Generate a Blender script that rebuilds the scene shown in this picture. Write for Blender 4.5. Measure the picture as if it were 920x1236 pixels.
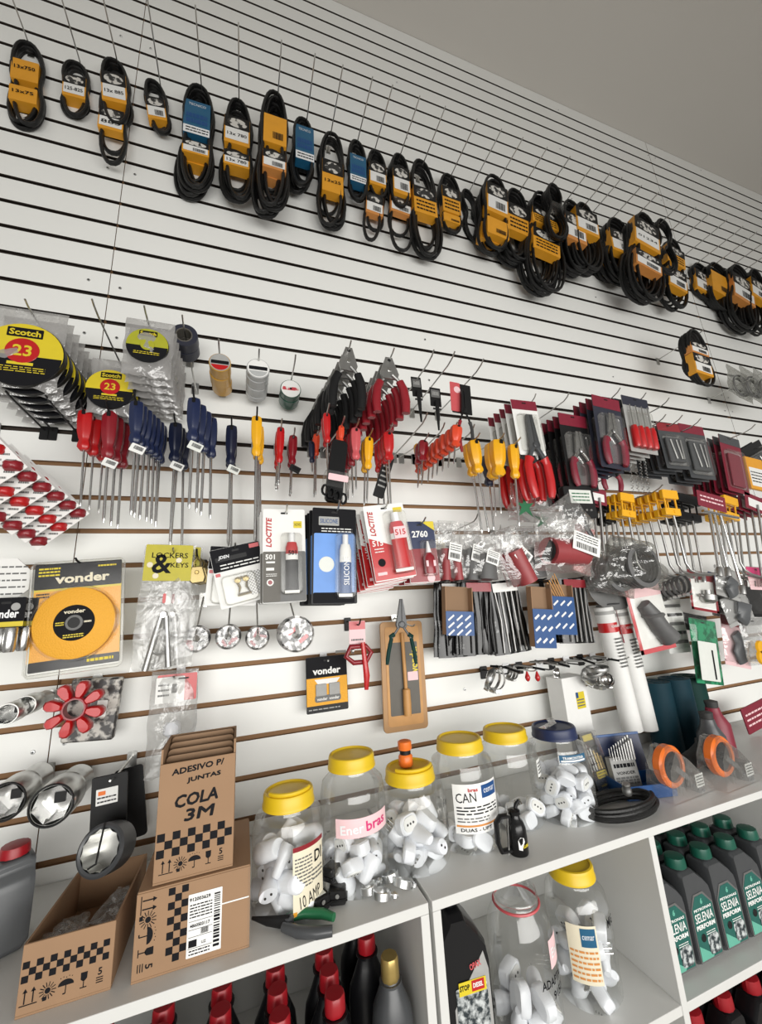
import bpy, bmesh, math, random
from math import sin, cos, pi, radians, atan2, hypot, sqrt
from mathutils import Vector, Matrix, noise
random.seed(7)
S = bpy.context.scene
COL = S.collection
for o in list(bpy.data.objects): bpy.data.objects.remove(o)

# ------------------------------------------------------------ camera
FPX = 473.42; YAW, PITCH, ROLL = 0.34394, 0.24836, -0.06537
CAM = Vector((0.44879, -1.30537, 1.62407))
_f = Vector((sin(YAW)*cos(PITCH), cos(YAW)*cos(PITCH), sin(PITCH)))
_r0 = Vector((cos(YAW), -sin(YAW), 0)); _u0 = _r0.cross(_f)
_r = _r0*cos(ROLL) + _u0*sin(ROLL); _u = -_r0*sin(ROLL) + _u0*cos(ROLL)
cd = bpy.data.cameras.new('camera'); cam = bpy.data.objects.new('camera', cd); COL.objects.link(cam)
cam.matrix_world = Matrix(((_r.x, _u.x, -_f.x, CAM.x), (_r.y, _u.y, -_f.y, CAM.y), (_r.z, _u.z, -_f.z, CAM.z), (0, 0, 0, 1)))
cd.sensor_fit = 'VERTICAL'; cd.sensor_height = 36; cd.lens = FPX/1236*36; cd.clip_start = .02
S.camera = cam
# ------------------------------------------------------------ light
w = bpy.data.worlds.new('world'); S.world = w; w.use_nodes = True
bg = w.node_tree.nodes['Background']; bg.inputs[0].default_value = (1, .975, .93, 1); bg.inputs[1].default_value = .37
def area(loc, size, sy, rot, power, colr, name):
    l = bpy.data.lights.new(name, 'AREA'); l.shape = 'RECTANGLE'; l.size = size; l.size_y = sy; l.spread = radians(150); l.energy = power; l.color = colr
    o = bpy.data.objects.new(name, l); COL.objects.link(o); o.location = loc; o.rotation_euler = rot; return o
area((1.3, -3.1, 1.45), 4.6, 1.2, (radians(84), 0, 0), 92, (1, .985, .95), 'storefront_daylight')
S.view_settings.view_transform = 'Standard'; S.view_settings.look = 'None'; S.view_settings.gamma = 1
S.view_settings.use_curve_mapping = False; S.view_settings.exposure = 0.0

# ------------------------------------------------------------ placing helpers (distances measured from a photo point at a chosen depth)
def ray(u, v): return _r*((u-460)/FPX) - _u*((v-618)/FPX) + _f
def ony(u, v, y):
    d = ray(u, v); return CAM + d*((y-CAM.y)/d.y)
def onz(u, v, z):
    d = ray(u, v); return CAM + d*((z-CAM.z)/d.z)
def zk(k): return 3.2 - .1*k
class Fit: pass
def fit(t, b, wpx, Y=None, k=None):
    "thing hanging from photo point t down to b, wpx wide, Y metres out from the wall (or on the peg of groove k)"
    if k is not None:
        P = onz(t[0], t[1], zk(k)); y = min(-.03, max(-.36, P.y))
    else: y = -Y
    T = ony(t[0], t[1], y); B = ony(b[0], b[1], y); d = B-T
    m = ((t[0]+b[0])/2, (t[1]+b[1])/2)
    W = ony(m[0]+wpx/2, m[1], y)-ony(m[0]-wpx/2, m[1], y)
    n = Vector((-d.z, 0, d.x)).normalized()
    q = Fit(); q.loc = T; q.h = d.length; q.w = abs(W.dot(n)) if abs(W.dot(n)) > .5*W.length else W.length
    q.rot = (0, atan2(-d.x, -d.z), 0); q.y = y
    return q

# ------------------------------------------------------------ materials
MATS = {}
def nm(name):
    m = bpy.data.materials.new(name); m.use_nodes = True; nt = m.node_tree
    return m, nt, nt.nodes['Principled BSDF']
def solid(name, c, rough=.5, metal=0, spec=.5, var=.06, bump=0, bscale=60, coat=0):
    m, nt, b = nm(name)
    tc = nt.nodes.new('ShaderNodeTexCoord'); n = nt.nodes.new('ShaderNodeTexNoise'); n.inputs['Scale'].default_value = bscale
    nt.links.new(tc.outputs['Object'], n.inputs['Vector'])
    r = nt.nodes.new('ShaderNodeMapRange'); r.inputs['To Min'].default_value = 1-var; r.inputs['To Max'].default_value = 1+var
    nt.links.new(n.outputs['Fac'], r.inputs['Value'])
    mx = nt.nodes.new('ShaderNodeVectorMath'); mx.operation = 'SCALE'; mx.inputs[0].default_value = c
    nt.links.new(r.outputs[0], mx.inputs['Scale']); nt.links.new(mx.outputs[0], b.inputs['Base Color'])
    b.inputs['Roughness'].default_value = rough; b.inputs['Metallic'].default_value = metal
    b.inputs['Specular IOR Level'].default_value = spec; b.inputs['Coat Weight'].default_value = coat
    if bump:
        bp = nt.nodes.new('ShaderNodeBump'); bp.inputs['Strength'].default_value = bump; bp.inputs['Distance'].default_value = .01
        nt.links.new(n.outputs['Fac'], bp.inputs['Height']); nt.links.new(bp.outputs[0], b.inputs['Normal'])
    MATS[name] = m; return m
def film(name, tint=(.97, .97, .97), milk=.1, gloss=.18, bump=.4, scale=30, col=(.9, .9, .88), rough=.08):
    "clear plastic: see-through with a sharp sheen and a little milkiness"
    m, nt, b = nm(name); N = nt.nodes; L = nt.links
    out = N['Material Output']
    tr = N.new('ShaderNodeBsdfTransparent'); tr.inputs[0].default_value = (*tint, 1)
    gl = N.new('ShaderNodeBsdfGlossy'); gl.inputs['Roughness'].default_value = rough; gl.inputs[0].default_value = (1, 1, 1, 1)
    df = N.new('ShaderNodeBsdfDiffuse'); df.inputs[0].default_value = (*col, 1)
    tc = N.new('ShaderNodeTexCoord'); n = N.new('ShaderNodeTexNoise'); n.inputs['Scale'].default_value = scale; n.inputs['Detail'].default_value = 3
    n.inputs['Distortion'].default_value = 1.5
    L.new(tc.outputs['Object'], n.inputs['Vector'])
    bp = N.new('ShaderNodeBump'); bp.inputs['Strength'].default_value = bump; bp.inputs['Distance'].default_value = .02
    L.new(n.outputs['Fac'], bp.inputs['Height']); L.new(bp.outputs[0], gl.inputs['Normal'])
    lw = N.new('ShaderNodeLayerWeight'); lw.inputs['Blend'].default_value = .25; L.new(bp.outputs[0], lw.inputs['Normal'])
    ad = N.new('ShaderNodeMath'); ad.operation = 'MULTIPLY_ADD'; L.new(lw.outputs['Fresnel'], ad.inputs[0]); ad.inputs[1].default_value = .42; ad.inputs[2].default_value = gloss*.16
    ad.use_clamp = True
    m1 = N.new('ShaderNodeMixShader'); m1.inputs[0].default_value = milk; L.new(tr.outputs[0], m1.inputs[1]); L.new(df.outputs[0], m1.inputs[2])
    m2 = N.new('ShaderNodeMixShader'); L.new(ad.outputs[0], m2.inputs[0]); L.new(m1.outputs[0], m2.inputs[1]); L.new(gl.outputs[0], m2.inputs[2])
    L.new(m2.outputs[0], out.inputs['Surface']); MATS[name] = m
def ramp2(name, c1, c2, scale, rough=.5, metal=0, lo=.45, hi=.55, detail=2, kind='noise'):
    "two-colour print or mottled surface"
    m, nt, b = nm(name); N = nt.nodes; L = nt.links
    tc = N.new('ShaderNodeTexCoord')
    if kind == 'checker':
        n = N.new('ShaderNodeTexChecker'); n.inputs['Scale'].default_value = scale; o = n.outputs['Fac']
    elif kind == 'voronoi':
        n = N.new('ShaderNodeTexVoronoi'); n.inputs['Scale'].default_value = scale; o = n.outputs['Distance']
    else:
        n = N.new('ShaderNodeTexNoise'); n.inputs['Scale'].default_value = scale; n.inputs['Detail'].default_value = detail; o = n.outputs['Fac']
    L.new(tc.outputs['Object'], n.inputs['Vector'])
    r = N.new('ShaderNodeValToRGB'); r.color_ramp.elements[0].position = lo; r.color_ramp.elements[1].position = hi
    r.color_ramp.elements[0].color = (*c1, 1); r.color_ramp.elements[1].color = (*c2, 1)
    L.new(o, r.inputs[0]); L.new(r.outputs[0], b.inputs['Base Color']); b.inputs['Roughness'].default_value = rough; b.inputs['Metallic'].default_value = metal
    MATS[name] = m

solid('laminate', (.83, .835, .81), .42, var=.02, bscale=3)
solid('mdfshade', (.03, .02, .014), .8, var=.12, bscale=40)  # same MDF, with the shade inside the high grooves put into its colour
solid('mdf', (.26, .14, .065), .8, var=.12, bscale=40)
solid('ceiling_paint', (.60, .575, .535), .9, var=.015, bscale=1.5)
solid('floor_tile', (.42, .40, .37), .4, var=.05, bscale=8)
solid('shelf_white', (.62, .62, .60), .45, var=.03, bscale=6)
solid('steel', (.55, .55, .53), .3, 1, var=.05)
solid('chrome', (.60, .60, .59), .22, 1, var=.03)
solid('dullsteel', (.42, .42, .41), .4, 1, var=.12)
solid('zinc', (.66, .67, .67), .32, 1, var=.12, bump=.1)
solid('brass', (.30, .235, .11), .35, 1, var=.1)
solid('black', (.008, .008, .0085), .45, spec=.3, var=.2)
solid('blackgloss', (.006, .006, .0065), .22, spec=.4, var=.1)
solid('rubber', (.0085, .0085, .0085), .42, spec=.35, var=.25, bump=.15, bscale=200)
solid('rubbergrey', (.03, .03, .03), .6, var=.2)
solid('navy', (.008, .016, .06), .32, var=.1, coat=.2)
solid('darknavy', (.008, .012, .035), .35, var=.1)
solid('red', (.46, .008, .010), .32, var=.08, coat=.2)
solid('darkred', (.24, .008, .016), .36, var=.1, coat=.2)
solid('pinkred', (.55, .09, .10), .35, var=.08)
solid('orange', (.78, .17, .02), .38, var=.06)
solid('orangered', (.66, .06, .02), .35, var=.06)
solid('yellow', (.80, .40, .008), .35, var=.05, coat=.15)
solid('lidyellow', (.72, .49, .012), .4, var=.04)
solid('maroon', (.20, .012, .03), .45, var=.15)
solid('sleeveorange', (.74, .33, .02), .45, var=.08, bscale=25)
solid('sleeveorange2', (.62, .25, .06), .5, var=.1, bscale=25)
solid('discyellow', (.78, .38, .03), .65, var=.07, bump=.25, bscale=300)
solid('sleeveblue', (.012, .10, .20), .4, var=.1)
solid('paper', (.78, .78, .76), .6, var=.03)
solid('papergrey', (.34, .34, .33), .6, var=.12)
solid('cream', (.74, .68, .52), .6, var=.05)
solid('ink', (.007, .007, .009), .65, spec=.15)
solid('white', (.80, .81, .82), .35, var=.03)
solid('plugwhite', (.78, .80, .84), .32, var=.03)
solid('pink', (.70, .28, .33), .5, var=.06)
solid('pinkpale', (.80, .55, .57), .5, var=.04)
solid('magenta', (.62, .03, .17), .5)
solid('cardbrown', (.30, .18, .10), .8, var=.08, bscale=14)
solid('cardinside', (.25, .155, .09), .85, var=.1, bscale=14)
solid('wood', (.52, .27, .09), .5, var=.15, bscale=30)
solid('woodframe', (.42, .235, .10), .5, var=.12, bscale=18)
solid('taupe', (.10, .092, .078), .5, var=.08)
solid('green', (.012, .13, .05), .38, var=.08)
solid('capgreen', (.008, .085, .055), .3, var=.06)
solid('labelgreen', (.012, .105, .085), .4, var=.1)
solid('mint', (.12, .40, .30), .4)
solid('teal', (.003, .028, .042), .6, spec=.2, var=.15, bscale=20)
solid('tealgreen', (.003, .032, .027), .6, spec=.2, var=.15, bscale=20)
solid('oilgrey', (.055, .058, .062), .35, var=.08)
solid('oilblack', (.006, .006, .007), .3, spec=.35, var=.1)
solid('greyplastic', (.085, .09, .095), .4, var=.08)
solid('blue', (.005, .06, .21), .4, var=.06)
solid('darkblue', (.008, .018, .07), .4)
solid('skyblue', (.12, .28, .66), .45, var=.25, bscale=14)
solid('redcap', (.30, .006, .012), .4, var=.06)
solid('gold', (.42, .30, .10), .35, .6, var=.1)
solid('goldtape', (.50, .27, .04), .3, var=.1, coat=.3)
solid('greytape', (.42, .43, .43), .3, var=.08, coat=.3)
solid('greentape', (.02, .075, .05), .3, var=.1, coat=.3)
solid('navytape', (.022, .024, .04), .45, var=.1)
solid('hosered', (.28, .04, .045), .45, var=.1)
solid('hosegrey', (.10, .10, .10), .5, var=.15)
solid('headeryellow', (.46, .40, .015), .45, var=.1)
solid('cardyellow', (.66, .52, .02), .45, var=.05)
solid('olive', (.36, .36, .02), .45, var=.1)
solid('pale', (.68, .70, .66), .5, var=.04)
solid('greylabel', (.12, .12, .118), .5, var=.1)
ramp2('oval_print', (.03, .03, .03), (.62, .60, .56), 45, .45, lo=.47, hi=.53)
ramp2('camo', (.03, .028, .028), (.5, .48, .44), 55, .35, lo=.45, hi=.58, detail=4)
ramp2('foil', (.02, .02, .02), (.60, .59, .58), 80, .35, .2, lo=.44, hi=.6, detail=3)
ramp2('foilred', (.55, .06, .08), (.75, .70, .66), 60, .35, .1, lo=.45, hi=.55)
ramp2('crosshatch', (.75, .75, .74), (.25, .25, .25), 240, .5, kind='checker')
ramp2('photo_print', (.02, .03, .035), (.55, .58, .58), 90, .4, lo=.42, hi=.62, detail=4)
ramp2('blackfoil', (.006, .006, .006), (.34, .34, .34), 28, .16, .2, lo=.64, hi=.84, detail=3)
ramp2('greenfoil', (.012, .14, .065), (.03, .30, .14), 30, .2, .1)
ramp2('pinkmesh', (.62, .25, .25), (.75, .48, .46), 130, .5, kind='checker')
ramp2('gridgrey', (.45, .42, .40), (.27, .25, .25), 110, .6, kind='checker')
film('clear', milk=.02, gloss=.15, bump=.05, scale=8)
film('jarclear', tint=(.965, .97, .965), milk=.035, gloss=.3, bump=.06, scale=6)
film('bag', milk=.08, gloss=.4, bump=.6, scale=10, col=(.6, .6, .58), rough=.12)
film('bagthick', milk=.24, gloss=.3, bump=.6, scale=12, col=(.5, .5, .48), rough=.2)
film('smoke', tint=(.80, .80, .78), milk=.10, gloss=.5, bump=.5, scale=20, col=(.5, .5, .48))
film('blister', tint=(.95, .95, .94), milk=.02, gloss=.12, bump=.03, scale=8, rough=.2)
film('tapebag', tint=(.86, .86, .85), milk=.42, gloss=.4, bump=.7, scale=14, col=(.50, .49, .48), rough=.15)

# ------------------------------------------------------------ mesh builder
_tc = {}
def text_mesh(s, bold):
    key = (s, bold)
    if key in _tc: return _tc[key]
    c = bpy.data.curves.new('t', 'FONT'); c.body = s; c.size = 1; c.resolution_u = 2; c.offset = bold; c.fill_mode = 'FRONT'
    o = bpy.data.objects.new('t', c); COL.objects.link(o)
    dg = bpy.context.evaluated_depsgraph_get(); dg.update()
    me = o.evaluated_get(dg).to_mesh()
    vs = [(v.co.x, v.co.y) for v in me.vertices]; fs = [tuple(p.vertices) for p in me.polygons]
    o.evaluated_get(dg).to_mesh_clear(); bpy.data.objects.remove(o); bpy.data.curves.remove(c)
    if not vs: vs = [(0, 0)]
    x0 = min(a for a, b in vs); x1 = max(a for a, b in vs); y0 = min(b for a, b in vs); y1 = max(b for a, b in vs)
    _tc[key] = (vs, fs, x0, x1, y0, y1); return _tc[key]
class MB:
    def __init__(s): s.v = []; s.f = []; s.m = []; s.sm = []; s.mats = []; s.X = Matrix()
    def mi(s, m):
        if m not in s.mats: s.mats.append(m)
        return s.mats.index(m)
    def add(s, vs, fs, m, smooth=False):
        b = len(s.v); s.v += [tuple(s.X @ Vector(p)) for p in vs]; i = s.mi(m)
        for f in fs: s.f.append([b+j for j in f]); s.m.append(i); s.sm.append(smooth)
        return s
    def box(s, c, d, m):
        x, y, z = c; a, b, e = d[0]/2, d[1]/2, d[2]/2
        return s.add([(x+i*a, y+j*b, z+k*e) for i in (-1, 1) for j in (-1, 1) for k in (-1, 1)],
                     [(0, 1, 3, 2), (4, 6, 7, 5), (0, 4, 5, 1), (2, 3, 7, 6), (0, 2, 6, 4), (1, 5, 7, 3)], m)
    def prism(s, poly, y0, y1, m, side=None, bev=0, smooth=False):
        "outline in x,z pushed from y0 (front) to y1"
        n = len(poly)
        if bev:
            cx = sum(p[0] for p in poly)/n; cz = sum(p[1] for p in poly)/n
            R = max(hypot(p[0]-cx, p[1]-cz) for p in poly); q = 1-bev/R
            inn = [(cx+(p[0]-cx)*q, cz+(p[1]-cz)*q) for p in poly]
            rings = [(inn, y0), (poly, y0+bev), (poly, y1-bev), (inn, y1)]
        else: rings = [(poly, y0), (poly, y1)]
        vs = [(p[0], y, p[1]) for r, y in rings for p in r]
        s.add(vs, [tuple(range(n))[::1]] + [tuple(range(len(vs)-1, len(vs)-n-1, -1))], m)
        fs = [(k*n+i, k*n+n+i, k*n+n+(i+1) % n, k*n+(i+1) % n) for k in range(len(rings)-1) for i in range(n)]
        return s.add(vs, fs, side or m, smooth)
    def rbox(s, x0, x1, z0, z1, y0, y1, m, r=.004, side=None, bev=0, n=4):
        r = min(r, (x1-x0)/2.01, (z1-z0)/2.01); P = []
        for cx, cz, a in ((x1-r, z1-r, 0), (x0+r, z1-r, 90), (x0+r, z0+r, 180), (x1-r, z0+r, 270)):
            for i in range(n+1):
                t = radians(a+90*i/n); P.append((cx+r*cos(t), cz+r*sin(t)))
        return s.prism(P, y0, y1, m, side, bev)
    def tube(s, pts, r, m, n=8, closed=False, ry=None, up=None, cap=True, radii=None):
        P = [Vector(p) for p in pts]; N = len(P); vs = []; ry = ry or r
        prev = None
        for i in range(N):
            a = P[(i-1) % N] if (closed or i > 0) else P[i]; b = P[(i+1) % N] if (closed or i < N-1) else P[i]
            t = (b-a).normalized() if (b-a).length > 1e-9 else Vector((0, 0, 1))
            if up is not None: u = Vector(up)
            elif prev is None: u = Vector((0, 1, 0)) if abs(t.y) < .9 else Vector((1, 0, 0))
            else: u = prev
            u = (u-t*u.dot(t)).normalized(); prev = u; w_ = t.cross(u)
            k = radii[i] if radii else 1
            for j in range(n):
                g = 2*pi*j/n; vs.append(P[i]+w_*(r*k*cos(g))+u*(ry*k*sin(g)))
        fs = []
        for i in range(N if closed else N-1):
            for j in range(n): fs.append((i*n+j, i*n+(j+1) % n, ((i+1) % N)*n+(j+1) % n, ((i+1) % N)*n+j))
        s.add(vs, fs, m, True)
        if cap and not closed: s.add(vs[:n], [tuple(range(n))[::-1]], m); s.add(vs[-n:], [tuple(range(n))], m)
        return s
    def lathe(s, prof, m, n=24, c=(0, 0, 0), axis='z', flute=0, nf=6, sx=1, sy=1, caps=True):
        vs = []
        for r, z in prof:
            for j in range(n):
                g = 2*pi*j/n; k = r*(1-flute*(.5+.5*cos(nf*g)))
                a, b = k*cos(g)*sx, k*sin(g)*sy
                p = (a, b, z) if axis == 'z' else ((a, z, b) if axis == 'y' else (z, a, b))
                vs.append((c[0]+p[0], c[1]+p[1], c[2]+p[2]))
        fs = [(i*n+j, i*n+(j+1) % n, (i+1)*n+(j+1) % n, (i+1)*n+j) for i in range(len(prof)-1) for j in range(n)]
        s.add(vs, fs, m, True)
        if caps:
            if prof[0][0] > 1e-5: s.add(vs[:n], [tuple(range(n))[::-1]], m)
            if prof[-1][0] > 1e-5: s.add(vs[-n:], [tuple(range(n))], m)
        return s
    def text(s, t, x, y, z, size, m, w=None, bold=.0, ang=0, align='c', sheer=0, cw=None, fat=0):
        if fat:
            for a_ in range(6): s.text(t, x+fat*cos(a_*pi/3), y-.00004*a_, z+fat*sin(a_*pi/3), size, m, w, 0, ang, align, sheer)
            return s
        "lettering standing in x,z facing the front; size = letter-block height, w = forced width"
        vs, fs, x0, x1, y0, y1 = text_mesh(t, bold)
        kz = size/max(y1-y0, 1e-6); kx = (w/(x1-x0)) if w else kz; ca, sa = cos(ang), sin(ang)
        ox = (x0+x1)/2 if align == 'c' else x0; oz = (y0+y1)/2
        out = []
        for a, b in vs:
            p, q = (a-ox)*kx, (b-oz)*kz; p += q*sheer
            X, Z = x+p*ca-q*sa, z+p*sa+q*ca
            out.append((X, y, Z) if cw is None else (cw*sin(X/cw), y-cw*(cos(X/cw)-1), Z))
        return s.add(out, fs, m)
    def scribble(s, x0, x1, z0, z1, y, rows, m, seed=1, th=.35, cw=None):
        "lines of small print, words as short bars"
        rg = random.Random(seed); dz = (z1-z0)/rows
        for i in range(rows):
            x = x0
            while x < x1:
                l = (x1-x0)*rg.uniform(.06, .22); e = min(x+l, x1); zz = z1-(i+.5)*dz; hh = dz*th/2
                q = [(x, y, zz-hh), (e, y, zz-hh), (e, y, zz+hh), (x, y, zz+hh)]
                if cw: q = [(cw*sin(a/cw), y-cw*(cos(a/cw)-1), c_) for a, b_, c_ in q]
                s.add(q, [(0, 1, 2, 3)], m); x = e+(x1-x0)*.03
        return s
    def barcode(s, x0, x1, z0, z1, y, m='ink', seed=1, vert=False):
        rg = random.Random(seed); a = x0 if not vert else z0; e_ = x1 if not vert else z1; u = (e_-a)/34
        while a < e_:
            l = u*rg.choice((.6, 1, 1.6)); b = min(a+l, e_)
            q = [(a, y, z0), (b, y, z0), (b, y, z1), (a, y, z1)] if not vert else [(x0, y, a), (x1, y, a), (x1, y, b), (x0, y, b)]
            s.add(q, [(0, 1, 2, 3)], m); a = b+u*rg.choice((.6, 1))
        return s
    def quad(s, x0, x1, z0, z1, y, m): return s.rbox(x0, x1, z0, z1, y, y+.0004, m, r=min(x1-x0, z1-z0)*.05)
    def build(s, name, parent=None, loc=None, rot=None, bevel=0, solidify=0):
        me = bpy.data.meshes.new(name); me.from_pydata(s.v, [], s.f); me.update()
        for m in s.mats: me.materials.append(MATS[m])
        me.polygons.foreach_set('material_index', s.m); me.polygons.foreach_set('use_smooth', s.sm)
        me.set_sharp_from_angle(angle=radians(42))
        o = bpy.data.objects.new(name, me); COL.objects.link(o)
        if parent: o.parent = parent
        if loc is not None: o.location = loc
        if rot is not None: o.rotation_euler = rot
        if bevel:
            b = o.modifiers.new('bevel', 'BEVEL'); b.width = bevel; b.segments = 2; b.limit_method = 'ANGLE'
        if solidify:
            b = o.modifiers.new('s', 'SOLIDIFY'); b.thickness = solidify
        return o
def name_is_peg(o): return o.name.startswith('peg_hook')
def tag(o, label, cat, group=None):
    if name_is_peg(o) and len(label.split()) > 16: label = ' '.join(label.split()[:16])
    o['label'] = label; o['category'] = cat
    if group: o['group'] = group
    return o
def thing(name, label, cat, loc=(0, 0, 0), rot=(0, 0, 0), group=None):
    o = bpy.data.objects.new(name, None); o.empty_display_size = .02; COL.objects.link(o)
    o.location = loc; o.rotation_euler = rot; return tag(o, label, cat, group)
def struct(o): o['kind'] = 'structure'; return o
def dup(root, loc, rot=None, label=None, group=None):
    r = root.copy(); COL.objects.link(r); r.location = loc
    if rot is not None: r.rotation_euler = rot
    if label: r['label'] = label
    if group: r['group'] = group
    for ch in list(root.children):
        c = ch.copy(); COL.objects.link(c); c.parent = r
        for g in list(ch.children):
            d = g.copy(); COL.objects.link(d); d.parent = c
    return r
ORD = ['front', 'second', 'third', 'fourth', 'fifth', 'sixth', 'seventh', 'eighth', 'ninth', 'tenth', 'eleventh', 'twelfth', 'thirteenth', 'fourteenth', 'fifteenth', 'sixteenth', 'seventeenth',
       'eighteenth', 'nineteenth', 'twentieth', 'twenty-first', 'twenty-second', 'twenty-third', 'twenty-fourth', 'twenty-fifth', 'twenty-sixth', 'twenty-seventh', 'twenty-eighth', 'twenty-ninth', 'thirtieth', 'thirty-first', 'thirty-second', 'thirty-third']
def nth(i): return 'first' if i == 0 else ORD[i]
def stack(root, q, n, step=.022, desc='', where='', group=None, dx=0, dz=0, rot=None):
    "copies of a thing further back along its peg"
    root['label'] = f'{desc}, front one, {where}' if n > 1 else f'{desc} {where}'
    if n > 1 and group: root['group'] = group
    rg = random.Random(int(abs(q.loc.x)*1000))
    for i in range(1, n):
        l = Vector(root.location)+Vector((dx*i+rg.uniform(-.002, .002), step*i, dz*i))
        if l.y > -.012: break
        r_ = list(root.rotation_euler); r_[1] += rg.uniform(-.03, .03)
        dup(root, l, r_, f'{desc}, {ORD[i]} back, {where}', group)
def peg(x, z, L, label, tipup=.02, mat='steel', plate='steel', r=.0024, x2=None, z2=None, pw=.022):
    t = thing('peg_hook', label, 'hook', (x, 0, z))
    m = MB(); m.rbox(-pw/2, pw/2, -.03, .012, -.0035, -.0005, plate, r=.003); m.box((0, .003, .004), (pw*.9, .007, .004), plate); m.build('back_plate', t)
    dx = (x2-x) if x2 is not None else 0; dz = (z2-z) if z2 is not None else 0
    pts = [(0, -.003, 0), (dx*.5, -L*.5, dz*.5), (dx*.85, -L*.86, dz*.86+tipup*.12), (dx*.95, -L*.95, dz*.95+tipup*.5), (dx, -L, dz+tipup)]
    m = MB(); m.tube(pts, r, mat, 8); m.build('wire_prong', t)
    return t
def tiphook(u, v, k, label, tipup=.022, mat='steel', **kw):
    P = onz(u, v, zk(k)+tipup); L = min(.36, max(.06, -P.y)); return peg(P.x, zk(k), L, label, tipup, mat, **kw)
# ============================================================ THE SETTING
SX = 3.139
def wall_panel(x0, x1):
    m = MB(); prof = [(0, 0.0)]; kinds = []
    for k in range(31, -16, -1):
        z = zk(k); h = .0072
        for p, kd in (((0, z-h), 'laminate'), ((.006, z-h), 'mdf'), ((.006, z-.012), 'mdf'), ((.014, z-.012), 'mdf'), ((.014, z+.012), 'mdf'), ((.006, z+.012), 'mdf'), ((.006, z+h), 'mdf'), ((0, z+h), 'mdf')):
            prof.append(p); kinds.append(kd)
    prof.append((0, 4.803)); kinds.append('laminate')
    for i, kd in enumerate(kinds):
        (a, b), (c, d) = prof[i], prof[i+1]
        m.add([(x0, a, b), (x1, a, b), (x1, c, d), (x0, c, d)], [(0, 1, 2, 3)], 'mdfshade' if kd == 'mdf' and b > 2.16 else kd)  # upper grooves get the MDF with shade painted in
    m.box(((x0+x1)/2, .0175, 2.4), (x1-x0, .005, 4.8), 'mdf')
    for x in (x0, x1): m.box((x+(.0003 if x == x0 else -.0003), .0085, 2.4), (.0006, .012, 4.8), 'mdf')
    return struct(m.build('wall_back'))
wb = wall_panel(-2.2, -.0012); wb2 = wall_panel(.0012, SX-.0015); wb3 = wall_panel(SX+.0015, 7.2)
for (u, v) in [(146, 44), (182, 59), (163, 211), (130, 203), (107, 338), (145, 348), (102, 402), (141, 408), (40, 908), (78, 897), (479, 100), (491, 167), (719, 359), (740, 455), (690, 240), (674, 133),
               (676, 180), (513, 410), (561, 832), (518, 459), (846, 206), (862, 253), (782, 188), (791, 191), (798, 242), (805, 242), (871, 477), (879, 480), (875, 496), (884, 497)]:
    P = ony(u, v, 0); sc = .0052 if u < 600 else .0042
    m = MB(); m.lathe([(sc, 0), (sc, -.001), (sc*.75, -.0026), (.0008, -.0028)], 'zinc', 14, (P.x, -.0002, P.z), axis='y')
    m.box((P.x, -.0031, P.z), (sc*1.1, .0006, sc*.22), 'black'); m.box((P.x, -.0031, P.z), (sc*.22, .0006, sc*1.1), 'black')
    o = m.build('screw', wb2 if 0 < P.x < SX else (wb if P.x < 0 else wb3))
m = MB(); m.box((2.5, -2.75, 4.85), (9.4, 5.6, .09), 'ceiling_paint'); struct(m.build('ceiling'))
m = MB(); m.box((2.5, -2.75, -.03), (9.4, 5.6, .06), 'floor_tile'); struct(m.build('floor'))

# shelving units under the slat wall
ZT, YF = 1.06, -.43
def unit(name, label, x0, x1, zmid, divs, midfrom=None):
    t = thing(name, label, 'shelf', ((x0+x1)/2, YF/2, 0)); cx = (x0+x1)/2; T = .018
    def B(nm_, a0, a1, y0, y1, z0, z1):
        m = MB(); m.box(((a0+a1)/2-cx, (y0+y1)/2-YF/2, (z0+z1)/2), (a1-a0, y1-y0, z1-z0), 'shelf_white'); m.build(nm_, t, bevel=.0012)
    B('top_board', x0, x1, YF, -.004, ZT-T, ZT)
    B('side_panel', x0, x0+T, YF, -.006, 0, ZT-T-.0004); B('side_panel', x1-T, x1, YF, -.006, 0, ZT-T-.0004)
    for d in divs: B('divider', d-T/2, d+T/2, YF+.001, -.0135, .0604, ZT-T-.0004)
    ed = [x0+T]+[e for d in divs for e in (d-T/2, d+T/2)]+[x1-T]
    for i in range(0, len(ed), 2):
        for z in (zmid, .38): B('shelf_board', ed[i]+.0003, ed[i+1]-.0003, YF+.002, -.0135, z-T, z)
    B('plinth', x0+T+.0003, x1-T-.0003, YF+.02, YF+.036, 0, .06); B('back_panel', x0+T+.0003, x1-T-.0003, -.013, -.0065, .0604, ZT-T-.0004)
    return t
unit('shelving_unit', 'white laminate shelving unit on the left, holding the red-capped bottles', -.62, .808, .70, [.1])
unit('shelving_unit', 'white laminate shelving unit on the right, holding jars and green-capped bottles', .816, 3.6, .715, [1.418, 2.03, 2.8])

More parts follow.
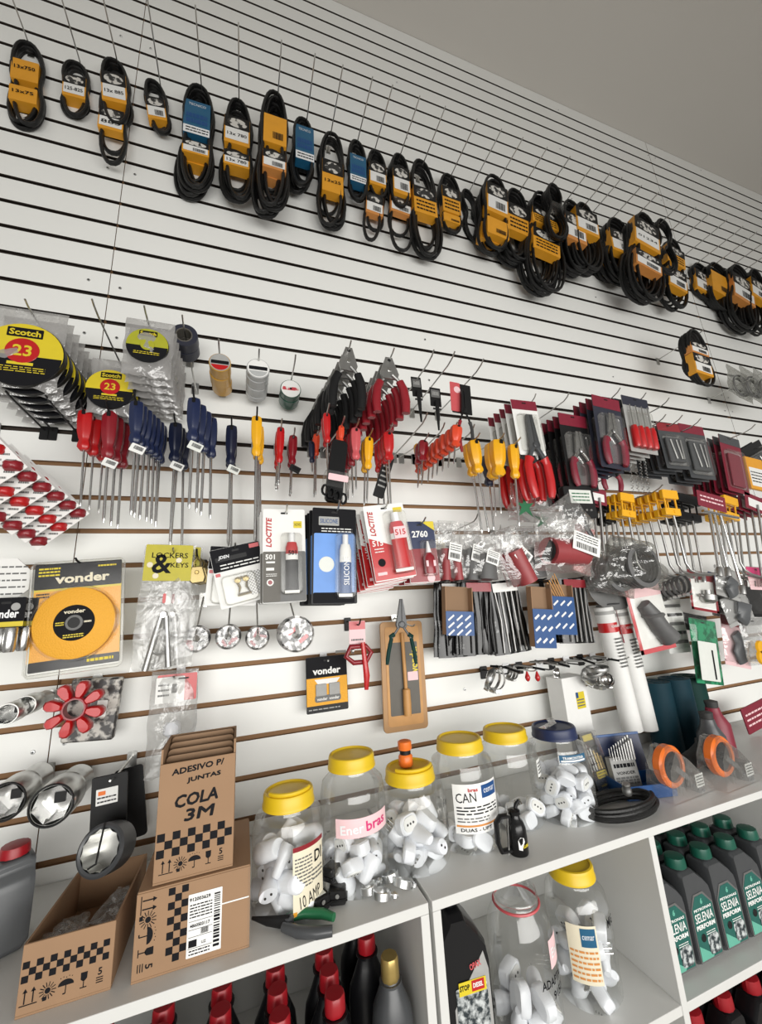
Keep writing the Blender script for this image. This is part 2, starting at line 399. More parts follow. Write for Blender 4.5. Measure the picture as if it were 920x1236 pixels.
# ============================================================ BUILDERS
def loop_pts(w, z0, z1, zc, pinch, y, xo, n=30, sk=0):
    "a long narrow closed belt loop, waisted at the sleeve"
    P = []; h = z0-z1; r = w/2; 
    for i in range(n):
        g = 2*pi*i/n; s_ = sin(g); c_ = cos(g)
        x = r*(abs(c_)**.8)*(1 if c_ > 0 else -1); z = (z0+z1)/2+(h/2)*(abs(s_)**.9)*(1 if s_ > 0 else -1)
        k = 1-pinch*math.exp(-((z-zc)/(h*.16))**2)
        P.append((x*k+xo+sk*(z-z0), y+.004*sin(g*2), z))
    return P
def belt(q, label, sleeves, nl=3, group=None, low=None, toothed=False, tie=False, seed=0, thick=.0068):
    "coiled rubber belts held by printed card sleeves; sleeves = (f0, f1, kind, text)"
    rg = random.Random(seed+int(q.loc.x*997)); h, w_ = q.h, q.w; nl += 1; t = thing('fan_belt', label, 'fan belt', q.loc+Vector((0, 0, .004)), q.rot, group)
    zc = -h*(sum((a+b)/2 for a, b, *_ in sleeves)/len(sleeves) if sleeves else .42)
    m = MB()
    for i in range(nl):
        f = i/max(1, nl-1); z0 = -rg.uniform(0, .03)*h*(i > 0)-.001*i; z1 = -h*(1-.20*f*rg.uniform(.5, 1)); ww = w_*rg.uniform(.82, .96)-2*thick*.5
        P = loop_pts(ww, z0, z1, zc, .30 if sleeves else .55, -.006+i*thick*1.7, rg.uniform(-.03, .03)*w_, sk=rg.uniform(-.05, .05))
        m.tube(P, thick, 'rubber', 8, closed=True, ry=thick*1.25, up=(0, 1, 0))
        if toothed:
            for j in range(0, 30):
                a = Vector(P[j]); b = Vector(P[(j+1) % 30])
                for q_ in (.25, .75):
                    c = a.lerp(b, q_); c.x *= .93; m.box(c, (.006, .008, .005), 'rubbergrey')
    m.build('belt_loops', t)
    if low:                                    # a second, shorter-folded loop that shows underneath
        m = MB()
        for i in range(2): m.tube(loop_pts(w_*(.92-.15*i), -h*low, -h*(1-.04*i), -h*low, .2, .012+i*.009, 0), thick*.95, 'rubber', 8, closed=True, up=(0, 1, 0))
        m.build('lower_loop', t)
    if tie:
        m = MB(); m.rbox(-w_*.26, w_*.26, -h*.47, -h*.37, -.016, .02, 'blister', r=.008); m.build('clear_tie', t)
    for j, (f0, f1, kind, txt) in enumerate(sleeves):
        a, b = -h*f0, -h*f1; sw = w_*.37; D = nl*thick*1.7; y0 = -.016; y1 = D*.45; H = a-b
        m = MB()
        if kind == 'blue':
            m.rbox(-sw, sw, b, a, y0, y1, 'sleeveblue', r=.003); m.quad(-sw*.98, sw*.98, b, b+H*.22, y0-.0006, 'white')
            m.text('TECNICO', 0, y0-.0007, a-H*.12, H*.07, 'white', w=sw*1.3); m.scribble(-sw*.8, sw*.8, b+H*.3, b+H*.62, y0-.0007, 2, 'blue', 3, .8)
            m.scribble(-sw*.8, sw*.9, b+H*.03, b+H*.19, y0-.0012, 2, 'ink', 2, .4)
        else:
            so = 'sleeveorange' if kind != 'dull' else 'sleeveorange2'
            m.rbox(-sw, sw, b, a, y0, y1, so, r=.003)
            if kind in ('logo', 'white', 'dull'):
                m.quad(-sw*.99, sw*.99, a-H*.44, a, y0-.0005, 'black'); m.lathe([(sw*.78, 0), (sw*.74, -.0006)], 'oval_print', 20, (0, y0-.0007, a-H*.23), axis='y', sy=H*.17/(sw*.78))
            stk = None; mk = m
            if kind in ('white', 'dull'): stk = MB(); stk.quad(-sw*.9, sw*.9, b+H*.12, b+H*.55, y0-.0012, 'paper'); mk = stk
            tz = b+H*(.33 if kind != 'plain' else .6)
            if txt: mk.text(txt, 0, y0-.0018, tz, min(H*.2, .016), 'ink', w=sw*1.5, ang=.04, fat=.0004)
            else:
                mk.barcode(-sw*.2, sw*.7, b+H*.16, b+H*.4, y0-.0018, seed=j+seed) if kind != 'logo' else m.scribble(-sw*.8, sw*.8, b+H*.08, b+H*.5, y0-.0012, 3, 'ink', seed+3, .4)
        cs = m.build('card_sleeve', t)
        if kind in ('white', 'dull') and stk: stk.build('price_sticker', cs)
    return t

def screwdriver(q, hcol, label, hf=.42, tip='chrome', tagc=None, group=None, cord=True, shr=.0028, flat=False, name='screwdriver'):
    "handle up, blade down; hf = handle share of the length"
    h, r = q.h, q.w/2; H = h*hf; t = thing(name, label, 'screwdriver', q.loc+Vector((0, 0, .012)), q.rot, group); t['hh'] = H
    del t['hh']
    m = MB()
    pr = [(r*.5, 0), (r*.86, -.004), (r*.97, -H*.12), (r, -H*.3), (r*.93, -H*.55), (r*.74, -H*.70), (r*.62, -H*.76), (r*.80, -H*.85), (r*.84, -H*.93), (r*.5, -H)]
    m.lathe(pr, hcol, 24, flute=.13, nf=6, sy=.9); m.rbox(-r*.22, r*.22, -H*.16, -.006, -r*.92, -r*.80, 'blackgloss', r=.003)
    m.build('handle', t)
    m = MB(); e = -h
    m.tube([(0, 0, -H*.98), (0, 0, e+.012)], shr, tip, 10)
    m.lathe([(shr, e+.012), (shr*1.25 if flat else shr*.9, e+.007), (shr*.5, e)], tip, 8, sy=.35 if flat else 1)
    m.build('shaft', t)
    if tagc:
        m = MB(); m.rbox(-.014, .016, -H-.024, -H-.002, -r*.9-.001, -r*.9, tagc, r=.002); m.barcode(-.008, .012, -H-.018, -H-.008, -r*.9-.0014); m.build('price_tag', t)
    return t

def bar(m, a, b, w0, w1, y, th, mat):
    "flat tapering bar from a to b in x,z"
    A = Vector((a[0], a[1])); B = Vector((b[0], b[1])); d = (B-A).normalized(); n = Vector((-d.y, d.x))
    P = [A+n*w0/2, B+n*w1/2, B-n*w1/2, A-n*w0/2]; m.prism([(p.x, p.y) for p in P][::-1], y, y+th, mat, bev=min(th, w1, w0)*.18)
def pliers_parts(t, w_, h, metal, grip, z0=0, y=0, jaw=.30, spread=.9, sc=1, grip2=None, needle=False, curve=1, gr=None):
    "hinged pliers, jaws up: two jaw arms, pivot, two curved grips"
    pz = z0-h*jaw; r = gr or w_*.11
    for s_ in (-1, 1):
        m = MB(); jw = w_*(.15 if needle else .22)
        P = [(s_*.0008, z0), (s_*(jw*.25 if needle else jw*.6), z0), (s_*jw, pz+h*.05), (s_*jw*1.15, pz), (s_*jw*1.0, pz-h*.05), (-s_*jw*.7, pz-h*.04), (-s_*jw*.6, pz+h*.01), (s_*.0008, pz+h*.04)]
        m.prism(P if s_ < 0 else P[::-1], y-.006 if s_ > 0 else y-.005, y+.005, metal, bev=.0012)
        ex = s_*w_*.5*spread
        pts = [(s_*jw*.5, y, pz-h*.03), (ex*.62, y, pz-h*.12), (ex, y, z0-h*.62), (ex*1.0, y, z0-h*.8), (ex*.78, y, z0-h)]
        if needle: pts = [(s_*jw*.4, y, pz-h*.03), (ex*.40, y, pz-h*.12), (ex*.70, y, z0-h*.62), (ex*.90, y, z0-h*.82), (ex, y, z0-h)]
        m.tube(pts[:3], r*.6, metal, 8, ry=r*.5); m.build('jaw_arm', t)
        m = MB()
        a = Vector(pts[1]).lerp(Vector(pts[2]), .3)
        gp = [tuple(a), ((a.x+ex)/2*1.04, y, (a.z+pts[2][2])/2), pts[2], pts[3], ((ex*.9 if not needle else ex*.96), y, z0-h*.93), pts[4]]
        m.tube(gp, r, grip if s_ < 0 or not grip2 else grip2, 10, ry=r*.75, radii=[1.15, .95, 1, 1.05, 1, .7]); m.build('grip', t)
    m = MB(); m.lathe([(w_*.1, y-.0085), (w_*.07, y-.0095)], metal, 16, (0, 0, pz), axis='y'); m.build('pivot', t)

def clam(t, w_, h, back, head, hf=.2, depth=.02, hole=True, txt=None, tm='white', bl=(.08, .92, .24, .94), name='backing_card', extra=None, blm='blister', r=.004, ts=.3):
    "hanging card with printed header and a raised clear blister"
    m = MB(); m.rbox(-w_/2, w_/2, -h, .012, 0, .0012, back, r=r); m.quad(-w_/2+.0008, w_/2-.0008, -h*hf, .0115, -.0007, head)
    if hole: m.rbox(-.009, .009, -.002, .003, -.0012, -.0008, 'black', r=.002)
    if txt: m.text(txt, 0, -.0013, -h*hf*.6, h*hf*ts, tm, w=w_*.72, bold=.015)
    if extra: extra(m)
    m.build(name, t)
    if bl:
        m = MB(); m.rbox(-w_/2+w_*bl[0], -w_/2+w_*bl[1], -h*bl[3], -h*bl[2], -depth, -.0014, blm, r=w_*.1, bev=.004); m.build('clear_blister', t)

def bag(t, w_, h, mat='bag', d=.012, seed=0, name='plastic_bag', taper=0, nx=12, nz=18):
    "crumpled clear bag, pillow shaped"
    vs = []; n = nx+1
    for sgn in (-1, 1):
        for j in range(nz+1):
            for i in range(n):
                a, b = i/nx, j/nz; e = (4*a*(1-a))**.5*(4*b*(1-b))**.35
                x = (a-.5)*w_*(1-taper*(1-b))+noise.noise((b*5, seed, 0))*w_*.06*(1 if a > .5 else -1)
                y = sgn*d*e*(.7+.6*noise.noise((a*3+seed, b*4, sgn)))+.006*noise.noise((a*6, b*7, seed+sgn*3))*e
                vs.append((x, y, -b*h+.015+noise.noise((a*4, seed, 3))*.01*b))
    fs = []
    for q in (0, 1):
        o = q*(nz+1)*n
        for j in range(nz):
            for i in range(nx):
                f = (o+j*n+i, o+j*n+i+1, o+(j+1)*n+i+1, o+(j+1)*n+i); fs.append(f if q else f[::-1])
    m = MB(); m.add(vs, fs, mat, True); return m.build(name, t)

def ring(m, R, r, y0, y1, mat, inner=None, c=(0, 0), n=36, bev=.001):
    m.lathe([(r, y0), (R-bev, y0), (R, y0+bev), (R, y1-bev), (R-bev, y1), (r, y1), (r, y0)], mat, n, (c[0], 0, c[1]), axis='y', caps=False)
    if inner: m.lathe([(r, y0-.0004), (r, y1)], inner, n, (c[0], 0, c[1]), axis='y', caps=False)

# jars ------------------------------------------------------------
def jar(label, P, W, H, lid='lidyellow', lidh=.029, lw=.35, open_=False, flatlid=False, group=None, handle=False, tilt=(0, 0, 0)):
    R = W/2; t = thing('storage_jar', label, 'jar', P, tilt, group); lr = W*lw
    nz = H-lidh
    m = MB(); m.lathe([(.001, .004), (R*.6, .003), (R*.9, .002), (R*.985, .012), (R, .03), (R*.985, H*.22), (R, H*.30), (R, H*.62), (R*.985, H*.68), (R*.93, H*.78), (lr*1.02, nz-.012), (lr*.96, nz-.006), (lr*.96, nz+.012)], 'jarclear', 40, caps=False)
    m.build('jar_body', t)
    if open_:
        m = MB(); 
        for z, k in ((nz, .97), (nz-.012, 1.03)): m.tube([(lr*k*cos(2*pi*i/32), lr*k*sin(2*pi*i/32), z) for i in range(32)], .0028, 'jarclear' if z == nz else open_, 8, closed=True)
        m.build('neck_ring', t)
    else:
        m = MB(); z = nz-.002
        m.lathe([(lr*.99, z), (lr*1.06, z+.001), (lr*1.06, z+.006), (lr*1.03, z+.008), (lr*1.02, z+lidh-.006), (lr*.98, z+lidh-.001), (lr*.90, z+lidh), (lr*.86, z+lidh-.004), (0, z+lidh-.003)], lid, 40, flute=0)
        if handle: m.tube([(lr*.9*cos(a), lr*.9*sin(a), z+lidh+.004) for a in [radians(-150+15*i) for i in range(9)]], .004, lid, 8)
        m.build('lid', t)
    return t
def jar_label(t, R, a0, da, z0, z1, base, paint):
    "paper label wrapped on a jar; paint(mb, half_width) draws flat prints that are bent with it"
    n = 14; w_ = R*da; R += .0012
    vs = []
    for i in range(n+1):
        x = -w_/2+w_*i/n
        for z in (z0, z1): vs.append((R*sin(x/R), -R*cos(x/R), z))
    m = MB(); m.X = Matrix.Rotation(a0, 4, 'Z'); m.add(vs, [(2*i, 2*i+2, 2*i+3, 2*i+1) for i in range(n)], base, True)
    R2 = R+.0006
    class P:                                  # bends print around the jar
        def text(s, tx, x, z, size, mt, w=None, bold=0., ang=0):
            v, f, x0, x1, y0, y1 = text_mesh(tx, bold); kz = size/(y1-y0); kx = w/(x1-x0) if w else kz; o = []
            for a, b in v:
                p, q = (a-(x0+x1)/2)*kx, (b-(y0+y1)/2)*kz; X = x+p*cos(ang)-q*sin(ang); Z = z+p*sin(ang)+q*cos(ang); o.append((R2*sin(X/R2), -R2*cos(X/R2), Z))
            m.add(o, f, mt)
        def rect(s, xa, xb, za, zb, mt, lift=.0002):
            k = 8; o = []; RR = R2-.0003+lift
            for i in range(k+1):
                x = xa+(xb-xa)*i/k
                for z in (za, zb): o.append((RR*sin(x/RR), -RR*cos(x/RR), z))
            m.add(o, [(2*i, 2*i+2, 2*i+3, 2*i+1) for i in range(k)], mt)
        def lines(s, xa, xb, za, zb, rows, mt, seed=1):
            rg = random.Random(seed); dz = (zb-za)/rows
            for i in range(rows):
                x = xa
                while x < xb:
                    e = min(xb, x+(xb-xa)*rg.uniform(.08, .25)); z = zb-(i+.5)*dz; s.rect(x, e, z-dz*.2, z+dz*.2, mt, .0004); x = e+(xb-xa)*.04
    paint(P(), w_/2); return m.build('paper_label', [c for c in t.children if c.name.startswith('jar_body')][0])

def plug_proto(kind):
    t = thing('plug_adapter', 'white electrical plug adapter', 'plug adapter')
    if kind == 3:                              # long tubular plug
        m = MB(); m.lathe([(.013, -.030), (.0155, -.027), (.0155, .004), (.0165, .006), (.0165, .024), (.013, .029), (.0005, .0292)], 'plugwhite', 20); b_ = m.build('body', t)
        m = MB(); [m.lathe([(.0024, .0294), (.0022, .0302)], 'black', 8, (x, 0, 0)) for x in (-.006, .006)]; m.build('socket_holes', b_)
    elif kind == 0:                              # straight socket body with round face
        m = MB(); m.lathe([(.008, -.026), (.011, -.022), (.0135, -.004), (.017, .004), (.0185, .016), (.0165, .022), (.0005, .0225)], 'plugwhite', 18, sy=.72); b_ = m.build('body', t)
        m = MB(); [m.lathe([(.0022, .0228), (.0020, .0236)], 'black', 8, (x, 0, 0)) for x in (-.006, .006)]; m.build('socket_holes', b_)
    elif kind == 1:                            # plug with pins
        m = MB(); m.lathe([(.0155, -.017), (.0170, -.013), (.0170, .008), (.0140, .015), (.0085, .022), (.0065, .028)], 'plugwhite', 18, sy=.8); b_ = m.build('body', t)
        m = MB(); [m.tube([(x, 0, -.017), (x, 0, -.033)], .0021, 'chrome', 8) for x in (-.007, 0, .007)]; m.build('pins', b_)
    else:                                      # flat oval three-way adapter
        m = MB(); m.rbox(-.017, .017, -.023, .023, -.011, .011, 'plugwhite', r=.014, bev=.003, n=6); m.rbox(-.012, .012, -.017, .017, -.0125, -.011, 'paper', r=.011, n=6); b_ = m.build('body', t)
        m = MB(); [m.lathe([(.0022, -.0126), (.002, -.0132)], 'black', 8, (0, 0, z), axis='y') for z in (-.008, 0, .008)]; m.build('socket_holes', b_)
    return t
_pp = {}
def fill_jar(P, W, n, zmax, label, group, seed, kinds=(0, 1, 2), sc=1.0):
    rg = random.Random(seed); R = W/2-.021*sc; pts = []; cnt = 0
    while cnt < n:
        best = None
        for _ in range(60):
            a = rg.uniform(0, 2*pi); r = R*sqrt(rg.random()); x, y = r*cos(a), r*sin(a); z = .020*sc
            for (a_, b_, c_) in pts:
                d2 = (x-a_)**2+(y-b_)**2; D = .0335*sc
                if d2 < D*D: z = max(z, c_+sqrt(D*D-d2))
            if best is None or z < best[2]-.004: best = (x, y, z)
        if best[2] > zmax: break
        pts.append(best); k = rg.choice(kinds); key = k
        rot = (rg.uniform(0, 6.3), rg.uniform(0, 6.3), rg.uniform(0, 6.3)); loc = Vector(P)+Vector(best)
        if key not in _pp: _pp[key] = plug_proto(k); o = _pp[key]; o.location = loc; o.rotation_euler = rot; o['label'] = label; o['group'] = group
        else: o = dup(_pp[key], loc, rot, label, group)
        o.scale = (sc,)*3; cnt += 1

# bottles ------------------------------------------------------------
def oil_bottle(name, label, P, rz, W, D, H, body, cap, lab, capx=-.25, group=None, capr=None, sc=1):
    "rectangular motor-oil bottle: waisted flat body, sloping shoulder with a slot handle, cap on one side"
    t = thing(name, label, 'bottle', P, (0, 0, rz), group); cr = capr or W*.23; cx = W*capx
    o = [(-W/2, .008), (-W/2+.008, 0), (W/2-.008, 0), (W/2, .008), (W/2, H*.62), (W*.46, H*.70), (W*.30, H*.78), (cx+cr*1.15, H*.86), (cx+cr*.9, H*.885), (cx-cr*.9, H*.885), (cx-cr*1.05, H*.86), (-W/2, H*.76)]
    m = MB(); m.prism(o[::-1], -D/2, D/2, body, bev=D*.16, smooth=False)
    m.lathe([(cr*.8, H*.87), (cr*.8, H*.90)], body, 16, (cx, 0, 0)); bd = m.build('body', t, bevel=.003)
    m = MB(); m.lathe([(cr*1.0, H*.895), (cr*1.04, H*.90), (cr, H*.96), (cr*.93, H*.995), (cr*.6, H), (.001, H)], cap, 28, (cx, 0, 0), flute=.05, nf=14, sy=min(1, D*.40/cr)); m.build('cap', t)
    if lab: m = MB(); lab(m, W, D, H); m.build('label_panel', bd)
    return t
def round_bottle(name, label, P, R, H, body, cap, group=None, capr=.016, paint=None, caph=.03, sy=1):
    t = thing(name, label, 'bottle', P, (0, 0, 0), group)
    m = MB(); m.lathe([(R*.9, 0), (R, .006), (R, H*.62), (R*.93, H*.70), (R*.62, H*.80), (capr*.95, H*.87), (capr*.9, H-caph)], body, 26, sy=sy); m.lathe([(capr*1.25, H-caph-.005), (capr*1.25, H-caph-.001)], body, 20); m.build('body', t)
    m = MB(); m.lathe([(capr, H-caph), (capr*1.05, H-caph+.002), (capr, H-.003), (capr*.9, H), (.001, H)], cap, 24, flute=.05, nf=16); m.build('cap', t)
    if paint: paint(t)
    return t
# ============================================================ TOP ROW: fan belts on long pegs
PX = [-.176, -.045, .095, .247, .388, .539, .664, .773, .895, .981, 1.103, 1.223, 1.38, 1.509, 1.626, 1.765, 1.903, 2.045, 2.163, 2.241, 2.381, 2.506, 2.688, 2.798, 2.915, 3.063, 3.21, 3.34, 3.47, 3.60]
PX = [onz(u, v, 3.7).x for u, v in ((41, 60),)] + PX
PX = sorted([-.33]+PX[1:])
for i, x in enumerate(PX):
    peg(x, 3.7, .30, f'long steel wire peg, {nth(i)} from the left in the top row', .004, pw=.02)
def B(u, v0, u1, v1, w, sl, desc, nb=0, hook=None, **k):
    P = onz(u, v0+5, 3.7); y = max(-.29, min(-.02, P.y)) if hook is None else -hook
    q = fit((u, v0+4), (u1, v1), w, Y=-y); o = belt(q, desc, sl, **k)
    for i in range(nb):
        l = q.loc+Vector((.004*(i+1), .034*(i+1), 0))
        if l.y < -.025:
            r_ = dup(o, l, (0, q.rot[1]+.05*(i+1), 0), desc.split(',')[0]+f', {ORD[i+1]} layer behind'+(','+desc.split(',', 1)[1] if ',' in desc else ''))
            for c in [c for c in r_.children if c.name.startswith('card_sleeve')][:1 if i == 0 and u < 600 else 9]:
                for g in list(c.children): bpy.data.objects.remove(g)
                bpy.data.objects.remove(c)
    return o
B(35, 52, 28, 152, 46, [(.27, .52, 'plain', '13x750'), (.60, .78, 'plain', '13x75')], 'black fan belt, two orange sleeves reading 13x750, far left of the top row', low=.45)
B(93, 76, 90, 142, 38, [(.30, .72, 'white', '125-825')], 'short black fan belt with white price sticker, second in the top row')
B(140, 100, 131, 199, 42, [(.38, .64, 'white', '885')], 'longer black fan belt with open bottom loop, hanging behind the 13x 885 belt', nl=1, hook=.04)
B(137, 72, 141, 152, 40, [(.26, .72, 'white', '13x 885')], 'black fan belt with white sticker handwritten 13x 885, third in the top row')
B(184, 97, 193, 163, 30, [(.38, .80, 'white', None)], 'small toothed fan belt with a barcode sleeve, fourth in the top row', toothed=True, nl=2)
B(240, 103, 235, 228, 44, [(.20, .53, 'blue', ''), (.60, .72, 'white', None)], 'large coiled fan belt in a blue sleeve, fifth in the top row', nb=1, low=.5, nl=4)
B(287, 120, 285, 241, 42, [(.22, .50, 'white', '13x 780'), (.58, .72, 'white', '13x 780')], 'fan belt with two white stickers reading 13x 780, right of the big blue sleeve', nb=1, low=.5, nl=4)
B(333, 111, 330, 251, 38, [(.25, .50, 'plain', ''), (.57, .72, 'dull', None)], 'long fan belt, plain orange sleeve above tan one, seventh in top row', nb=1, low=.5, nl=3)
B(367, 143, 368, 227, 30, [(.15, .66, 'blue', '')], 'narrow fan belt in a dark blue sleeve, eighth in the top row', nb=1)
B(401, 160, 401, 275, 34, [(.34, .68, 'logo', '13x25')], 'fan belt with orange sleeve handwritten 13x25, ninth in the top row', low=.5)
B(431, 170, 432, 244, 26, [(.28, .74, 'blue', '')], 'small fan belt in a blue and white sleeve, tenth in the top row')
B(453, 195, 450, 293, 28, [(.45, .70, 'dull', None)], 'fan belt with tan sleeve and open lower loop, under the purple-stickered belt', nl=1, hook=.04)
B(454, 182, 456, 240, 27, [(.30, .80, 'white', '')], 'small fan belt with orange and white sleeve, right of the blue sleeved one')
B(483, 200, 483, 304, 34, [(.40, .60, 'dull', None)], 'large thin fan belt with wide open lower loop, hanging behind the white sleeve', nl=1, hook=.04)
B(482, 186, 485, 252, 27, [(.28, .80, 'white', None)], 'fan belt in a mostly white sleeve, twelfth in the top row')
B(508, 193, 517, 311, 36, [(.32, .60, 'logo', '')], 'big fan belt with oval logo and orange sleeve, loops fanning out below', low=.45, nl=4)
B(541, 210, 546, 283, 28, [(.26, .70, 'logo', ''), (.73, .86, 'plain', '')], 'fan belt with orange sleeve, just left of the sleeveless coiled one')
B(562, 228, 577, 294, 22, [], 'sleeveless twisted fan belt held by a clear tie', nl=3, tie=True)
B(598, 212, 600, 302, 34, [(.15, .56, 'white', ''), (.64, .86, 'plain', '')], 'fan belt turned sideways with white sticker, above an orange sleeve', nb=1, nl=4)
B(622, 228, 626, 314, 34, [(.26, .66, 'logo', '')], 'fan belt with bright orange logo sleeve, left of the largest tangle', nb=1, low=.4)
B(655, 232, 660, 350, 42, [(.22, .38, 'logo', ''), (.44, .66, 'logo', '')], 'largest tangled fan belt bundle with three open loops below', nb=1, nl=4, low=.4)
B(668, 222, 676, 290, 26, [], 'bare coiled fan belt hung in front of the largest tangle', nl=4, tie=True, hook=.16)
B(690, 242, 697, 327, 32, [(.22, .62, 'dull', None)], 'dark fan belt with tan sleeve, right of the largest tangle', nb=1, low=.4)
B(704, 245, 713, 325, 34, [(.12, .50, 'white', '')], 'fan belt with white and orange sleeve, bare loops below it', nb=1, nl=4, low=.4)
B(725, 277, 733, 342, 26, [(.20, .68, 'white', None)], 'small fan belt with barcode sleeve, in the middle of the right cluster')
B(743, 263, 757, 337, 34, [(.24, .62, 'white', '')], 'fan belt with orange sleeve and long white sticker, right cluster', nb=1, low=.4)
B(762, 275, 768, 350, 32, [(.5, .8, 'dull', None)], 'dark fan belt squeezed behind two orange sleeves, right cluster', nl=4, hook=.05)
B(777, 257, 783, 360, 40, [(.12, .44, 'white', '01234'), (.52, .7, 'dull', None)], 'wide fan belt with oval logo over white sticker, right cluster', nb=1, nl=4, low=.4)
B(800, 265, 806, 332, 28, [], 'bare fan belt loop right of the wide logo sleeve', nl=2)
B(812, 288, 818, 372, 28, [(.14, .40, 'logo', ''), (.48, .76, 'white', '')], 'fan belt with two stacked orange sleeves, by the panel seam', nb=1)
B(845, 318, 850, 362, 26, [(.25, .85, 'white', None)], 'short fan belt with barcode sleeve, right of the panel seam', nb=1)
B(866, 318, 874, 376, 32, [(.25, .7, 'plain', '')], 'dark doubled fan belt with orange side sleeve, near the right edge', nb=1, nl=4)
B(879, 330, 886, 380, 24, [(.25, .7, 'dull', None)], 'thin fan belt with tan sleeve, near the right edge', nb=1, nl=3)
B(892, 320, 900, 397, 32, [(.2, .6, 'dull', None)], 'fan belt with long bottom loops, second from the right edge', nb=1, nl=4, low=.4)
B(912, 325, 919, 402, 26, [(.2, .5, 'white', '')], 'fan belt cut by the right edge of the photo', nb=1, nl=3)
# single belt below the row
tiphook(850, 397, 3, 'wire peg holding the lone fan belt below the top row', .01)
belt(fit((836, 401), (850, 466), 26, k=3), 'lone fan belt with orange sleeve hanging below the top row', [(.48, .84, 'white', None), (.26, .47, 'dull', None)], nl=3)
# grey coils in bags at the far right
tiphook(938, 440, 5, 'wire peg holding the bagged grey coils', .01)
for i, (u, v) in enumerate(((892, 450), (908, 452), (924, 455))):
    q = fit((u, v), (u+3, v+33), 26, Y=.16+.02*i); t = thing('bagged_coil', f'clear bag of grey coiled cable at the right edge, {nth(i)} from the left', 'coil', q.loc, q.rot)
    m = MB(); [m.tube([(q.w*.34*cos(a)*(1-.12*j), -.006+.005*j, -q.h*.5+q.w*.36*sin(a)*(1-.12*j)) for a in [2*pi*k_/20 for k_ in range(20)]], .0045, 'pale' if j % 2 else 'greylabel', 7, closed=True) for j in range(3)]; m.build('coil', t)
    bag(t, q.w*1.1, q.h, 'smoke', .014, seed=i)

# ============================================================ TAPE ROW (groove 8)
def tapebag(u, v, R_px, Y, n, label, where, inner, bw, bh, mt='bag'):
    q = fit((u, v-R_px), (u, v+R_px), 2*R_px, Y=Y); R = q.h/2; t = thing('bagged_tape_roll', '', 'tape roll', q.loc, (0, 0, 0))
    cz = -R
    m = MB(); ring(m, R*.99, R*.42, -.010, .010, 'rubber', c=(0, cz)); m.build('tape_roll', t)
    m = MB(); m.lathe([(R*.97, -.0112), (R*.96, -.0116)], 'cardyellow' if inner != 2 else 'olive', 40, (0, 0, cz), axis='y')
    P = [(R*.95*cos(a), cz-R*.08+R*.0+min(0, R*.95*sin(a))) for a in [pi+pi*i/20 for i in range(21)]]; m.prism(P[::-1], -.0124, -.0118, 'ink')
    m.rbox(-R*.42, R*.42, cz+R*.52, cz+R*.82, -.0124, -.0118, 'ink', r=.002); m.text('Scotch', 0, -.0127, cz+R*.67, R*.2, 'cardyellow', w=R*.74, bold=.03)
    if inner != 2:
        m.lathe([(R*.40, -.0125), (R*.39, -.0132)], 'red', 30, (0, 0, cz+R*.08), axis='y'); m.text('23', 0, -.0136, cz+R*.08, R*.36, 'cardyellow', bold=.02)
        m.scribble(-R*.6, R*.6, cz-R*.62, cz-R*.42, -.0128, 3, 'cardyellow', 4); m.quad(-R*.3, R*.3, cz-R*.38, cz-R*.29, -.0128, 'cardyellow')
    else: m.lathe([(R*.33, -.0125), (R*.32, -.0132)], 'olive', 24, (0, 0, cz), axis='y'); m.scribble(-R*.6, R*.6, cz-R*.6, cz-R*.4, -.0128, 2, 'cardyellow', 4)
    m.build('printed_disc', t)
    o = bag(t, bw*q.w, bh*q.h, 'tapebag', .019, seed=u); o.location.z = R*.42
    o.location.y = .004
    stack(t, q, n, .038, label, where, None)
    return q
for (u, v, k) in ((30, 361, 8), (111, 361, 8), (174, 369, 8)): pass
tiphook(30, 361, 8, 'angled steel peg through the large yellow tape bags', .01)
tiphook(111, 361, 8, 'angled steel peg above the small yellow 23 tape disc', .01)
tiphook(174, 369, 8, 'angled steel peg through the olive tape bags', .01)
tapebag(36, 431, 37, .24, 6, 'bagged large yellow tape roll marked 23', 'at upper left', 1, 1.25, 1.30)
tapebag(137, 472, 23, .17, 4, 'bagged small yellow tape roll marked 23', 'between the two bag stacks', 1, 1.2, 1.45)
tapebag(181, 420, 20, .28, 7, 'bagged small olive tape roll', 'left of the black tape rolls', 2, 1.5, 1.7)
def rolls(tip, k, u, v, rpx, Y, n, mat, label, where, deep, hole=.5, face=None):
    tiphook(*tip, k, f'steel peg threaded through the {where}', .012)
    q = fit((u, v-rpx), (u, v+rpx), 2*rpx, Y=Y); R = q.w/2
    for i in range(n):
        t = thing('tape_roll', f'{label}, {ORD[i] if n > 1 else "front"} one on the peg of {where}', 'tape roll', (q.loc.x+random.uniform(-.002, .002)*(i > 0), -Y+deep*i, q.loc.z-.002*(i % 2)), (0, 0, 0))
        m = MB(); ring(m, R, R*hole, 0, deep*.97, mat, inner='cream', c=(0, -R)); m.build('tape', t)
        m = MB()
        if face and i == 0:
            m.lathe([(R*.93, -.0006), (R*.92, -.0012)], face[0], 30, (0, 0, -R), axis='y'); m.rbox(-R*.8, R*.8, -R*1.18, -R*.82, -.0018, -.0012, face[1], r=.002); m.prism([(R*.85*cos(a), -R+R*.85*sin(a)) for a in [radians(200+14*j) for j in range(11)]][::-1], -.0018, -.0012, face[2])
            m.lathe([(.004, -.002), (.0035, -.0024)], 'ink', 12, (0, 0, -R), axis='y')
        else: ring(m, R*hole, R*hole*.86, -.0004, deep*.95, 'taupe', c=(0, -R))
        m.build('label_face' if face and i == 0 else 'core', t)
rolls((220, 380), 7, 223, 408, 17, .135, 2, 'navytape', 'wide black tape roll', 'black tape rolls', .042, hole=.62)
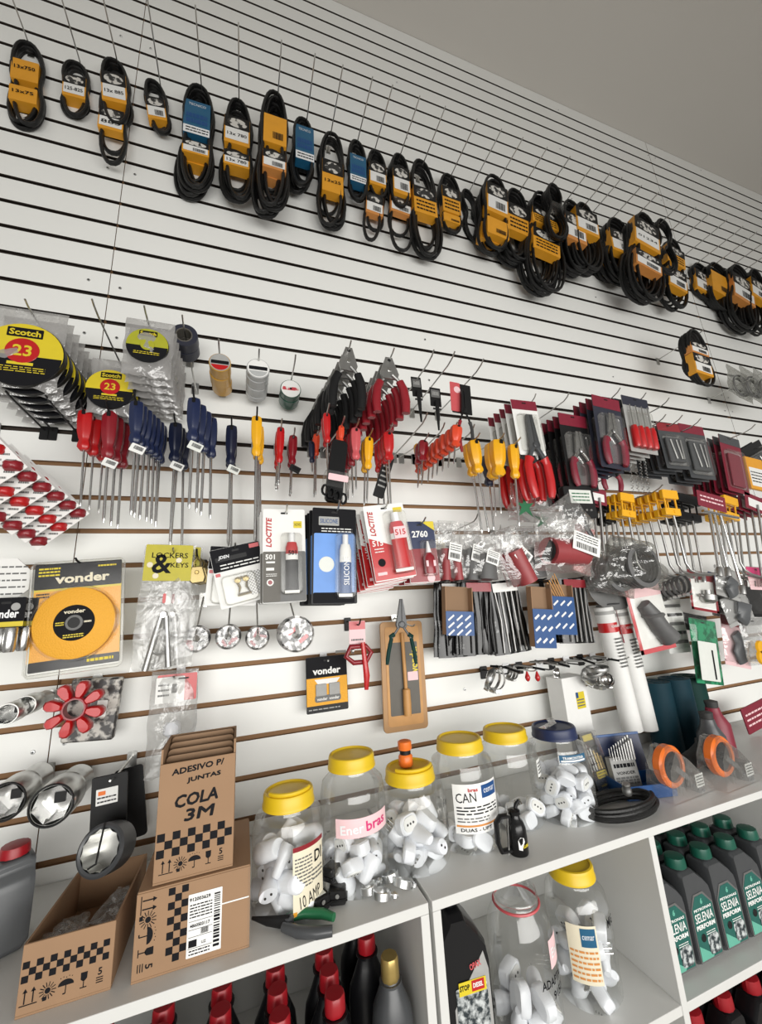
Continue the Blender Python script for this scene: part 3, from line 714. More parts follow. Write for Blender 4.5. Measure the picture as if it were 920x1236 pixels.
rolls((264, 409), 8, 266, 440, 13.5, .20, 3, 'goldtape', 'amber packing tape roll', 'amber tape rolls', .048, face=('papergrey', 'ink', 'red'))
rolls((313, 421), 8, 312, 447, 14, .19, 6, 'greytape', 'silver grey tape roll', 'silver grey tape rolls', .024, face=('paper', 'ink', 'greytape'))
rolls((357, 428), 8, 351, 471, 12.5, .12, 3, 'greentape', 'dark green tape roll', 'dark green tape rolls', .028, face=('paper', 'foilred', 'paper'))

# ============================================================ SCREWDRIVER ROW (groove 10)
for (u, v, l) in ((7, 472, 'empty black peg left of the red screwdrivers, far left'), (55, 477, 'empty black peg just under the big tape bags'), (60, 514, 'black peg stub in the screwdriver groove')):
    tiphook(u, v, 10, l, .004, 'black', plate='black')
def SD(u0, v0, u1, v1, w, hf, col, n, desc, where, mat='black', Y=None, tagc=None, step=.03, shr=.0028, flat=False, dx=0, hk=True):
    q = fit((u0, v0), (u1, v1), w, k=10) if Y is None else fit((u0, v0), (u1, v1), w, Y=Y)
    if q.h > .28 and shr < .003: shr = .0036
    t = screwdriver(q, col, desc, hf, shr=shr, flat=flat)
    t.location.z = q.loc.z; stack(t, q, n, step, desc, where, None, dx=dx)
    if tagc:
        m = MB(); r = q.w/2; H = q.h*hf; m.X = Matrix.Translation((r*.2, -r*.8, -H)) @ Matrix.Rotation(radians(24), 4, 'Y'); m.rbox(-.004, .030, -.026, -.004, -.001, 0, tagc, r=.002); m.barcode(.004, .026, -.018, -.008, -.0014); m.X = Matrix(); m.build('price_tag', [c for c in t.children if c.name.startswith('shaft')][0])
    if hk: peg(q.loc.x, zk(10), min(.34, -q.y+.045), f'{mat} peg holding the {desc.split(",")[0]} {where}'[:95], .018, 'steel' if mat == 'steel' else 'black', z2=q.loc.z-.010)
    return q
SD(104, 496, 97, 611, 21, .43, 'red', 3, 'bright red screwdriver', 'at the left end of the row', dx=.012, step=.035)
SD(134, 497, 125, 631, 22, .44, 'darkred', 3, 'dark red screwdriver', 'beside the bright red ones', tagc='paper', dx=.006, step=.035)
SD(166, 485, 158, 622, 20, .39, 'navy', 7, 'navy screwdriver', 'in the long navy stack', step=.022, dx=.006, tagc='paper')
SD(213, 511, 205, 660, 19, .33, 'darknavy', 3, 'black-navy long screwdriver with white tag', 'left of the highest navy one', tagc='paper', dx=.006)
SD(235, 481, 228, 614, 19, .41, 'navy', 4, 'highest hung navy screwdriver', 'under the black tape', tagc='pale', step=.034, dx=.012)
tiphook(231, 437, 8, 'steel peg in a clear clip above the highest navy screwdriver', .012)
SD(280, 514, 275, 657, 16, .35, 'darknavy', 3, 'dark navy screwdriver with green tag', 'under the amber tape', tagc='pale')
SD(310, 503, 308, 657, 15, .33, 'yellow', 3, 'yellow thick-bladed screwdriver', 'right of the dark navy ones', shr=.0042, dx=.003)
SD(339, 516, 336, 585, 11, .63, 'red', 3, 'small red screwdriver with wide blade', 'right of the long yellow one', mat='steel', flat=True, shr=.0038)
SD(354, 526, 351, 597, 12, .5, 'darkred', 2, 'small dark red screwdriver', 'two pegs right of the long yellow', mat='steel', tagc='black', flat=True)
SD(376, 533, 377, 570, 8, .7, 'darknavy', 1, 'tiny navy screwdriver', 'left of the tiny orange one', mat='steel', hk=False, Y=.14)
SD(382, 524, 381, 597, 9, .37, 'orangered', 2, 'tiny orange-red screwdriver', 'below the black-gripped pliers', mat='steel')
SD(394, 499, 397, 577, 10, .47, 'red', 2, 'slim red screwdriver', 'hanging over the black-gripped pliers', mat='steel', Y=.27)
SD(412, 514, 410, 600, 8, .25, 'orangered', 2, 'slim orange screwdriver', 'in front of the black hanging tool', mat='steel', Y=.28)
SD(429, 517, 430, 592, 13, .52, 'pinkred', 1, 'pinkish red screwdriver', 'below the gap between the two pliers bunches', mat='steel', Y=.28)
SD(424, 524, 426, 600, 12, .52, 'darkred', 4, 'crimson screwdriver', 'behind the pinkish one', mat='steel', Y=.25, hk=False, dx=-.004)
SD(445, 528, 443, 607, 12, .50, 'yellow', 2, 'small yellow screwdriver', 'right of the pinkish red one', mat='steel', Y=.26)
SD(456, 537, 457, 615, 9, .44, 'red', 1, 'narrow red screwdriver with black card', 'right of the small yellow one', mat='steel', Y=.2, hk=False)
SD(468, 522, 472, 612, 14, .39, 'red', 3, 'medium red screwdriver', 'under the red-gripped pliers', mat='steel', Y=.28)
SD(504, 536, 509, 575, 10, .62, 'yellow', 1, 'stubby yellow screwdriver', 'behind the stubby red one', mat='steel', Y=.16, hk=False)
SD(511, 532, 509, 574, 12, .58, 'darkred', 2, 'stubby dark red screwdriver', 'in front of the stubby yellow one', mat='steel', Y=.20)
SD(551, 514, 548, 560, 14, .56, 'orangered', 8, 'stubby orange-red screwdriver', 'in the long slanting stack', mat='steel', Y=.33, step=.034, dx=-.002)
SD(571, 532, 590, 642, 14, .37, 'yellow', 2, 'tilted yellow screwdriver', 'left of the pliers cards', mat='steel', Y=.25)
SD(588, 550, 596, 640, 13, .42, 'darknavy', 1, 'navy screwdriver', 'behind the tilted yellow one', mat='steel', Y=.15, hk=False)
SD(600, 532, 605, 620, 17, .50, 'yellow', 2, 'broad yellow screwdriver', 'left of the red-handled carded pliers', mat='steel', Y=.26)
SD(619, 537, 627, 635, 12, .43, 'yellow', 1, 'slim yellow screwdriver', 'over the red-handled carded pliers', mat='steel', Y=.27)
tiphook(573, 512, 10, 'bare steel peg right of the stubby screwdrivers', .02)
tiphook(516, 498, 10, 'bare steel peg above the stubby yellow screwdriver', .02)
tiphook(537, 510, 10, 'bare steel peg above the stubby stack', .02)
# black tool with clear band hanging under the left pliers bunch
q = fit((410, 532), (402, 606), 34, Y=.285); t = thing('chain_wrench', 'black hanging tool with a clear band between two pliers bunches', 'wrench', q.loc, q.rot)
m = MB(); m.rbox(-q.w*.3, q.w*.3, -q.h, 0, -.008, .012, 'blackgloss', r=.012, bev=.003); m.build('body', t)
m = MB(); [m.tube([(q.w*(-.35+.22*i)+.008*cos(a), -.016, -q.h*(.86+.03*i)+.014*sin(a)) for a in [2*pi*k_/12 for k_ in range(12)]], .0035, 'blackgloss', 6, closed=True) for i in range(4)]; m.build('chain', t)
m = MB(); m.rbox(-q.w*.42, q.w*.5, -q.h*.80, -q.h*.55, -.02, .016, 'blister', r=.006); m.rbox(-q.w*.3, q.w*.4, -q.h*.70, -q.h*.6, -.0212, -.0202, 'pinkpale', r=.003); m.build('clear_band', t)
q = fit((470, 552), (456, 600), 13, Y=.24); t = thing('carded_tester', 'small black carded tester hung among the red screwdrivers', 'tester', q.loc, q.rot)
m = MB(); m.rbox(-q.w/2, q.w/2, -q.h, 0, -.004, .002, 'black', r=.003); m.scribble(-q.w*.35, q.w*.35, -q.h*.8, -q.h*.2, -.0045, 5, 'papergrey', 2); m.build('card', t)

# ============================================================ PLIERS BUNCHES (groove 8)
def bunch(tip, top, bot, w, grip, n, desc, where):
    tiphook(*tip, 8, f'steel peg holding the {where}', .012)
    q = fit(top, bot, w, Y=.30); t = thing('pliers', '', 'pliers', q.loc, q.rot)
    W, H = q.w, q.h
    m = MB(); m.prism([(-W*.10, 0), (W*.10, 0), (W*.28, -H*.30), (W*.22, -H*.40), (-W*.22, -H*.40), (-W*.28, -H*.30)][::1], -.004, .004, 'dullsteel', bev=.001)
    m.lathe([(W*.05, -.0048), (W*.04, -.0055)], 'black', 12, (0, 0, -H*.06), axis='y'); m.lathe([(W*.07, -.0048), (W*.05, -.0065)], 'steel', 14, (0, 0, -H*.24), axis='y'); m.build('head_plates', t)
    for s_ in (-1, 1):
        m = MB(); m.tube([(s_*W*.06, -.006*s_, -H*.34), (s_*W*.22, -.006*s_, -H*.42), (s_*W*.36, -.006*s_, -H*.55)], .0055, 'dullsteel', 8); m.build('arm', t)
        m = MB(); m.tube([(s_*W*.27, -.006*s_, -H*.44), (s_*W*.38, -.006*s_, -H*.58), (s_*W*.42, -.006*s_, -H*.80), (s_*W*.40, -.006*s_, -H)], W*.13, grip, 12, ry=W*.10, radii=[.9, 1, 1.05, .9]); m.build('grip', t)
    stack(t, q, n, .034, desc, where, None, dz=-.004, dx=-.006)
bunch((424, 411), (421, 420), (419, 492), 41, 'black', 8, 'pliers with grey head and black grips', 'black-gripped pliers bunch')
bunch((476, 420), (469, 432), (473, 498), 40, 'darkred', 8, 'pliers with grey head and red grips', 'red-gripped pliers bunch')
# narrow black tools on small cards
for i, (tip, top, bot, w, d) in enumerate((((524, 422), (502, 457), (508, 510), 12, 'slim black chuck key, tilted, left of the pair'), ((550, 423), (525, 470), (529, 520), 13, 'slim black chuck key on a small card, right of the pair'))):
    tiphook(*tip, 8, 'steel peg holding the '+d, .02)
    q = fit(top, bot, w, Y=.2); t = thing('carded_key_tool', d, 'tool', q.loc, q.rot)
    m = MB(); m.rbox(-q.w*.5, q.w*.5, -q.h*.42, .006, 0, .0012, 'black', r=.002); m.quad(-q.w*.4, q.w*.4, -q.h*.2, -.002, -.0006, 'greylabel'); m.barcode(-q.w*.3, q.w*.3, -q.h*.15, -q.h*.06, -.0012, 'papergrey'); m.build('card', t)
    m = MB(); m.tube([(0, -.006, -q.h*.3), (.001, -.006, -q.h*.55), (0, -.006, -q.h)], .0052, 'black', 8, radii=[1.3, 1.4, .6]); m.tube([(-q.w*.35, -.006, -q.h*.5), (q.w*.35, -.006, -q.h*.5)], .0035, 'black', 8); m.build('key', t)
tiphook(584, 433, 8, 'steel peg holding the red and black carded cutter', .02)
q = fit((556, 466), (562, 548), 24, Y=.24); t = thing('carded_cutter', 'black cutter with red-black grips hanging from a half red card', 'pliers', q.loc, q.rot)
m = MB(); m.rbox(-q.w/2, q.w/2, -q.h*.42, .008, 0, .0012, 'black', r=.003); m.rbox(-q.w/2-.004, -q.w*.05, -q.h*.40, .010, -.0008, 0, 'pinkred', r=.003); m.lathe([(.013, -.001), (.0125, -.0014)], 'pinkpale', 18, (-q.w*.2, 0, -.018), axis='y'); m.build('card', t)
pliers_parts(t, q.w*.7, q.h*.9, 'black', 'darkred', z0=-q.h*.1, y=-.012, jaw=.34, grip2='rubbergrey')

# ============================================================ CARDED TOOLS (right of centre)
def carded(tip, k, top, bot, w, Y, head, back, kind, n, desc, where, grip='red', step=.03, txt=None, wh='paper', dx=0, hf=.13):
    if tip: tiphook(*tip, k, f'steel peg holding the {desc} {where}'[:100], .022)
    q = fit(top, bot, w, Y=Y); t = thing('carded_'+('pliers' if 'pliers' in kind else 'tool'), '', 'tool pack', q.loc, q.rot); W, H = q.w, q.h
    clam(t, W, H*(.62 if kind == 'pliers_out' else 1), back, head, hf=hf, depth=.018, txt=txt, blm='blister')
    if kind == 'pliers_out': pliers_parts(t, W*.8, H*.95, 'oilgrey', grip, z0=-H*.16, y=-.012, jaw=.38, gr=W*.14)
    elif kind == 'pliers': pliers_parts(t, W*.72, H*.74, 'chrome', grip, z0=-H*.22, y=-.010, jaw=.36, gr=W*.10)
    elif kind == 'drivers':
        for i in range(4):
            x = W*(-.33+.22*i); m = MB(); m.tube([(x, -.01, -H*.14), (x, -.01, -H*.55)], .0022, 'steel', 6); m.build('shaft', t)
            m = MB(); m.tube([(x, -.01, -H*.54), (x, -.01, -H*.62), (x, -.01, -H*.90), (x, -.01, -H*.93)], W*.10, grip, 10, radii=[.7, 1, 1, .8]); m.build('handle', t)
    elif kind == 'bits':
        m = MB(); rg = random.Random(int(W*1e5))
        m.rbox(-W*.36, W*.36, -H*.86, -H*.30, -.010, -.003, 'oilgrey', r=.008, bev=.002); m.build('tool_body', t)
        m = MB(); [m.tube([(W*a, -.013, -H*.36), (W*b, -.013, -H*.8)], .004, 'dullsteel', 7) for a, b in ((-.2, -.1), (.05, .12), (.22, .2))]; m.build('steel_arms', t)
    elif kind == 'flat':
        m = MB(); m.rbox(-W*.3, W*.3, -H*.9, -H*.3, -.008, -.002, 'maroon', r=.006, bev=.002); m.build('tool_body', t)
    t.rotation_euler[2] = 0
    stack(t, q, n, step, desc, where, None, dx=dx)
    return q
carded((687, 474), 8, (660, 525), (683, 608), 24, .16, 'black', 'black', 'pliers', 2, 'narrow black card with maroon-gripped pliers', 'just right of the red-handled ones', grip='maroon')
carded((647, 475), 8, (632, 487), (652, 590), 31, .27, 'maroon', 'paper', 'pliers_out', 5, 'white card with maroon header and red-handled pliers', 'over the green bag', grip='red', step=.035)
carded((749, 468), 8, (691, 504), (706, 592), 34, .25, 'maroon', 'black', 'pliers', 4, 'dark card with maroon-gripped pliers', 'left of the tallest red-edged card', grip='maroon', step=.03)
carded(None, 8, (731, 483), (744, 566), 33, .30, 'maroon', 'navytape', 'pliers', 4, 'navy and red card with combination pliers', 'highest in the carded group', grip='maroon', step=.03)
carded((780, 474), 8, (766, 483), (779, 547), 31, .30, 'navytape', 'papergrey', 'drivers', 5, 'card of small red-handled screwdrivers', 'right of the combination pliers', grip='red', step=.03)
carded((808, 480), 8, (0, 0), (0, 0), 1, 0, '', '', '', 0, '', '') if 0 else tiphook(808, 480, 8, 'bare steel peg right of the small red-handled set', .022)
carded((804, 500), 9, (806, 514), (820, 566), 27, .27, 'darkred', 'oilgrey', 'bits', 5, 'grey blister card with steel tool', 'left of its twin', step=.03)
carded((846, 505), 9, (834, 516), (850, 578), 29, .25, 'maroon', 'oilgrey', 'bits', 4, 'grey blister card with long tool', 'right of its twin', step=.03)
tiphook(824, 501, 9, 'bare steel peg between the grey blister cards', .022)
carded((912, 512), 9, (880, 530), (893, 595), 24, .24, 'oilgrey', 'maroon', 'flat', 7, 'thin maroon card', 'in the tight stack near the right edge', step=.024, hf=.12)
carded((932, 530), 9, (905, 540), (925, 575), 34, .18, 'black', 'black', 'bits', 2, 'black boxed tool', 'behind the orange and white packet')
q = fit((907, 555), (916, 592), 20, Y=.22); t = thing('orange_packet', 'orange and white packet at the right edge', 'packet', q.loc, q.rot)
m = MB(); m.rbox(-q.w/2, q.w/2, -q.h, .006, -.008, .006, 'sleeveorange', r=.002, bev=.001); m.quad(-q.w*.4, q.w*.46, -q.h*.9, -q.h*.3, -.0086, 'paper'); m.scribble(-q.w*.35, q.w*.4, -q.h*.8, -q.h*.4, -.0092, 4, 'ink', 4); m.build('packet', t)
# loose things under the cards
q = fit((735, 556), (741, 592), 22, Y=.2); t = thing('pliers', 'small maroon-gripped pliers hanging loose under the combination pliers', 'pliers', q.loc, q.rot); pliers_parts(t, q.w, q.h, 'black', 'maroon', jaw=.3)
q = fit((768, 545), (774, 598), 26, Y=.2); t = thing('spring_bunch', 'bunch of dark steel springs above the yellow-headed tools', 'spring', q.loc, q.rot)
for i in range(4):
    m = MB(); x0 = q.w*(-.36+.24*i); m.tube([(x0+.004*cos(a*1.0), .004*sin(a), -q.h*(a/(2*pi*14))+.004*i) for a in [2*pi*14*k_/150 for k_ in range(150)]], .0012, 'dullsteel', 5); m.build('spring', t)
q = fit((694, 588), (702, 628), 36, Y=.24); t = thing('clamp_tool', 'black bar clamp with pale green label, below the carded pliers', 'clamp', q.loc, q.rot)
m = MB(); m.rbox(-q.w/2, q.w/2, -q.h*.95, 0, -.012, .014, 'black', r=.01, bev=.003); m.build('body', t)
m = MB(); m.rbox(-q.w*.32, q.w*.40, -q.h*.52, -q.h*.12, -.0135, -.0122, 'pale', r=.002); m.scribble(-q.w*.25, q.w*.32, -q.h*.48, -q.h*.18, -.0142, 3, 'green', 2); m.build('label', t)
m = MB(); [m.lathe([(.005, -.0125), (.004, -.0145)], 'chrome', 10, (q.w*(-.3+.15*i), 0, -q.h*.72), axis='y') for i in range(5)]; m.build('rivets', t)
q = fit((690, 612), (718, 652), 10, Y=.2); t = thing('folding_knife', 'green-black curved knife handle behind the bagged hoses', 'knife', q.loc, q.rot)
m = MB(); m.tube([(0, 0, 0), (.006, 0, -q.h*.5), (-.002, 0, -q.h)], q.w*.4, 'oilgrey', 10, ry=.006, radii=[.7, 1, .6]); m.build('handle', t)
# ============================================================ CARD ROW (groove 13)
# crimped battery terminals card
q = fit((284, 664), (292, 722), 66, Y=.22); peg(q.loc.x, zk(14), .24, 'steel peg holding the battery terminal cards', .015, z2=q.loc.z)
t = thing('carded_battery_terminal', '', 'card pack', q.loc, (0, -radians(13), 0)); W, H = q.w*.95, q.h*1.12
def ex(m):
    m.rbox(-W*.42, W*.2, -H*.16, -H*.08, -.0016, -.0012, 'black', r=.001); m.text('JDEN', -W*.25, -.002, -H*.09, H*.075, 'white', bold=.02, sheer=.2); m.rbox(W*.28, W*.48, -H*.02, .008, -.0016, -.0012, 'pinkred', r=.001)
    m.scribble(-W*.35, W*.42, -H*.32, -H*.2, -.0016, 2, 'paper', 5); m.rbox(W*.12, W*.46, -H*.88, -H*.45, -.0012, -.0008, 'crosshatch', r=.003); m.rbox(-W*.47, -W*.38, -H*.42, -H*.36, -.0014, -.001, 'pinkred', r=.001)
clam(t, W, H, 'paper', 'ink', hf=.34, depth=.016, bl=(.10, .78, .44, .97), extra=ex)
m = MB(); [m.lathe([(.0075, -.004), (.0085, -.007), (.0075, -.013), (.003, -.014)], 'brass', 14, (s_*.010, 0, -H*.56), axis='y') for s_ in (-1, 1)]
m.tube([(-.012, -.008, -H*.58), (0, -.008, -H*.52), (.012, -.008, -H*.58), (.008, -.008, -H*.70), (.014, -.008, -H*.82), (-.014, -.008, -H*.82), (-.008, -.008, -H*.70), (-.012, -.008, -H*.58)], .0035, 'brass', 8)
m.tube([(-.017, -.009, -H*.83), (.017, -.009, -H*.83)], .003, 'brass', 8); m.build('brass_terminal', t)
stack(t, q, 2, .02, 'white card of brass battery terminals', 'left of the 501 glue', None)
t2 = [o for o in COL.objects if o.name.startswith('carded_battery_terminal') and not o.parent][-1]; t2.rotation_euler = (0, radians(3), 0)

def tube_pack(m, x, z0, z1, r, body, band, cap, y=-.012, capd=1):
    "squeeze tube, cap up, flat crimp down"
    h = z0-z1
    m.lathe([(r*.45, z0-z0), (r*.5, 0)], cap, 4, (x, y, z0)) if 0 else None
    m.tube([(x, y, z0), (x, y, z0-h*.16)], r*.5, cap, 12)
    pts = [(x, y, z0-h*(.16+.10*i)) for i in range(9)]
    m.tube(pts[:3], r, band, 14, ry=r*.6, radii=[.75, 1, 1]); m.tube(pts[2:4], r, 'paper', 14, ry=r*.55); m.tube(pts[3:], r, body, 14, ry=r*.5, radii=[1, 1, 1, 1, 1.02, 1.05])
    m.box((x, y, z1+h*.01), (r*2.3, .002, h*.05), 'paper' if body != 'paper' else 'greylabel')
# grey 501 glue
q = fit((343, 620), (344, 727), 52, Y=.27); W, H = q.w, q.h
peg(q.loc.x+.004, zk(13), .31, 'steel peg holding the 501 glue cards', .02, z2=q.loc.z-.006)
t = thing('carded_glue_tube', '', 'glue pack', q.loc, q.rot)
def ex(m):
    m.rbox(-W/2+.0006, W/2-.0006, -H*.995, -H*.44, -.0012, -.0007, 'greylabel', r=.004); m.rbox(-W/2+.0006, -W*.1, -H*.99, -H*.44, -.0014, -.001, 'taupe', r=.003)
    m.text('LOCTITE', -W*.36, -.0016, -H*.22, W*.13, 'red', w=H*.33, ang=pi/2, bold=.03, sheer=.2); m.rbox(W*.22, W*.42, -H*.17, -H*.09, -.0016, -.0012, 'cardyellow', r=.001); m.text('NOVO', W*.32, -.002, -H*.13, H*.035, 'ink', w=W*.15)
    m.text('501', -W*.33, -.0018, -H*.50, H*.06, 'paper', bold=.03); m.rbox(-W*.42, -W*.22, -H*.57, -H*.55, -.0018, -.0014, 'paper', r=.0005); m.rbox(-W*.42, -W*.24, -H*.65, -H*.62, -.0018, -.0014, 'paper', r=.0005)
    m.lathe([(W*.08, -.0016), (W*.075, -.002)], 'paper', 20, (-W*.33, 0, -H*.78), axis='y'); m.lathe([(W*.05, -.002), (W*.045, -.0024)], 'darkred', 16, (-W*.33, 0, -H*.78), axis='y')
    m.scribble(-W*.42, -W*.18, -H*.72, -H*.68, -.0018, 2, 'paper', 5)
clam(t, W, H, 'paper', 'paper', hf=.1, depth=.022, bl=(.40, .90, .24, .92), extra=ex)
m = MB(); tube_pack(m, W*.16, -H*.24, -H*.90, W*.145, 'black', 'red', 'white'); m.text('501', W*.16, -.0235, -H*.47, H*.05, 'ink', bold=.02); m.build('glue_tube', t)
stack(t, q, 4, .028, 'grey and white card with 501 tube', 'under the small red screwdrivers', None, dx=-.004)
# blue silicone card
q = fit((404, 619), (404, 729), 54, Y=.29); W, H = q.w, q.h
peg(q.loc.x+.006, zk(13), .33, 'steel peg holding the blue silicone cards', .03, z2=q.loc.z-.006)
t = thing('carded_silicone_tube', '', 'glue pack', q.loc, q.rot)
def ex(m):
    m.rbox(-W*.46, W*.44, -H*.99, -H*.24, -.0012, -.0007, 'skyblue', r=.004); m.rbox(-W*.36, W*.1, -H*.15, -H*.05, -.0014, -.001, 'papergrey', r=.002); m.text('SILICONE', -W*.13, -.002, -H*.10, H*.05, 'blue', w=W*.4, bold=.01)
    m.scribble(-W*.3, W*.4, -H*.23, -H*.17, -.0014, 2, 'paper', 4); m.lathe([(W*.17, -.0014), (W*.16, -.0018)], 'pale', 20, (-W*.18, 0, -H*.58), axis='y'); m.rbox(-W*.46, W*.44, -H*.99, -H*.88, -.0015, -.0011, 'ink', r=.003)
clam(t, W, H, 'black', 'ink', hf=.25, depth=.022, bl=(.50, .94, .24, .95), extra=ex)
m = MB(); tube_pack(m, W*.22, -H*.26, -H*.92, W*.13, 'blue', 'paper', 'white'); m.text('SILICONE', W*.22, -.024, -H*.66, W*.12, 'white', w=H*.3, ang=pi/2); m.build('silicone_tube', t)
stack(t, q, 5, .028, 'black and blue silicone tube card', 'right of the 501 glue', None, dx=-.003)
# red glue packs
q = fit((463, 614), (479, 699), 50, Y=.31); W, H = q.w, q.h
peg(q.loc.x+.004, zk(13), .34, 'steel peg holding the red glue cards', .02, z2=q.loc.z-.006)
t = thing('carded_red_glue_tube', '', 'glue pack', q.loc, q.rot)
def ex(m):
    m.prism([(-W*.49, -H*.40), (-W*.49, -H*.985), (W*.49, -H*.985), (W*.49, -H*.64)], -.0014, -.0008, 'red'); m.text('LOCTITE', -W*.36, -.0018, -H*.2, W*.13, 'red', w=H*.34, ang=pi/2, bold=.03, sheer=.2)
    m.text('515', -W*.30, -.002, -H*.48, H*.08, 'paper', bold=.02); m.lathe([(W*.09, -.0016), (W*.085, -.002)], 'ink', 16, (-W*.28, 0, -H*.75), axis='y'); m.rbox(-W*.42, -W*.2, -H*.92, -H*.88, -.002, -.0016, 'pinkpale', r=.001)
    m.rbox(W*.22, W*.44, -H*.07, -H*.0, -.002, -.0012, 'cardyellow', r=.001); m.scribble(-W*.4, -W*.18, -H*.62, -H*.54, -.002, 2, 'paper', 7)
clam(t, W, H, 'paper', 'paper', hf=.1, depth=.022, bl=(.42, .96, .06, .94), extra=ex)
m = MB(); tube_pack(m, W*.20, -H*.09, -H*.90, W*.19, 'red', 'pinkred', 'white'); m.rbox(W*.06, W*.36, -H*.46, -H*.30, -.026, -.0252, 'pinkpale', r=.002); m.text('515', W*.21, -.0265, -H*.38, H*.08, 'red', bold=.02); m.build('glue_tube', t)
stack(t, q, 7, .03, 'red and white card with red tube', 'left of the 2760 bottle', None, dx=-.002, dz=-.004)
# 2760 pack
q = fit((506, 634), (514, 703), 36, Y=.27); W, H = q.w, q.h
peg(q.loc.x+.004, zk(13), .31, 'steel peg holding the 2760 thread locker cards', .02, z2=q.loc.z-.006)
t = thing('carded_threadlocker', '', 'glue pack', q.loc, q.rot)
def ex(m):
    m.rbox(-W*.49, W*.49, -H*.99, -H*.42, -.0013, -.0008, 'darkred', r=.003); m.text('2760', -W*.02, -.0016, -H*.16, H*.12, 'paper', bold=.03); m.prism([(W*.05, .011), (W*.49, .011), (W*.49, -H*.1)][::-1], -.0018, -.0012, 'cardyellow'); m.lathe([(W*.13, -.0016), (W*.12, -.002)], 'pinkpale', 16, (W*.2, 0, -H*.93), axis='y')
clam(t, W, H, 'paper', 'darkblue', hf=.42, depth=.016, bl=(.42, .92, .28, .90), extra=ex)
m = MB(); m.lathe([(W*.17, -H*.86), (W*.18, -H*.84), (W*.18, -H*.58), (W*.09, -H*.50)], 'darkred', 16, (W*.16, -.01, 0), sy=.6); m.lathe([(W*.09, -H*.50), (W*.03, -H*.30)], 'white', 12, (W*.16, -.01, 0)); m.rbox(0, W*.32, -H*.74, -H*.64, -.019, -.0185, 'pinkpale', r=.001); m.build('small_bottle', t)
stack(t, q, 4, .03, 'blue and red 2760 bottle card', 'right of the red tubes', None)
q = fit((529, 650), (531, 690), 16, Y=.16); t = thing('beige_card', 'beige card edge showing behind the 2760 bottle cards', 'card', q.loc, q.rot)
m = MB(); m.rbox(-q.w/2, q.w/2, -q.h, 0, 0, .0015, 'cream', r=.002); m.scribble(-q.w*.2, q.w*.35, -q.h*.9, -q.h*.15, -.0005, 5, 'papergrey', 3); m.build('card', t)

# bagged hoses
def hosebag(u0, v0, u1, v1, w, Y, kind, n, desc, where, lab=True, mt='bag', tipk=None, step=.03):
    q = fit((u0, v0), (u1, v1), w, Y=Y); W, H = q.w, q.h
    if tipk: tiphook(*tipk, 13, f'steel peg holding the {desc} {where}'[:95], .022)
    t = thing('bagged_hose', '', 'hose pack', q.loc, q.rot)
    if kind == 'pair':
        for x in (-.17, .17): m = MB(); m.tube([(W*x, 0, -H*.42), (W*x*1.3, 0, -H*.95)], W*.15, 'hosered', 12); m.lathe([(W*.1, 0), (W*.1, -.004)], 'black', 10, (W*x*1.3, 0, -H*.95)); m.build('hose', t)
    elif kind == 'grey': m = MB(); m.tube([(0, 0, -H*.40), (.002, 0, -H*.95)], W*.32, 'hosegrey', 14, ry=W*.2, radii=[.8, 1]); m.build('hose', t)
    elif kind == 'one': m = MB(); m.tube([(-W*.05, 0, -H*.35), (W*.05, 0, -H*.96)], W*.28, 'hosered', 14); m.build('hose', t)
    elif kind == 'roll':
        m = MB(); m.tube([(-W*.28, -.01, -H*.62), (W*.32, 0, -H*.58)], H*.21, 'hosered', 20); m.lathe([(H*.17, 0), (H*.16, .002)], 'black', 16, (-W*.285, -.01, -H*.62), axis='x'); m.build('hose', t)
    elif kind == 'duct':
        m = MB()
        R = W*.30
        for j in range(7): m.lathe([(R*.8, .014*j), (R, .014*j+.002), (R, .014*j+.011), (R*.86, .014*j+.013)], 'hosegrey', 26, (0, -.045, -H*.52), axis='y', caps=False)
        m.build('ring_stack', t)
    o = bag(t, W, H, mt, max(.014, W*.18) if kind != 'duct' else W*.36, seed=u0, taper=.25)
    if lab:
        m = MB(); lx = W*.05 if kind != 'roll' else W*.2; dd = max(.016, W*.2)+.003
        m.X = Matrix.Translation((lx, -dd, -H*.48)) @ Matrix.Rotation(radians(12 if kind != 'one' else -28), 4, 'Y')
        m.rbox(-W*.22, W*.22, -H*.16, H*.14, 0, .0004, 'paper', r=.001); m.barcode(-W*.17, W*.17, -H*.12, -H*.03, -.0004, seed=u0); m.scribble(-W*.18, W*.18, 0, H*.12, -.0004, 3, 'ink', u0); m.build('price_label', t)
    stack(t, q, n, step, desc, where, None)
hosebag(541, 634, 547, 704, 34, .24, 'pair', 2, 'clear bag with two maroon hose pieces', 'right of the 2760 cards', tipk=(535, 637))
hosebag(570, 636, 572, 704, 26, .22, 'grey', 2, 'narrow bag of grey hose', 'right of the maroon pair', tipk=(577, 620))
hosebag(588, 648, 589, 702, 34, .24, 'grey', 2, 'bag with dark grey part', 'below the tilted yellow screwdriver', tipk=(598, 635))
hosebag(612, 642, 638, 706, 36, .25, 'one', 2, 'tilted bag with one maroon hose', 'amid the hose bags', tipk=(617, 635))
hosebag(640, 640, 650, 700, 30, .18, 'grey', 2, 'half hidden clear bag with barcode label', 'behind the maroon hose roll', tipk=(645, 633))
hosebag(676, 622, 683, 697, 72, .25, 'roll', 1, 'large clear bag with thick maroon hose section', 'left of the pink mesh')
hosebag(640, 590, 645, 636, 60, .20, 'none', 1, 'empty looking clear bag with green print', 'under the red-handled pliers', lab=False)
hosebag(672, 612, 700, 655, 70, .28, 'none', 1, 'crumpled clear bag with green print', 'above the maroon hose roll', lab=False, mt='bag')
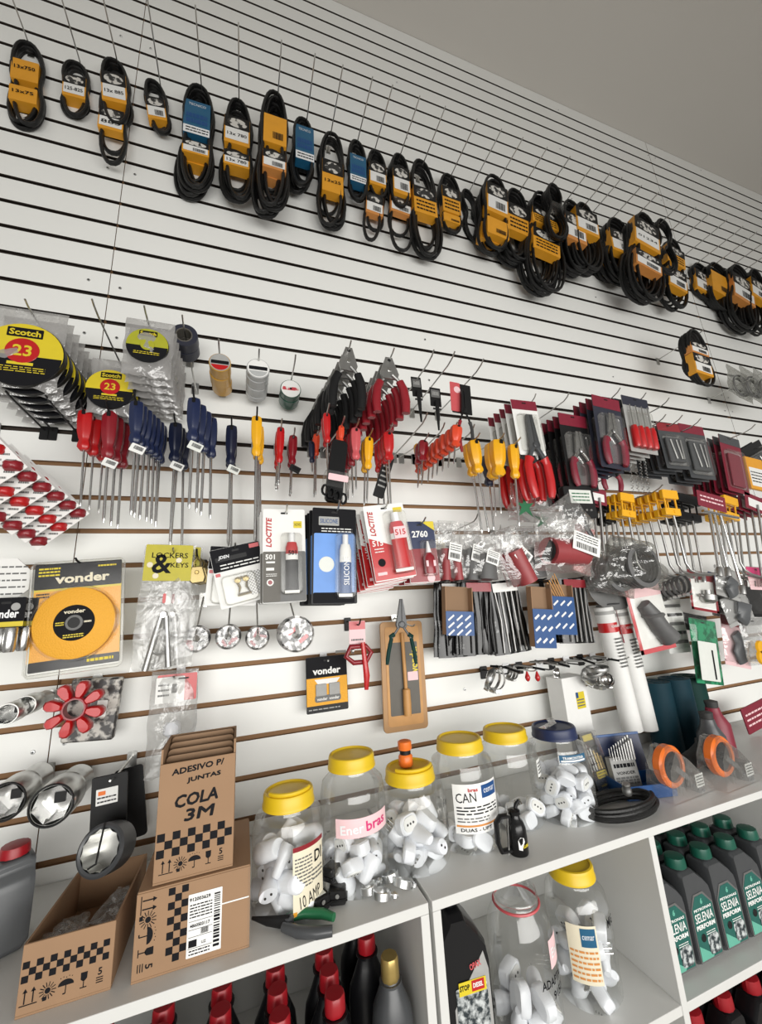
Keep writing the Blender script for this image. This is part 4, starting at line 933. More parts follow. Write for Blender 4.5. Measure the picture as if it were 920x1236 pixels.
for (u, v, w_) in ((634, 612, 26), (655, 628, 20)):
    P = ony(u, v, -.235); t = thing('green_printed_leaf', f'green print patch on the clear bag, {"left" if w_ > 22 else "right"} one under the pliers', 'print', P); m = MB(); s_ = w_/330
    m.prism([(0, s_*.5), (s_*.12, s_*.15), (s_*.5, s_*.2), (s_*.2, -s_*.05), (s_*.35, -s_*.45), (0, -s_*.2), (-s_*.4, -s_*.4), (-s_*.2, 0), (-s_*.5, s_*.25), (-s_*.1, s_*.15)][::-1], -.0008, 0, 'green'); m.build('print', t)
q = fit((706, 636), (702, 692), 22, Y=.17); t = thing('pink_mesh_roll', 'pink square-patterned mesh strip right of the maroon hose roll', 'mesh', q.loc, q.rot)
m = MB(); m.rbox(-q.w/2, q.w/2, -q.h, 0, -.006, .006, 'pinkmesh', r=.002, bev=.001); m.build('mesh', t)
hosebag(735, 662, 738, 722, 56, .20, 'duct', 1, 'bag of grey ribbed rings, the darker one', 'touching the pink mesh', lab=False, mt='smoke')
hosebag(762, 655, 768, 712, 64, .25, 'duct', 1, 'bulky clear bag with wide grey ribbed rings', 'over the white tubes', lab=False, mt='smoke')
q = fit((735, 690), (742, 722), 60, Y=.14); t = thing('grey_disc', 'flat grey plastic disc half hidden behind the ribbed rings', 'disc', q.loc, q.rot)
m = MB(); m.lathe([(q.w*.5, -.004), (q.w*.48, -.006), (q.w*.3, -.007)], 'greylabel', 32, (0, 0, -q.h*.5), axis='y', sy=.75); m.build('disc', t)

# ============================================================ ROW OF L-SHAPED ROD TOOLS
def rodtool(u0, v0, u1, v1, hd, Y, n, desc, where, headw=26, rod='dullsteel', L=True, step=.026, hh=.32, sock=False):
    q = fit((u0, v0), (u1, v1), headw, Y=Y); W, H = q.w, q.h; t = thing('rod_tool', '', 'rod tool', q.loc, q.rot); r = .0045
    m = MB()
    if hd in ('yellow', 'black'):
        m.rbox(-W*.42, W*.42, -H*hh*.35, 0, -.008, .008, hd, r=.004, bev=.002); m.rbox(-W*.48, W*.34, -H*hh, -H*hh*.72, -.010, .010, hd, r=.004, bev=.002); [m.tube([(x*W, 0, -H*hh*.3), (x*W, 0, -H*hh*.8)], .0035, hd, 8) for x in (-.3, .28)]; m.tube([(0, -.012, -H*hh*.86), (0, .012, -H*hh*.86)], .006, hd, 10)
        m.build('clamp_head', t)
    elif hd == 'card': m.rbox(-W*.5, W*.5, -H*.18, .006, 0, .0014, 'maroon', r=.003); m.rbox(-W*.35, W*.35, -H*.14, -H*.04, -.0006, 0, 'paper', r=.002); m.build('header_card', t)
    m = MB(); z0 = -H*(hh*.8 if hd != 'card' else .1)
    if L: pts = [(0, 0, z0), (W*.08, 0, -H*.6), (W*.12, 0, -H*.88), (W*.25, -.004, -H*.965), (W*.6, -.006, -H), (W*1.7, -.008, -H*1.005)]
    else: pts = [(0, -.004, z0), (W*.06, -.004, -H*.95)]
    m.tube(pts, r, rod, 10); m.build('rod', t)
    if not L: m = MB(); m.lathe([(r*1.1, 0), (r*2.1, -.01), (r*2.1, -.034), (r*1.5, -.034)], 'chrome', 14, (W*.06, -.004, -H*.93)); m.build('socket_end', t)
    stack(t, q, n, step, desc, where, None, dx=-.001)
tiphook(722, 560, 11, 'black peg over the rod tools, leftmost', .015, 'black')
tiphook(760, 562, 11, 'black peg over the rod tools, above the yellow heads', .015, 'black')
tiphook(800, 585, 12, 'steel peg carrying the slanting yellow-headed tools', .02)
tiphook(812, 590, 12, 'steel peg carrying the black-headed rod tools', .02)
rodtool(722, 592, 729, 690, 'card', .22, 3, 'straight rod tool on a maroon card', 'left of the yellow-headed tools', headw=20, L=False)
rodtool(738, 605, 742, 690, 'black', .18, 3, 'thin black-headed rod tool', 'between maroon card and first yellow head', headw=14)
rodtool(755, 596, 768, 690, 'yellow', .24, 3, 'yellow-headed bent rod tool', 'separate at the left of the yellow heads', headw=20)
rodtool(806, 592, 828, 692, 'yellow', .30, 7, 'large yellow-headed bent rod tool', 'in the slanting row of yellow heads', headw=22, step=.03)
rodtool(830, 598, 846, 700, 'black', .22, 4, 'black-headed straight rod tool', 'right of the slanting yellow heads', headw=30, L=False)
rodtool(880, 600, 893, 690, 'yellow', .22, 4, 'small yellow-headed bent rod tool', 'right of the maroon header card', headw=20, step=.022)
rodtool(912, 600, 925, 705, 'card', .24, 4, 'straight rod tool on maroon card', 'at the right edge', headw=26, L=False)
# cross wrenches with maroon header
q = fit((858, 596), (876, 712), 34, Y=.30); t = thing('cross_wrench', 'chrome rod wrenches with socket ends under a maroon header card', 'wrench', q.loc, q.rot); W, H = q.w, q.h
m = MB(); m.rbox(-W*.5, W*.5, -H*.17, 0, 0, .0014, 'maroon', r=.003); m.scribble(-W*.4, W*.4, -H*.12, -H*.03, -.0006, 2, 'pinkpale', 3); m.build('header_card', t)
m = MB(); m.tube([(-W*.5, -.012, -H*.24), (W*.75, -.012, -H*.21)], .0055, 'chrome', 10); m.build('cross_bar', t)
for a, b, e in ((-.25, -.25, .82), (-.1, .05, .8), (.12, .45, .95)):
    m = MB(); m.tube([(W*a, -.010, -H*.22), (W*b, -.012, -H*e)], .0055, 'chrome', 10); m.build('rod', t)
    m = MB(); m.lathe([(.006, 0), (.011, -.008), (.011, -.036), (.008, -.036), (.008, -.01)], 'dullsteel', 16, (W*b, -.012, -H*e+.01)); m.build('socket_end', t)

# ============================================================ LEFT SIDE, CARD ROW
# red blister cards, turned on their corner
tiphook(-18, 500, 10, 'steel peg through the stack of red blister cards', .01)
q = fit((-26, 512), (-26, 600), 96, Y=.30); s_ = .20
t = thing('red_blister_card', '', 'blister card', q.loc, (0, 0, 0))
m = MB(); R = s_*.70; m.prism([(0, .012), (R*.70, -R*.66), (0, -R*1.34), (-R*.70, -R*.66)][::1], 0, .0012, 'paper')
rg = random.Random(3)
for i in range(7):
    for j in range(7):
        a, b = (i-3)*.155, (j-3)*.155; X, Z = (a-b)*R*.62, -R*.66+(a+b)*R*.62
        if (i+j) % 1 == 0: m.scribble(X-R*.07, X+R*.07, Z-R*.018, Z+R*.018, -.0004, 1, 'greylabel', i*7+j, .9)
m.build('printed_card', t)
for i in range(3):
    for j in range(3):
        a, b = (i-1)*.42, (j-1)*.42; X, Z = (a-b)*R*.62, -R*.66+(a+b)*R*.62
        m = MB(); m.lathe([(.0, -.019), (R*.06, -.0185), (R*.105, -.013), (R*.13, -.001)], 'red' if (i+j) % 2 else 'darkred', 14, (X, 0, Z), axis='y', sx=1.2, sy=.8, flute=.25, nf=4); m.build('red_clip', t)
stack(t, q, 6, .034, 'diamond-hung white card with red plastic clips', 'at the left edge', None, dx=.014, dz=-.012)
q = fit((8, 672), (6, 730), 56, Y=.15); t = thing('octagon_card', 'white octagonal card with small grey print at the left edge', 'card', q.loc, (0, 0, 0)); R = q.h/2
m = MB(); m.prism([(R*cos(radians(22.5+45*i)), -R+R*sin(radians(22.5+45*i))) for i in range(8)][::-1], 0, .003, 'paper'); [m.scribble(-R*.8, R*.8, -R*(.4+.28*i)-.004, -R*(.4+.28*i), -.0005, 1, 'greylabel', i, .9) for i in range(5)]; m.build('card', t)
q = fit((8, 728), (8, 788), 50, Y=.2); t = thing('carded_socket_set', '', 'socket pack', q.loc, (0, 0, 0)); W, H = q.w, q.h
def ex(m): m.text('vonder', -W*.02, -.0014, -H*.22, H*.17, 'white', w=W*.75, bold=.03); m.rbox(-W*.5, W*.5, -H*.48, -H*.38, -.0012, -.0008, 'cardyellow', r=.001); m.lathe([(W*.12, -.001), (W*.11, -.0015)], 'papergrey', 16, (W*.25, 0, -H*.08), axis='y')
clam(t, W, H*.52, 'black', 'ink', hf=.9, bl=None, extra=ex)
for i in range(3):
    m = MB(); m.lathe([(W*.16, -H*.5), (W*.17, -H*.52), (W*.17, -H*.9), (W*.13, -H*.98), (W*.10, -H*.97)], 'chrome', 16, (W*(-.32+.31*i), -.012, 0)); m.build('socket', t)
stack(t, q, 2, .03, 'black and yellow chrome socket card', 'left of the yellow disc', None, dx=.012)
# yellow polishing disc in clamshell
q = fit((97, 676), (90, 812), 116, Y=.17); W, H = q.w, q.h
peg(q.loc.x, zk(14), .20, 'black peg holding the big yellow disc pack', .01, 'black', plate='black', z2=q.loc.z-.01)
t = thing('carded_polishing_disc', 'large clamshell with a flat yellow felt disc on a black and yellow card', 'disc pack', q.loc, q.rot)
m = MB(); m.rbox(-W*.46, W*.46, -H*.955, -H*.02, 0, .0015, 'cardyellow', r=.003); m.rbox(-W*.455, W*.455, -H*.95, -H*.27, -.0006, 0, 'discyellow', r=.002); m.rbox(-W*.46, W*.46, -H*.25, -H*.02, -.0012, 0, 'ink', r=.003); m.rbox(-W*.46, W*.46, -H*.955, -H*.87, -.0012, 0, 'ink', r=.003)
m.text('vonder', W*.04, -.0018, -H*.165, H*.085, 'cream', w=W*.58, bold=.035); m.scribble(-W*.42, -W*.2, -H*.14, -H*.05, -.0016, 3, 'cardyellow', 2, .5); m.scribble(W*.2, W*.4, -H*.08, -H*.05, -.0016, 1, 'cardyellow', 3, .5); m.scribble(W*.12, W*.4, -H*.93, -H*.89, -.0016, 1, 'cardyellow', 3, .6); m.scribble(-W*.43, -W*.3, -H*.33, -H*.28, -.0012, 2, 'ink', 3, .6); m.build('backing_card', t)
R = W*.425; cz = -H*.57
m = MB(); m.lathe([(0, -.017), (R*.96, -.017), (R, -.015), (R, -.003), (R*.97, -.001)], 'discyellow', 56, (-W*.0, 0, cz), axis='y', caps=False); m.build('felt_disc', t)
m = MB(); m.lathe([(R*.50, -.0174), (R*.49, -.0180)], 'ink', 40, (0, 0, cz), axis='y'); m.text('vonder', 0, -.0185, cz+R*.32, R*.11, 'cream', w=R*.52, bold=.03); m.lathe([(R*.22, -.0184), (R*.21, -.0195)], 'greylabel', 30, (0, 0, cz), axis='y'); m.lathe([(R*.15, -.02), (R*.14, -.0202)], 'black', 30, (0, 0, cz), axis='y')
m.scribble(-R*.44, -R*.24, cz-R*.06, cz+R*.06, -.0185, 2, 'cardyellow', 2, .5); m.scribble(R*.24, R*.42, cz-R*.04, cz+R*.04, -.0185, 1, 'cream', 3, .6); m.scribble(-R*.25, R*.25, cz-R*.42, cz-R*.3, -.0185, 2, 'cardyellow', 4, .5); m.build('centre_label', t)
m = MB(); m.rbox(-W*.5, W*.5, -H, 0, -.0015, .0035, 'blister', r=.014, bev=.001)
for a in (0, 1):
    m.tube([(W*sx*.485, -.004, -H*.5+H*sz*.485) for sx, sz in ((-.94, 1), (.94, 1), (1, .94), (1, -.94), (.94, -1), (-.94, -1), (-1, -.94), (-1, .94))], .004, 'blister', 8, closed=True) if a else None
m.lathe([(R*1.0, -.021), (R*1.05, -.019), (R*1.08, -.002)], 'blister', 56, (0, 0, cz), axis='y', caps=False); m.build('clamshell', t)
# compass bag
q = fit((206, 664), (189, 817), 64, Y=.17); W, H = q.w, q.h
peg(q.loc.x+.01, zk(14), .20, 'steel peg holding the compass bags', .01, z2=q.loc.z-.01)
t = thing('bagged_compass', '', 'compass pack', q.loc, q.rot)
m = MB(); m.rbox(-W*.46, W*.46, -H*.26, .012, -.0095, -.008, 'headeryellow', r=.003)
m.text('&', -W*.12, -.0102, -H*.12, H*.16, 'ink', bold=.02); m.text("LOCKERS", W*.02, -.0102, -H*.05, H*.045, 'ink', w=W*.7, bold=.01); m.text('KEYS', W*.22, -.0102, -H*.13, H*.04, 'ink', w=W*.35, bold=.01)
[m.lathe([(W*.06, -.0100), (W*.055, -.0106)], 'cream', 14, (W*a, 0, -H*b), axis='y') for a, b in ((-.35, .13), (-.22, .22), (.2, .09))]; m.build('header_card', t)
m = MB(); m.tube([(-W*.04, -.003, -H*.54), (-W*.22, -.003, -H*.95)], .0075, 'dullsteel', 10); m.build('compass_leg', t)
m = MB(); m.tube([(W*.06, -.003, -H*.54), (W*.20, -.003, -H*.93)], .0075, 'dullsteel', 10); m.build('compass_leg', t)
m = MB(); m.lathe([(.009, -.009), (.007, -.011)], 'chrome', 16, (W*.01, 0, -H*.53), axis='y'); m.tube([(W*(-.15+.3*a/8), -.004, -H*(.80+.035*sin(pi*a/8))) for a in range(9)], .003, 'dullsteel', 8); m.build('compass_hinge', t)
m = MB(); m.rbox(-W*.0, W*.12, -H*.45, -H*.34, -.006, -.002, 'paper', r=.005); m.rbox(-W*.04, W*.02, -H*.44, -H*.36, -.0065, -.0015, 'red', r=.004); m.build('red_clip', t)
bag(t, W, H, 'bagthick', .012, seed=4)
stack(t, q, 2, .028, 'bagged silver compass under yellow header', 'right of the yellow disc', None, dx=.014)
# padlock and key
q = fit((238, 672), (238, 704), 20, Y=.17); W, H = q.w, q.h; peg(q.loc.x, zk(14), .19, 'black peg holding the small brass lock', .02, 'black', plate='black', z2=q.loc.z-.003)
t = thing('brass_padlock', '', 'lock', q.loc, q.rot)
m = MB(); m.tube([(-W*.2, 0, -H*.45), (-W*.22, 0, -H*.2), (0, 0, -H*.02), (W*.22, 0, -H*.2), (W*.2, 0, -H*.45)], .0028, 'brass', 8); m.build('shackle', t)
m = MB(); m.prism([(-W*.3, -H*.38), (-W*.5, -H*.85), (-W*.3, -H), (W*.4, -H*.97), (W*.5, -H*.8), (W*.32, -H*.38)], -.007, .007, 'brass', bev=.002); m.lathe([(W*.14, -.0075), (W*.1, -.009)], 'gold', 12, (0, 0, -H*.6), axis='y'); m.build('body', t)
stack(t, q, 3, .025, 'small brass padlock', 'between compass bag and battery card', None, dx=.004)
# shrink-wrapped round bundles
for i, (u, v, r, Y, n, d) in enumerate(((238, 772, 17, .14, 2, 'leftmost of the four'), (276, 769, 15.5, .15, 2, 'second of the four'), (311, 770, 14.5, .14, 1, 'third of the four, with a peg through it'), (358, 765, 21, .22, 4, 'rightmost and biggest of the four'))):
    q = fit((u, v-r), (u, v+r), 2*r, Y=Y); R = q.w/2; q.loc.z = q.loc.z
    peg(q.loc.x, zk(15), Y+.025, f'steel peg through the wrapped rolls, {d}', .004, z2=q.loc.z-R*.8)
    t = thing('wrapped_washer_roll', '', 'wrapped roll', q.loc, (0, 0, 0))
    m = MB(); ring(m, R, R*.28, 0, .026, 'foil', c=(0, -R), bev=.004); m.build('roll', t)
    m = MB(); rg = random.Random(i+5)
    for j in range(7 if i != 1 else 9):
        a = rg.uniform(0, 6.3); b = rg.uniform(.3, .75)*R; c_ = rg.choice(['darkred', 'papergrey', 'ink', 'greylabel', 'pinkred'] if i != 3 else ['darkred', 'paper', 'papergrey', 'pinkred', 'cardyellow', 'ink'])
        m.X = Matrix.Translation((b*cos(a), -.0008*(1+j*.25), -R+b*sin(a))) @ Matrix.Rotation(a, 4, 'Y'); m.rbox(-R*.3, R*.3, -R*.11, R*.11, -.001, 0, c_, r=.002)
    m.X = Matrix(); m.build('printed_strips', t)
    m = MB(); ring(m, R*1.03, R*.25, -.005, .028, 'clear', c=(0, -R), bev=.006); m.build('shrink_wrap', t)
    stack(t, q, n, .031, 'foil and red shrink-wrapped roll', d, None)
# hinge pack, red clamp
q = fit((394, 797), (396, 859), 50, Y=.05); W, H = q.w, q.h; peg(q.loc.x, zk(17), .08, 'short white-plated peg above the small yellow and black card', .003, plate='white', z2=q.loc.z-.002)
t = thing('carded_magnets', 'small black and yellow card with two grey pads, below the wrapped rolls', 'card pack', q.loc, q.rot)
def ex(m):
    m.rbox(-W*.49, W*.49, -H*.86, -H*.33, -.0012, -.0008, 'discyellow', r=.001); m.text('vonder', 0, -.0016, -H*.2, H*.14, 'paper', w=W*.68, bold=.035)
    m.prism([(-W*.3, -H*.36), (W*.32, -H*.36), (W*.22, -H*.46), (-W*.22, -H*.46)][::1], -.0016, -.0012, 'paper'); [m.rbox(W*a-W*.13, W*a+W*.13, -H*.68, -H*.45, -.006, -.0012, 'papergrey', r=.002, bev=.001) for a in (-.15, .17)]; m.rbox(-W*.3, W*.32, -H*.8, -H*.67, -.0026, -.0014, 'greylabel', r=.006); m.text('vonder', -W*.13, -.003, -H*.74, H*.06, 'paper', w=W*.25, bold=.02); m.text('vonder', W*.16, -.003, -H*.74, H*.06, 'paper', w=W*.25, bold=.02); m.scribble(-W*.45, W*.3, -H*.96, -H*.9, -.0016, 1, 'papergrey', 3)
clam(t, W, H, 'black', 'ink', hf=.32, bl=None, extra=ex)
q = fit((431, 752), (433, 832), 30, Y=.12); W, H = q.w, q.h; peg(q.loc.x, zk(16), .16, 'black peg holding the red locking clamp', .02, 'black', plate='black', z2=q.loc.z-.01)
t = thing('locking_clamp', 'red D-shaped clamp with long red lever, hung under a pink card', 'clamp', q.loc, q.rot)
m = MB(); m.rbox(-W*.33, W*.33, -H*.38, .006, 0, .0012, 'pinkpale', r=.002); m.rbox(-W*.33, W*.33, -H*.10, .005, -.0006, 0, 'pinkred', r=.002); m.scribble(-W*.25, W*.25, -H*.3, -H*.22, -.0008, 1, 'greylabel', 1); m.build('pink_card', t)
m = MB(); m.tube([(-W*.32, -.008, -H*.36), (W*.3, -.008, -H*.36), (W*.52, -.008, -H*.46), (W*.3, -.008, -H*.60), (-W*.2, -.008, -H*.60), (-W*.5, -.008, -H*.50)], .0075, 'darkred', 10, closed=True); m.build('clamp_frame', t)
m = MB(); m.tube([(W*.15, -.018, -H*.30), (W*.2, -.02, -H*.55), (W*.26, -.02, -H*.8), (W*.24, -.018, -H)], .0075, 'red', 10, ry=.005, radii=[.9, 1, 1.25, .8]); m.build('lever', t)
m = MB(); m.tube([(-W*.9, -.008, -H*.42), (-W*.5, -.008, -H*.42)], .004, 'dullsteel', 8); m.lathe([(.008, -.02), (.008, -.015)], 'dullsteel', 10, (0, -.008, -H*.42), axis='x') ; m.build('screw_spindle', t)
# wooden-framed file handle pack and long nose pliers
q = fit((484, 750), (491, 882), 52, Y=.07); W, H = q.w, q.h
peg(q.loc.x+.004, zk(16), .17, 'steel peg holding the wooden handle pack and long-nose pliers', .01, z2=q.loc.z-.02)
t = thing('carded_file_handle', 'long brown clamshell holding a thin wooden tool handle on a grey card', 'tool pack', q.loc, q.rot)
m = MB(); m.rbox(-W*.5, W*.5, -H, 0, -.002, .006, 'woodframe', r=.012, bev=.001); m.rbox(-W*.40, W*.40, -H*.95, -H*.05, -.0035, -.002, 'wood', r=.008); m.rbox(-W*.34, W*.34, -H*.86, -H*.20, -.0042, -.0035, 'taupe', r=.003)
m.text('vonder', W*.24, -.0048, -H*.36, W*.18, 'cardyellow', w=H*.26, ang=pi/2, bold=.03); m.rbox(W*.08, W*.32, -H*.56, -H*.48, -.005, -.0045, 'pinkpale', r=.002); m.build('backing_card', t)
m = MB(); m.tube([(-W*.02, -.012, -H*.11), (0, -.012, -H*.62)], .0058, 'wood', 12); m.lathe([(.0058, 0), (.0115, -.004), (.0125, -H*.14), (.0115, -H*.24), (.004, -H*.245)], 'wood', 16, (.001, -.014, -H*.62)); m.build('wooden_handle', t)
q = fit((484, 723), (485, 802), 38, Y=.13); t = thing('long_nose_pliers', 'black long-nose pliers with dark green grips hung over the brown clamshell', 'pliers', q.loc, q.rot); W, H = q.w, q.h
pliers_parts(t, W, H, 'oilgrey', 'tealgreen', jaw=.40, needle=True, gr=.0062)
# brush and blade packs in black foil / blue sleeves
def foilpack(u0, v0, u1, v1, w, Y, n, desc, where, red=False, sil=False, step=.02):
    q = fit((u0, v0), (u1, v1), w, Y=Y); W, H = q.w, q.h; t = thing('paint_brush_pack', '', 'foil pack', q.loc, q.rot)
    nx, nz = 14, 14; vs = []
    for sg in (-1, 1):
        for j in range(nz+1):
            for i in range(nx+1):
                a, b = i/nx, j/nz; e = (4*a*(1-a))**.4
                vs.append(((a-.5)*W*(.9+.16*b)+noise.noise((b*4, u0, 1))*W*.03, sg*.010*e*(1+.8*noise.noise((a*9, b*1.5, u0)))-.001*sg, -b*H+.01))
    n1 = nx+1; fs = []
    for s2 in (0, 1):
        o = s2*(nz+1)*n1
        for j in range(nz):
            for i in range(nx):
                f = (o+j*n1+i, o+j*n1+i+1, o+(j+1)*n1+i+1, o+(j+1)*n1+i); fs.append(f if s2 else f[::-1])
    m = MB(); m.add(vs, fs, 'blackfoil', True); m.build('foil_pouch', t)
    m = MB(); m.rbox(-W*.36, W*.36, -H*.10, .006, -.014, -.012, 'darkred' if red else 'paper', r=.002); m.build('header_strip', t)
    m = MB(); rg = random.Random(u0)
    for i in range(5): x = W*(-.32+.16*i); m.tube([(x, -.012, -H*.1), (x*.9+rg.uniform(-.003, .003), -.014, -H*.5), (x, -.012, -H*.93)], .0028, 'dullsteel' if sil else 'blackgloss', 6)
    m.build('blades', t)
    stack(t, q, n, step, desc, where, None)
    return q
foilpack(546, 707, 553, 797, 42, .12, 2, 'black pouch of drill bits', 'behind the small blue and white box')
foilpack(575, 706, 582, 794, 42, .17, 3, 'glossy black foil pouch with red top', 'left of its white-topped twin', red=True)
foilpack(606, 706, 621, 792, 42, .17, 3, 'white-topped black foil pouch', 'right of the red-topped pouch', sil=True)
foilpack(690, 702, 700, 780, 36, .17, 3, 'black pouch with silver blades', 'right of the blue boxes', red=True, sil=True)
for i, (u, v, a) in enumerate(((560, 640, 0), )): pass
for tip, d in (((575, 690), 'first'), ((618, 688), 'second'), ((655, 688), 'third'), ((700, 686), 'fourth')):
    P = ony(tip[0], tip[1]+12, -.2); peg(P.x, zk(15), .22, f'dark peg over the foil pouches, {d} from the left', .004, 'black', plate='black', z2=P.z-.0)
def bluebox(u0, v0, u1, v1, w, Y, desc, top=.42):
    q = fit((u0, v0), (u1, v1), w, Y=Y); W, H = q.w, q.h; t = thing('open_blade_box', desc, 'box', q.loc, q.rot)
    m = MB(); m.rbox(-W*.48, W*.48, -H*.98, 0, .004, .0052, 'cardinside', r=.002); m.rbox(-W*.5, -W*.47, -H*.98, -H*.02, -.02, .004, 'cardbrown', r=.001); m.rbox(W*.47, W*.5, -H*.98, -H*.02, -.02, .004, 'cardbrown', r=.001); m.build('cardboard_back', t)
    m = MB(); m.rbox(-W*.5, W*.5, -H, -H*top, -.0215, -.02, 'blue', r=.002)
    for i in range(3):
        for j in range(3):
            x, z = W*(-.32+.3*i), -H*(top+.08+(1-top)*.30*j+.05)
            if z > -H*.94 and abs(x) < W*.42: m.X = Matrix.Translation((x, -.0216, z)) @ Matrix.Rotation(radians(-38), 4, 'Y'); m.rbox(-W*.13, W*.13, -H*.018, H*.018, -.0004, 0, 'paper', r=.0005)
    m.X = Matrix(); m.build('blue_front', t)
bluebox(550, 708, 552, 767, 33, .20, 'open box with blue and white striped front, left of the foil pouches', .52)
bluebox(648, 708, 654, 782, 25, .21, 'left lower blue box with white dashes, right of the white-topped pouch', .38)
bluebox(672, 705, 678, 766, 27, .19, 'right upper blue box with white dashes', .26)
q = fit((668, 700), (678, 722), 22, Y=.21); t = thing('wooden_stick_bundle', 'few wooden sticks poking from the upper blue box', 'stick', q.loc, q.rot); m = MB(); [m.tube([(q.w*(-.3+.15*i), .008, .004*i), (q.w*(-.2+.12*i), .008, -q.h)], .002, 'wood', 6) for i in range(5)]; m.build('sticks', t)

# ============================================================ LOWER LEFT
# chrome sockets on pegs (big hex sockets, axis out from the wall)
def bigsocket(u, v, r, Y, L, desc, black=True):
    P = ony(u, v, -Y); W = (ony(u+r, v, -Y)-ony(u-r, v, -Y)).length; R = W/2
    t = thing('impact_socket', desc, 'socket', (P.x, 0, P.z)); m = MB()
    m.lathe([(R*.80, -Y+.022), (R*.86, -Y), (R*.97, -Y), (R, -Y+.004), (R, -Y+L*.42), (R*.93, -Y+L*.46), (R*.96, -Y+L*.50), (R*.82, -Y+L*.55), (R*.82, -Y+L), (R*.4, -Y+L)], 'steel', 40, axis='y', caps=False); m.build('socket_body', t)
    m = MB(); hx = [(R*.86*cos(radians(60*i+12)), R*.86*sin(radians(60*i+12))) for i in range(6)]
    n = 6; vs = [(a, -Y+.003, b) for a, b in hx]+[(a*.97, -Y+.045, b*.97) for a, b in hx]+[(0, -Y+.045, 0)]
    m.add(vs, [(i, (i+1) % n, n+(i+1) % n, n+i) for i in range(n)]+[(n+i, n+(i+1) % n, 12) for i in range(n)], 'chrome'); m.box((0, -Y+.044, 0), (R*.5, .004, R*.5), 'black'); m.build('hex_bore', t)
    if black: m = MB(); m.tube([(R*.93*cos(a), -Y-.001, R*.93*sin(a)) for a in [2*pi*i/36 for i in range(36)]], .0022, 'black', 6, closed=True); m.build('rim', t)
    peg(P.x, P.z+R*.2 if 0 else P.z, Y-L+.03, f'steel peg inside the {desc}'[:90], 0)
bigsocket(62, 972, 28, .20, .14, 'large chrome hex socket left of the black plate')
bigsocket(6, 968, 26, .20, .14, 'large chrome hex socket cut by the left edge, lower row')
bigsocket(8, 862, 15, .20, .10, 'small chrome socket at the left edge, upper row', False)
bigsocket(30, 852, 14, .15, .10, 'small chrome socket right of the edge one, upper row', False)
# red spider coupling on camo bag
q = fit((120, 818), (115, 893), 62, Y=.06); W, H = q.w, q.h; peg(q.loc.x-.02, zk(17), .12, 'steel peg holding the red star coupling', .004, z2=q.loc.z-.03)
t = thing('bagged_hardware', 'dark mottled bag of small hardware behind the red star', 'hardware bag', q.loc, (0, radians(4), 0)); m = MB(); m.rbox(-W*.5, W*.5, -H, 0, -.012, .012, 'camo', r=.006, bev=.005); m.build('bag', t)
m = MB(); m.rbox(W*.08, W*.28, -H*.62, -H*.36, -.0128, -.0122, 'paper', r=.001); m.build('price_label', t)
P = ony(91, 855, -.13); W = (ony(91+37, 855, -.13)-ony(91-37, 855, -.13)).length; R = W/2
t = thing('star_coupling', 'red eight-armed rubber star coupling with open centre', 'coupling', (P.x, P.y, P.z))
m = MB(); ring(m, R*.44, R*.33, -.012, .012, 'darkred', bev=.003)
m.build('centre_ring', t)
for i in range(8):
    m = MB(); m.X = Matrix.Rotation(radians(45*i+14), 4, 'Y'); m.prism([(R*.36, -R*.08), (R*.55, -R*.16), (R*.82, -R*.20), (R*.97, -R*.12), (R, 0), (R*.97, R*.12), (R*.82, R*.20), (R*.55, R*.16), (R*.36, R*.08)][::-1], -.016, .016, 'red', bev=.005); m.build('arm', t)
# tap bag
q = fit((212, 816), (203, 945), 58, Y=.10); W, H = q.w, q.h; peg(q.loc.x, zk(17), .13, 'white-plated peg holding the bagged tap', .01, plate='white', z2=q.loc.z-.008)
t = thing('bagged_tap', 'clear bag with a white plastic part under a red and white header', 'tap pack', q.loc, q.rot)
m = MB(); m.rbox(-W*.36, W*.48, -H*.24, .006, -.010, -.009, 'red', r=.003); m.rbox(-W*.38, W*.22, -H*.25, .0, -.0112, -.0102, 'paper', r=.002); m.barcode(-W*.05, W*.06, -H*.16, -H*.07, -.0118, 'ink', 4); m.scribble(-W*.33, -W*.1, -H*.2, -H*.05, -.0118, 3, 'greylabel', 4); m.rbox(W*.08, W*.3, -H*.03, -H*.015, -.012, -.0112, 'black', r=.001); m.build('header_card', t)
m = MB(); m.lathe([(.013, 0), (.020, -.008), (.020, -.026), (.013, -.032)], 'plugwhite', 18, (0, 0, -H*.44)); m.tube([(0, 0, -H*.55), (0, 0, -H*.62), (-.004, 0, -H*.9)], .008, 'plugwhite', 12); m.build('white_tap', t)
bag(t, W*1.0, H, 'bagthick', .024, seed=9)
# black plate with large 12-point socket
q = fit((133, 935), (131, 1005), 44, Y=.16); W, H = q.w, q.h; peg(q.loc.x+.008, zk(19), .19, 'steel clip peg holding the black plate', .006, z2=q.loc.z-.01)
t = thing('hook_spanner_plate', 'black hanging plate with a white price label, holding the wide ring socket', 'hanger plate', q.loc, (0, radians(-3), 0))
m = MB(); m.rbox(-W*.5, W*.5, -H*1.05, 0, 0, .004, 'black', r=.004, bev=.001); [m.rbox(-W*.42+W*.16*i, -W*.36+W*.16*i, -H*.98, -H*.90, -.0006, 0, 'paper', r=.001) for i in range(6)]; m.build('plate', t)
m = MB(); m.rbox(-W*.36, W*.24, -H*.50, -H*.22, -.0014, -.0004, 'paper', r=.001); m.rbox(-W*.3, -W*.1, -H*.33, -H*.26, -.002, -.0014, 'orange', r=.001); m.scribble(-W*.32, W*.2, -H*.48, -H*.34, -.002, 2, 'ink', 6); m.build('price_label', t)
